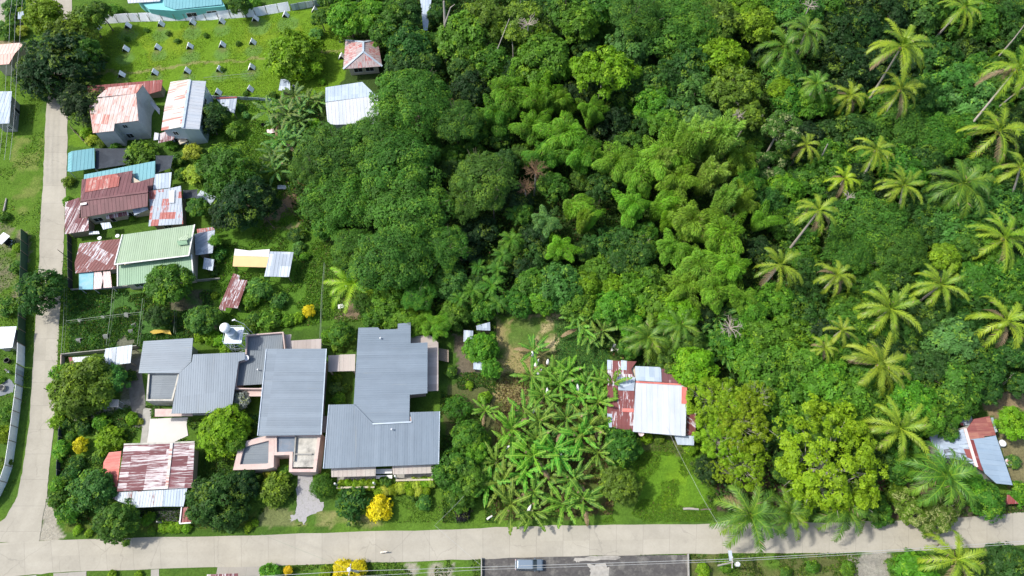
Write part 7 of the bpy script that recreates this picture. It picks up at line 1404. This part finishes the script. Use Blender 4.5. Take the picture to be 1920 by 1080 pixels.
# forest: (x, y, half-width px, kind, tint, height); labels are worked out below from what stands nearest
FO = '''650 25 34 bl br 10|695 30 34 bl br 10|738 28 32 bl md 10|765 85 42 bl dk 11|722 58 26 bl md 9|600 30 18 bl md 6|762 20 28 bl dk 10|750 120 28 bl dk 9
775 178 84 ac ac 14|855 222 52 ac ac 13|700 255 64 ac ac 13|628 285 76 ac ac 12|735 300 84 ac ac 14|905 325 66 ac ac 13|648 372 74 ac ac 12|765 395 92 ac ac 15|735 478 76 ac ac 13|655 458 48 ac ac 10|832 462 50 ac ac 11|578 315 38 ac ac 11|872 375 44 ac ac 12|690 500 22 bl br 6|925 372 26 ac ac 10
870 58 46 bl ol 13|912 35 36 bl ol 13|985 40 46 sp ol 13|925 110 34 bl md 10|1090 40 34 bl br 12|1020 110 48 bl br 13|1133 128 50 sp li 14|1190 72 36 bl te 11|1250 48 66 ac ac 15|1310 30 52 ac ac 14|1195 20 46 ac ac 14|1060 15 26 bl md 12|1125 12 32 bl md 12|1340 75 34 bl dk 10|1030 5 24 bl dk 11|868 120 28 bl dk 8|795 118 30 bl dk 8|880 160 34 dk vd 8|960 130 22 dk vd 8
1425 38 34 bl li 12|1400 8 26 bl li 12|1455 12 30 bl md 12|1355 100 40 bl li 12|1378 160 46 sp ol 13|1405 212 32 sp ol 11|1340 30 42 bl ol 13|1290 120 42 dk dk 11|1305 175 40 dk te 10|1250 150 42 dk dk 10|1478 135 34 bl te 11|1495 12 40 sp te 13|1545 15 36 bl md 12|1578 62 46 dk vd 12|1625 50 48 dk vd 12|1675 20 44 dk vd 13|1725 22 42 bl te 12|1750 10 26 bl md 12|1825 35 46 bl md 12|1875 35 34 dk dk 11|1755 110 44 dk dk 11|1785 165 50 dk te 10|1600 122 44 dk vd 11|1645 128 36 dk vd 10|1528 190 30 bl br 11|1485 185 30 bl md 10|1467 165 22 bl li 10|1465 238 34 fl cr 12|1448 310 38 fl cr 12|1805 178 46 bl pa 12|1700 235 56 ac ac 10|1645 235 34 ac ac 9|1765 255 50 ac ac 10|1855 185 34 bl md 9|1900 65 36 dk dk 10|1560 245 34 dk dk 9|1610 248 36 dk dk 9|1730 180 34 dk dk 9|1320 225 30 bl pa 10|1275 215 34 bl te 9|1225 195 34 bl br 9|1250 230 28 bl br 9|1180 160 34 dk dk 8|1150 230 34 dk vd 7|1910 20 30 dk dk 11
955 175 46 bb br 12|1010 178 36 bb br 12|930 215 36 bb md 11|1000 235 38 bb br 11|1060 250 50 bb br 12|1110 205 28 bb br 11|1055 188 26 bb br 11|1090 290 40 bb br 11|1022 290 36 bb md 10|1072 385 42 bu ba 10|1022 415 30 bb pa 9|1098 415 34 bu ba 9|1050 465 34 bb br 8|1155 305 44 bb ba 12|1200 325 44 bb ba 12|1240 290 50 bb ba 13|1185 385 36 bb ba 11|1235 385 38 bu ba 11|1285 275 66 bf bc 15|1340 268 62 bf bc 15|1235 310 40 bf bc 12|1320 330 50 bf bc 13|1270 335 40 bb ba 13|1385 295 34 bb ba 12|1350 380 44 bf bc 12|1100 300 34 bf br 10|1010 205 34 bf br 11|1090 415 30 bf ba 9|1300 415 48 bb ba 12|1355 440 46 bb ba 12|1310 500 46 bb ba 11|1368 500 42 bb ba 11|1340 545 40 bb ba 11|1285 535 38 bb ba 10|1425 410 34 bu ba 9|1398 372 30 bb ba 10|1260 465 36 bb ba 10|1405 330 30 bb md 10|1390 560 32 bb ba 9|1250 410 26 bu li 11
1045 535 46 bl te 7|1000 530 34 bl md 6|1080 560 36 bl br 6|1015 556 28 bl br 6|1120 510 28 bl bl_ 5|1150 575 36 bl br 6|1195 545 42 bl br 6|1235 570 38 bl br 6|1275 590 36 bl li 7|1165 485 32 bl dk 6|1205 470 26 bl dk 7|1130 455 30 dk dk 6|1170 445 26 dk dk 7|1225 520 26 bl md 6|1100 535 26 bl li 6|1150 535 24 bl li 5|1290 640 30 bl md 6|1260 680 26 bl md 5|1185 610 22 bl br 5|972 566 26 bl md 5|1180 650 18 bl md 4
900 435 34 dk vd 6|860 445 32 dk vd 6|880 480 30 dk vd 5|842 525 32 bl te 7|905 575 28 bl md 5|850 585 30 bl br 5|795 605 34 bb br 6|825 605 28 bb br 6|760 590 32 bl br 5|725 560 34 bl br 6|780 555 36 ac ac 8|700 590 26 bl md 4|1000 440 26 dk vd 6|1010 480 34 dk dk 6|985 500 28 dk vd 5|1130 350 26 dk dk 8|1040 345 26 dk md 7|960 370 28 dk vd 7|945 300 26 dk dk 8|1120 165 28 dk vd 8|1070 175 22 dk vd 8|740 600 20 bl br 4
1645 425 72 ac ac 12|1600 470 46 ac ac 10|1690 470 42 ac ac 10|1695 322 46 bl md 9|1560 300 36 bl md 9|1530 335 34 bl md 8|1735 300 34 dk dk 8|1785 430 46 bl te 11|1862 385 46 bl te 11|1820 390 30 bl te 9|1776 478 28 bl li 11|1842 522 46 bl md 10|1902 505 36 bl md 10|1600 602 42 bl md 8|1482 415 38 bl md 8|1510 440 30 bl md 8|1470 360 36 bl br 8|1440 375 28 dk dk 7|1500 330 26 bl dk 7|1505 478 30 bl md 8|1520 540 30 dk dk 7|1500 575 42 dk dk 7|1455 560 32 bl br 8|1410 575 30 bl br 8|1590 575 34 bl ol 7|1740 600 44 dk dk 10|1782 640 44 bl pa 11|1745 690 38 dk dk 9|1850 690 40 dk dk 9|1795 725 50 bl md 10|1715 755 40 bl br 9|1795 748 34 bl md 8|1740 780 30 bl br 8|1820 610 34 dk dk 9|1700 620 28 dk dk 8|1850 560 32 dk dk 9|1730 500 28 dk dk 8|1690 520 28 bl dk 8|1900 555 26 bl md 9|1905 660 28 bl dk 8|1920 720 24 bl dk 7|1815 460 26 bl md 10|1850 320 34 dk md 9|1750 370 30 dk dk 8|1740 430 28 dk dk 8|1860 470 26 bl br 9|1905 390 30 dk dk 8
1430 630 42 bl br 7|1482 632 44 bl br 7|1505 690 46 bl br 8|1445 700 44 bl br 8|1545 715 46 bl bl_ 8|1595 745 48 bl bl_ 8|1535 770 44 bl bl_ 7|1485 765 44 bl bl_ 7|1620 700 34 bl md 7|1640 755 36 bl md 7|1700 700 30 bl md 7|1470 810 34 dk dk 5|1440 790 30 dk dk 5|1390 640 34 bl br 6|1350 640 28 bl md 5|1560 660 30 bl br 7|1600 650 30 bl md 7|1410 680 36 bl br 7|1640 860 28 bl dk 5|1720 850 22 bl md 5'''
for row in FO.split('\n'):
    for e in row.split('|'):
        x, y, r_, kd, tn, h = e.split(); h = float(h) * (.78 if float(x) > 1440 and float(y) < 650 and kd in ('dk', 'bl', 'ac') else 1); x, y, r_ = float(x), float(y), float(r_)
        for (ax, ay, (bx, by)) in PTR:   # nothing tall stands in front of a palm trunk the photo shows
            if r_ < 60 and min(math.hypot(x - bx, y - by), math.hypot(x - (ax + 2 * bx) / 3, y - (ay + 2 * by) / 3)) < r_ * .95 + 4: h = min(h, 4.2)
        plant(x, y, r_ * (.93 if kd == 'ac' and x < 950 else 1.12), kd, tn, h * (rt.uniform(.78, 1.18) if kd == 'ac' else rt.uniform(.93, 1.07)))
# gaps between the crowns: smaller, lower trees
def inpoly(x, y, poly):
    c = False; j = len(poly) - 1
    for i in range(len(poly)):
        if (poly[i][1] > y) != (poly[j][1] > y) and x < (poly[j][0] - poly[i][0]) * (y - poly[i][1]) / (poly[j][1] - poly[i][1]) + poly[i][0]: c = not c
        j = i
    return c
NO_BOX = [(915, 575, 1060, 720), (600, 60, 730, 235), (1120, 660, 1320, 840), (1720, 750, 1920, 960), (1335, 930, 1700, 1000), (1060, 570, 1180, 660), (1380, 850, 1450, 930), (1630, 880, 1720, 960)]
y = -15
while y < 900:
    x = 610
    while x < 1935:
        jx, jy = x + rt.uniform(-14, 14), y + rt.uniform(-12, 12); x += 40
        if not inpoly(jx, jy, forest) or any(a < jx < c_ and b_ < jy < d for a, b_, c_, d in NO_BOX): continue
        if any(math.hypot(jx - q[1], jy - q[2]) < q[3] * .62 + 12 for q in THINGS if q[0].name.split('.')[0] in ('tree', 'bamboo_clump')): continue
        plant(jx, jy, rt.uniform(22, 32), rt.choice(['bl', 'bl', 'dk']), rt.choice(['md', 'dk', 'dk', 'vd', 'md']), rt.uniform(4.5, 6.5))
    y += 34
# ---------------------------------------------------------------- labels for the forest: look, then where it stands
LM = [('the barn', 640, 195), ('the pavilion', 680, 110), ('the pale forked trunk', 833, 50), ('the fallen-frond palm', 664, 532), ('the small huts', 895, 640), ('the clearing', 995, 625), ('the dead tree', 1370, 612), ('the feathery palms', 1240, 620), ('the white roof', 1235, 745), ('the top star-leaved tree', 967, 400), ('the low star-leaved trees', 932, 568), ('the dead spray', 1206, 452),
      ('the tallest palm', 1690, 88), ('the small upper palm', 1592, 180), ('the yellow palm', 1642, 282), ('the slanting pale trunk', 1535, 395), ('the bamboo-edge palm', 1462, 497), ('the central right palm', 1693, 348), ('the full green palm', 1805, 345), ('the long leaning palm', 1905, 130), ('the top edge palm', 1807, 14), ('the upper right-edge palm', 1873, 247), ('the middle right-edge palm', 1883, 447), ('the large lower palm', 1668, 580), ('the lowest right-edge palm', 1885, 603), ('the big solitary palm', 1648, 684), ('the silver roof palm', 1686, 803), ('the dull palm', 1763, 535), ('the paired yellow palms', 1560, 636), ('the upper lit palm', 1470, 88), ('the bare pole', 1511, 272), ('the plain lower palm', 1568, 517), ('the top edge middle', 1060, 0), ('the thin upright trunk', 960, 90), ('the top bamboo', 1090, 200), ("the photo's centre", 960, 540), ('the central bamboo', 1290, 300), ('the upper acacia dome', 1250, 0), ('the dark crevice', 900, 440), ('the lime tree', 1425, 38), ('the upper grey roof', 740, 620), ('the yellow-green row', 1385, 780), ('the corner house', 1800, 830)]
def where(x, y):
    n, lx, ly = min(LM, key=lambda q: math.hypot(x - q[1], y - q[2])); dx, dy = x - lx, y - ly; d = math.hypot(dx, dy)
    if d < 16: return 'right at ' + n
    a = (math.degrees(math.atan2(-dy, dx)) + 360) % 360; s = ['right of', 'upper right of', 'above', 'upper left of', 'left of', 'lower left of', 'below', 'lower right of'][int((a + 22.5) // 45) % 8]
    return ('just ' if d < 45 else '' if d < 90 else 'far ') + s + ' ' + n
KW = dict(ac='spreading fine-leaved acacia', bl='leafy tree', dk='dense tree', sp='airy branching tree', yg='open tree', fl='blossom-tipped tree', bb='bamboo clump', bu='arching bamboo plume clump', bf='upright fan-like bamboo clump', sh='shrub', rd='round bush')
todo = [q for q in THINGS if not q[0].get('label')]; byl = {}
for q in todo:
    o, x, y, r_ = q; nm = o.name.split('.')[0]
    if '_k' in o: 
        sz = ('small ' if r_ < 27 else 'big ' if r_ > 48 else '') if o['_k'] not in ('sh',) else ''
        lb = {'weed_clump': 'low weed clump in the bright field', 'planter_hedge': 'trimmed yellow-green hedge bush', 'hedge_bush': {'lime hedge bushes left of the water tower': 'lime hedge bush left of the water tower', 'low hedge under the rusty house': 'low hedge bush under the rusty house', 'pale yellow hedge under the right wooden awning': 'pale hedge bush under right wooden awning'}.get(o.get('group'))}.get(nm, f"{sz}{WORD[o['_t']]} {KW[o['_k']]}")
        if nm == 'tree' or nm == 'bamboo_clump': lb += ' ' + where(x, y); o['group'] = 'bamboo clumps' if nm == 'bamboo_clump' else 'forest trees'
        elif nm != 'weed_clump' or True: pass
    else: lb = 'banana plant ' + {'banana plants in the grove': 'in the big grove', 'banana plants above the mown clearing': 'above the mown clearing', 'banana plants below the bright field': 'below the bright field', 'banana plants right of the young palms': 'near the young palms'}[o['group']]
    byl.setdefault(lb, []).append(q)
ORD = ['first', 'second', 'third', 'fourth', 'fifth', 'sixth', 'seventh', 'eighth', 'ninth']
for lb, L in byl.items():
    if len(L) == 1: L[0][0]['label'] = lb; continue
    if len(L) <= 9:
        hz = max(q[1] for q in L) - min(q[1] for q in L) >= max(q[2] for q in L) - min(q[2] for q in L); L.sort(key=lambda q: q[1] if hz else q[2])
        for k, q in enumerate(L): q[0]['label'] = lb + ', ' + (('leftmost' if hz else 'uppermost') if k == 0 else ('rightmost' if hz else 'lowest') if k == len(L) - 1 else ORD[k] + (' from left' if hz else ' from top'))
    else:
        L.sort(key=lambda q: q[2]); nr = math.ceil(len(L) / 7); sz = math.ceil(len(L) / nr)
        for i in range(0, len(L), sz):
            row = sorted(L[i:i + sz], key=lambda q: q[1]); rw = 'top row' if i == 0 else 'bottom row' if i + sz >= len(L) else ORD[i // sz] + ' row down'
            for k, q in enumerate(row): q[0]['label'] = f"{lb}, {rw}, " + ('leftmost' if k == 0 else 'rightmost' if k == len(row) - 1 else ORD[k] + ' from left')
for q in THINGS:
    for k in ('_k', '_t'):
        if k in q[0]: del q[0][k]

# ---------------------------------------------------------------- ground cover nobody could count
def scatter(name, poly, n, hmax, L, Wd, col, seed, avoid=True, label='', up=.5, young=.15, thr=None, cell=4, excl=()):
    r = np.random.default_rng(seed); P = np.array(W(poly)); lo, hi = P.min(0), P.max(0); X = r.uniform(lo[0], hi[0], n * 3); Y = r.uniform(lo[1], hi[1], n * 3)
    k = inside(X, Y, [tuple(p) for p in P])
    if thr is not None: k &= vnoise(X, Y, cell, seed, 3) > thr
    if avoid:
        for q in NOGO: k &= ~inside(X, Y, q)
    for q in excl: k &= ~inside(X, Y, W(q))
    X, Y = X[k][:n], Y[k][:n]; m_ = len(X); hn = vnoise(X, Y, cell * .6, seed + 5, 3)
    Z = r.random(m_) ** .7 * hmax * np.clip((hn - .3) * 2.2, .15, 1.2) + .03; C_ = np.stack([X, Y, Z], 1); Nn = unit(randdir(r, m_) * .7 + np.array([0, 0, up])); T = unit(np.cross(Nn, randdir(r, m_)))
    s = r.uniform(.6, 1.4, m_); tone = np.clip(.45 + (hn - .5) * 1.2 + r.normal(size=m_) * .15, 0, 1.3)
    me = quads(name, C_, Nn, T, L * s, Wd * s, np.stack([tone, (r.random(m_) < young) * r.uniform(.2, .9, m_), (r.random(m_) < .03) * 1.0], 1), LEAF); o = bpy.data.objects.new(name, me); C.objects.link(o); o.color = (*col, 1); o['kind'] = 'stuff'; o['label'] = label; return o
clear = [(925, 600), (1050, 585), (1060, 620), (1000, 690), (980, 790), (925, 790)]
scatter('undergrowth', forest, 170000, 3.2, .62, .34, (.045, .120, .018), 1, label='dark leafy undergrowth between the forest trees', excl=[[(1725, 760), (1925, 760), (1925, 960), (1850, 960), (1730, 850)], [(600, 80), (720, 80), (700, 240), (600, 240)]])
scatter('lawn_weeds', [(-10, 150), (82, 150), (80, 300), (65, 640), (30, 900), (-10, 950)], 16000, .35, .3, .16, (.10, .21, .02), 2, label='weedy grass left of the side road', thr=.45)
scatter('field_grass', [(185, 45), (600, 20), (640, 60), (640, 140), (600, 175), (440, 182), (190, 165)], 16000, .18, .24, .12, (.135, .26, .012), 3, label='grass tufts of the bright field', thr=.42, young=.3)
scatter('yard_grass', [(395, 180), (520, 185), (520, 330), (640, 480), (700, 600), (480, 620), (395, 600)], 42000, .38, .32, .17, (.085, .20, .018), 4, label='long grass and weeds of the green yard', thr=.40)
scatter('net_yard_weeds', [(130, 545), (400, 545), (395, 640), (130, 662)], 26000, .7, .34, .18, (.062, .170, .030), 5, label='dense dark weeds inside the net yards', thr=.36)
scatter('garden_plants', [(100, 760), (480, 760), (640, 880), (600, 960), (480, 975), (120, 985)], 16000, .7, .32, .18, (.045, .115, .02), 6, label='low garden greenery around the lower left houses', thr=.5)
scatter('lawn_grass', [(118, 1000), (600, 985), (950, 975), (930, 870), (820, 890), (700, 930), (480, 985)], 12000, .15, .24, .12, (.09, .18, .02), 7, label='lawn grass along the lower road', thr=.52)
scatter('clearing_grass', [(920, 580), (1140, 590), (1145, 700), (1040, 690), (980, 790), (920, 790)], 3500, .15, .30, .10, (.12, .18, .04), 8, label='grass patches of the mown clearing', thr=.5)
scatter('clearing_weeds', [(1040, 600), (1140, 620), (1145, 695), (1080, 700), (1040, 690)], 5000, .25, .26, .14, (.05, .15, .03), 9, label='green weeds right of the mown clearing', thr=.25)
scatter('side_greenery', [(840, 620), (930, 600), (930, 980), (830, 980), (825, 760)], 12000, .5, .3, .17, (.055, .14, .02), 10, label='greenery right of the grey roofed house', thr=.5)
scatter('small_lawn', [(1190, 820), (1340, 830), (1345, 978), (1120, 980), (1190, 940)], 14000, .15, .22, .10, (.10, .22, .015), 11, label='grass of the small lawn beside the road', thr=.5)
scatter('banana_litter', [(930, 700), (1150, 700), (1150, 965), (925, 975)], 11000, .4, .5, .14, (.14, .10, .05), 12, label='dry banana leaves and weeds under the grove', thr=.35)
scatter('verge_weeds', [(500, 1050), (1960, 1030), (1960, 1120), (500, 1120)], 15000, .35, .3, .16, (.08, .16, .02), 13, label='weeds on the verge below the road', thr=.5)
scatter('roadside_weeds', [(1320, 930), (1930, 925), (1925, 965), (1340, 983)], 8000, .5, .34, .18, (.06, .12, .025), 14, label='weeds on the verge above the road, right half', thr=.42)
scatter('side_verge', [(112, 440), (134, 440), (128, 780), (104, 780)], 5000, .5, .3, .16, (.09, .20, .02), 15, label='grass strip on the right side of the side road', thr=.35)
